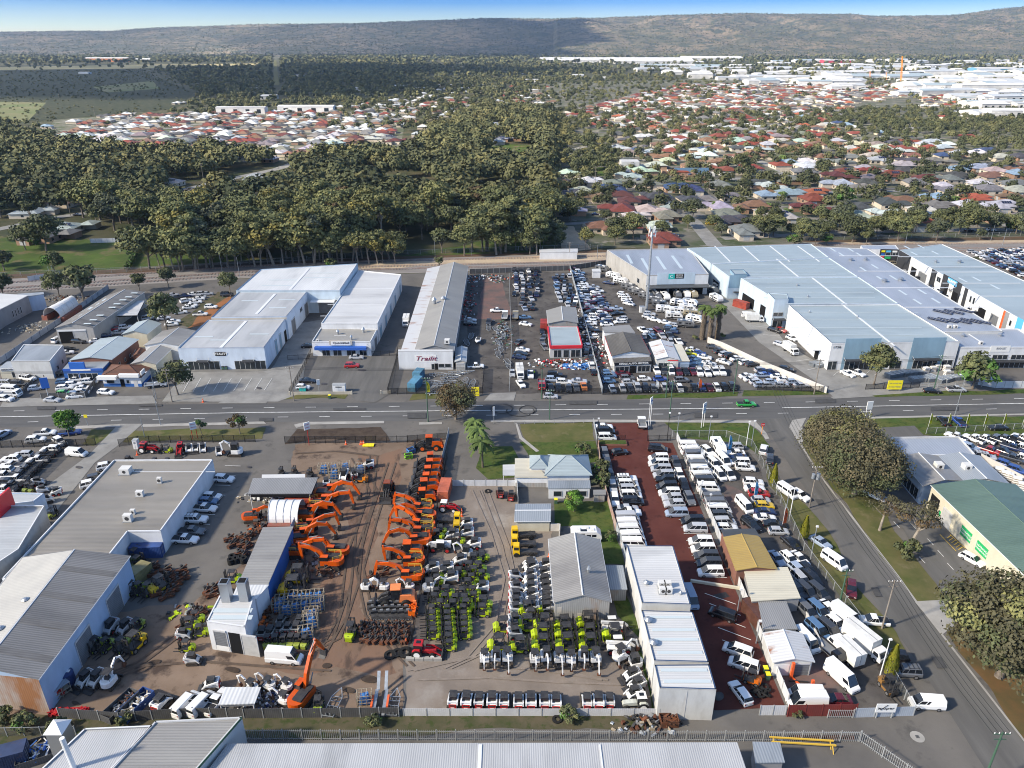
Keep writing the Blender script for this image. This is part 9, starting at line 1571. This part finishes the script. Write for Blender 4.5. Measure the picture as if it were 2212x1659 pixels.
e=empty('car_lift',uniq('orange two post car lift lying in the lower grey yard'),'car lift',PT('c4',240,905));m=MB();m.box((-.6,.6,1.6),(.4,.4,3.2),_aa);link('post',m.mesh('post'),e);m=MB();m.box((1.9,-1.6,.9),(.4,.4,1.8),_aa);link('post',m.mesh('post'),e);m=MB();m.box((.2,-.8,.15),(.3,2.8,.25),_aa,.5);m.box((.3,-.3,.2),(3,.2,.2),_b,-.1);link('arm',m.mesh('arm'),e)
for i,(x,y) in enumerate(((280,1450),(300,1490))):
 e=empty('saw_horse',uniq('long yellow steel trestle by the bottom picket fence, '+('upper' if i==0 else 'lower')+' of the pair'),'trestle',PT('c4',x,y),rad(-4),'yellow trestles');m=MB();m.box((0,0,1.0),(9,.2,.2),_at);link('beam',m.mesh('beam'),e)
 for x_ in(-4,4):
  m=MB();m.tube([(x_,0,1),(x_-.1,.7,0)],.07,_at,5);m.tube([(x_,0,1),(x_+.1,-.7,0)],.07,_at,5);link('leg',m.mesh('leg'),e)
m=MB();[m.box((0,k*.25,.2+.2*(k%2)),(9.5,.22,.2),_r) for k in range(3)];tag(link('steel_beams',m.mesh('steel_beams'),None,PT('c4',465,1420)),uniq('stack of long rust red steel beams by the bottom picket fence'),'beams')
m=MB();m.tube([(0,0,0),(0,0,2.4)],1.15,_bo,16);m.tube([(0,0,2.4),(0,0,2.6)],[1.15,.4],_bo,16);e=empty('water_tank',uniq('dark blue round tank against the blue wall'),'tank',PT('c1',595,935));link('tank',m.mesh('tank'),e);m=MB();m.box((.3,.2,2.62),(.7,.5,.08),_g);link('lid',m.mesh('lid'),e)
e=empty('tool_rack',uniq('sloping roofed tool rack against the blue wall near the rusty end'),'rack',PT('c1',490,1060),rad(58));m=MB();m.box((0,0,2.2),(4.2,1.8,.1),_V,0,1,0);link('roof',m.mesh('roof'),e);m=MB();[m.tube([(x,y,0),(x,y,2.2)],.06,_x,4) for x in(-2,-.7,.7,2) for y in(-.8,.8)];[m.box((0,0,z),(4,1.6,.06),_x) for z in(.5,1.2)];link('shelves',m.mesh('shelves'),e);m=MB();[m.box((rj.uniform(-1.8,1.8),rj.uniform(-.6,.6),rj.choice((.75,1.45))),(.4,.4,.4),rj.choice((_b,_r,_P))) for k in range(22)];link('tools',m.mesh('tools'),e)
cars('on the back lawn behind the grey roofed house','x','b3',2,'Cw 640 1105','caravans')
for i,(t,x,y) in enumerate((('b2',778,330),('b2',905,330),('b2',920,330),('b2',933,330),('b2',1778,920),('b2',1778,950),('b2',1770,995),('c2',1300,580),('c2',1535,720),('b1',1187,420),('a1',1755,1280),('b3',320,1305))):
 m=MB();m.tube([(0,0,.04),(0,0,.85)],[.22,.05],_aa,8);m.box((0,0,.03),(.5,.5,.05),_aa);m.tube([(0,0,.45),(0,0,.6)],[.135,.1],_f,8);thing1('traffic_cone',m,uniq(f'orange traffic cone, {nth(i+1)} of those dotted about the machinery yards from the road'),'cone',PT(t,x,y),0,'traffic cones',scale=1.3)
m=MB();m.box((0,0,.3),(1.9,1.1,.5),_B);m.box((0,0,.57),(2.0,1.2,.05),_B);[m.box((x,0,.35),(.05,1.15,.5),_at) for x in(-.6,0,.6)];thing1('steel_plate',m,uniq('yellow steel plate box inside the black fence of the machinery yard'),'plate',PT('b2',972,340),0,scale=(1.4,1.2,.5))
for l,t,x,y,w_,h_ in(('white cabinet with graffiti in the office garden bed','a2',723,1195,3.6,2.6),('pale cabinet by the driveway fence','b1',1185,360,1.1,2.4),('mint green bin box beside the white car','a2',408,1180,1.8,1.1)):
 m=MB();m.box((0,0,h_/2),(w_,1.3,h_),_g if 'mint' not in l else 'sign_teal');m.box((0,0,h_+.04),(w_+.15,1.45,.09),_C);m.box((0,-.66,h_*.75),(w_*.5,.03,h_*.12),'trim');m.box((0,-.655,h_*.45),(.04,.03,h_*.8),_C);thing1('cabinet',m,uniq(l),'cabinet',PT(t,x,y))
e=empty(_ce,uniq('person in a lime high visibility vest beside the silver ute at the wreckers gate'),_ce,PT('a3',192,1050),.3);
def figure(e,vest):
 m=bpy.data.meshes.new('body');J=[(0,0,.95),(0,0,1.2),(0,.0,1.42),(0,0,1.52),(0,.02,1.66),(.2,0,1.40),(.27,.03,1.12),(.25,.15,.88),(-.2,0,1.40),(-.27,.03,1.12),(-.25,.12,.88),(.1,0,.88),(.12,.02,.48),(.12,0,.06),(.12,.16,.04),(-.1,0,.88),(-.13,.03,.48),(-.14,0,.06),(-.14,.16,.04)];E=[(0,1),(1,2),(2,3),(3,4),(2,5),(5,6),(6,7),(2,8),(8,9),(9,10),(0,11),(11,12),(12,13),(13,14),(0,15),(15,16),(16,17),(17,18)];Rr=[.15,.16,.15,.06,.11,.075,.055,.04,.075,.055,.04,.1,.07,.055,.045,.1,.07,.055,.045]
 m.from_pydata(J,E,[]);o=bpy.data.objects.new('body',m);COL.objects.link(o);md=o.modifiers.new('skin','SKIN');sv=m.skin_vertices[0].data
 for i,r in enumerate(Rr):sv[i].radius=(r,r)
 sv[0].use_root=True;o.modifiers.new('sub','SUBSURF').levels=1;dg=bpy.context.evaluated_depsgraph_get();me=bpy.data.meshes.new_from_object(o.evaluated_get(dg));bpy.data.objects.remove(o)
 for k in('skin_tone','cloth_navy',vest):me.materials.append(MATS[k])
 for p in me.polygons:z=p.center.z;p.material_index=0 if z>1.5 or(abs(p.center.x)>.22 and z<1.15) else(2 if z>.95 else 1)
 me.name='body';link('body',me,e);h=MB();h.tube([(0,.0,1.68),(0,0,1.78),(0,0,1.81)],[.115,.1,.02],'trim',8);link('hair',h.mesh('hair'),e)
mat('skin_tone',(.45,.27,.19),.6);mat('cloth_navy',(.02,.025,.05),.9);mat('vest_lime',(.45,.7,.02),.7);figure(e,'vest_lime')
e=empty(_ce,uniq('person in a yellow vest in the alley by the far units'),_ce,PT('a4',2168,905),1.0);figure(e,'vest_lime')
for i,(t,x,y) in enumerate((('b1',898,405),('b1',768,532),('b1',583,703),('b1',482,807),('b1',500,942),('b2',895,458),('c4',1290,1390))):
 m=MB();m.tube([(0,0,0),(0,0,.02)],.5 if i<6 else 1.0,_aV if i<6 else _bv,14);m.box((0,0,.03),(.5,.5,.02),_aV);thing1('manhole_cover',m,uniq(f'manhole cover in the paving, {nth(i+1)} from the main road'),'manhole',PT(t,x,y)+Vector((0,0,.03)),0,'manhole covers')
m=MB();[m.box((x,0,.3),(1.4,.6,.6),_bv) for x in(-2.3,-.8,.7,2.2)];tag(link('concrete_blocks',m.mesh('concrete_blocks'),None,PT('c2',1455,728)),uniq('row of pale concrete blocks in front of the red tractor'),'blocks')
m=MB();m.box((0,0,.35),(9,.4,.5),_ay,rad(-14));tag(link('barrier_beam',m.mesh('barrier_beam'),None,PT('c3',1755,85)),uniq('long cream beam lying across the red yard'),'beam')
m=MB();m.box((0,0,.25),(7,2.2,.5),_aM);m.box((0,0,.52),(6.7,1.9,.06),'lawn');tag(link('planter',m.mesh('planter'),None,PT('b3',870,325)),uniq('low brick planter inside the red yard gate'),'planter')
m=MB();m.box((0,0,.03),(2.6,1.4,.04),'trim',.3);tag(link('rubber_mat',m.mesh('rubber_mat'),None,PT('c3',1810,172)),uniq('black rubber mat on the red paving above the black people mover'),'mat')
if HAZE:
 hm=bpy.data.materials.new('haze');hm.use_nodes=True;nt=hm.node_tree;nt.nodes.clear();o_=nt.nodes.new('ShaderNodeOutputMaterial');pv=nt.nodes.new('ShaderNodeVolumePrincipled')
 pv.inputs[_aA].default_value=(.50,.68,1.0,1);pv.inputs['Density'].default_value=HAZE;pv.inputs['Anisotropy'].default_value=.2;nt.links.new(pv.outputs['Volume'],o_.inputs['Volume']);MATS['haze']=hm
 mb=MB();mb.box((0,4400,215),(22000,13000,460),'haze');tag(link('haze',mb.mesh('haze')),kind=_bU)
def cloud(sh,label,tr,alt=900,seed=1):
 """sh: x0, x1, y0, y1 of the ground that it shades"""
 m=bpy.data.materials.new('cloud');m.use_nodes=True;nt=m.node_tree;nt.nodes.clear();N=nt.nodes.new;o_=N('ShaderNodeOutputMaterial');t=N('ShaderNodeBsdfTransparent');d=N('ShaderNodeBsdfTranslucent');d.inputs[_aA].default_value=(.9,.92,.95,1);mx=N('ShaderNodeMixShader');mx.inputs[0].default_value=1-tr
 for a,b in((t.outputs[0],mx.inputs[1]),(d.outputs[0],mx.inputs[2]),(mx.outputs[0],o_.inputs['Surface'])):nt.links.new(a,b)
 MATS['cloud%d'%seed]=m;k=alt/math.tan(SUN_EL);ox,oy=math.sin(SUN_AZ)*k,math.cos(SUN_AZ)*k;cx,cy,rx,ry=(sh[0]+sh[1])/2+ox,(sh[2]+sh[3])/2+oy,(sh[1]-sh[0])/2,(sh[3]-sh[2])/2;n=150;rg=[.15,.45,.7,.86,.95,1];vs,fs=[],[]
 for sgn in(1,-1):
  for r in rg:
   for j in range(n):
    a=2*math.pi*j/n;f=1+.30*mnoise.noise(Vector((math.cos(a)*2,math.sin(a)*2,seed)))+.22*mnoise.noise(Vector((math.cos(a)*6,math.sin(a)*6,seed+4)))+.1*mnoise.noise(Vector((math.cos(a)*15,math.sin(a)*15,seed)));c_,s_=math.cos(a),math.sin(a);q=max(abs(c_),abs(s_))**(.6 if seed<3 else .1)
    vs.append((cx+rx*r*f*c_/q,cy+ry*r*f*s_/q,alt+sgn*math.sqrt(max(0,1-r*r))*(110 if sgn>0 else 40)*(1+.5*mnoise.noise(Vector((c_*r*5,s_*r*5,seed+sgn))))))
 L_=len(rg)
 for h_ in(0,L_*n):
  for i in range(L_-1):
   for j in range(n):q=(h_+i*n+j,h_+i*n+(j+1)%n,h_+(i+1)*n+(j+1)%n,h_+(i+1)*n+j);fs.append(q if h_ else q[::-1])
  fs.append(tuple(range(h_,h_+n)))
 mb=MB();mb.add(vs,fs,'cloud%d'%seed);struct('cloud',mb)
cloud((-1300,1000,-600,590),'',.78,seed=1);cloud((-3600,0,1300,3600),'',.3,seed=2);cloud((-7000,-2000,4600,9600),'',.6,1000,seed=9);cloud((-2300,1000,5200,9800),'',.2,1000,seed=3)
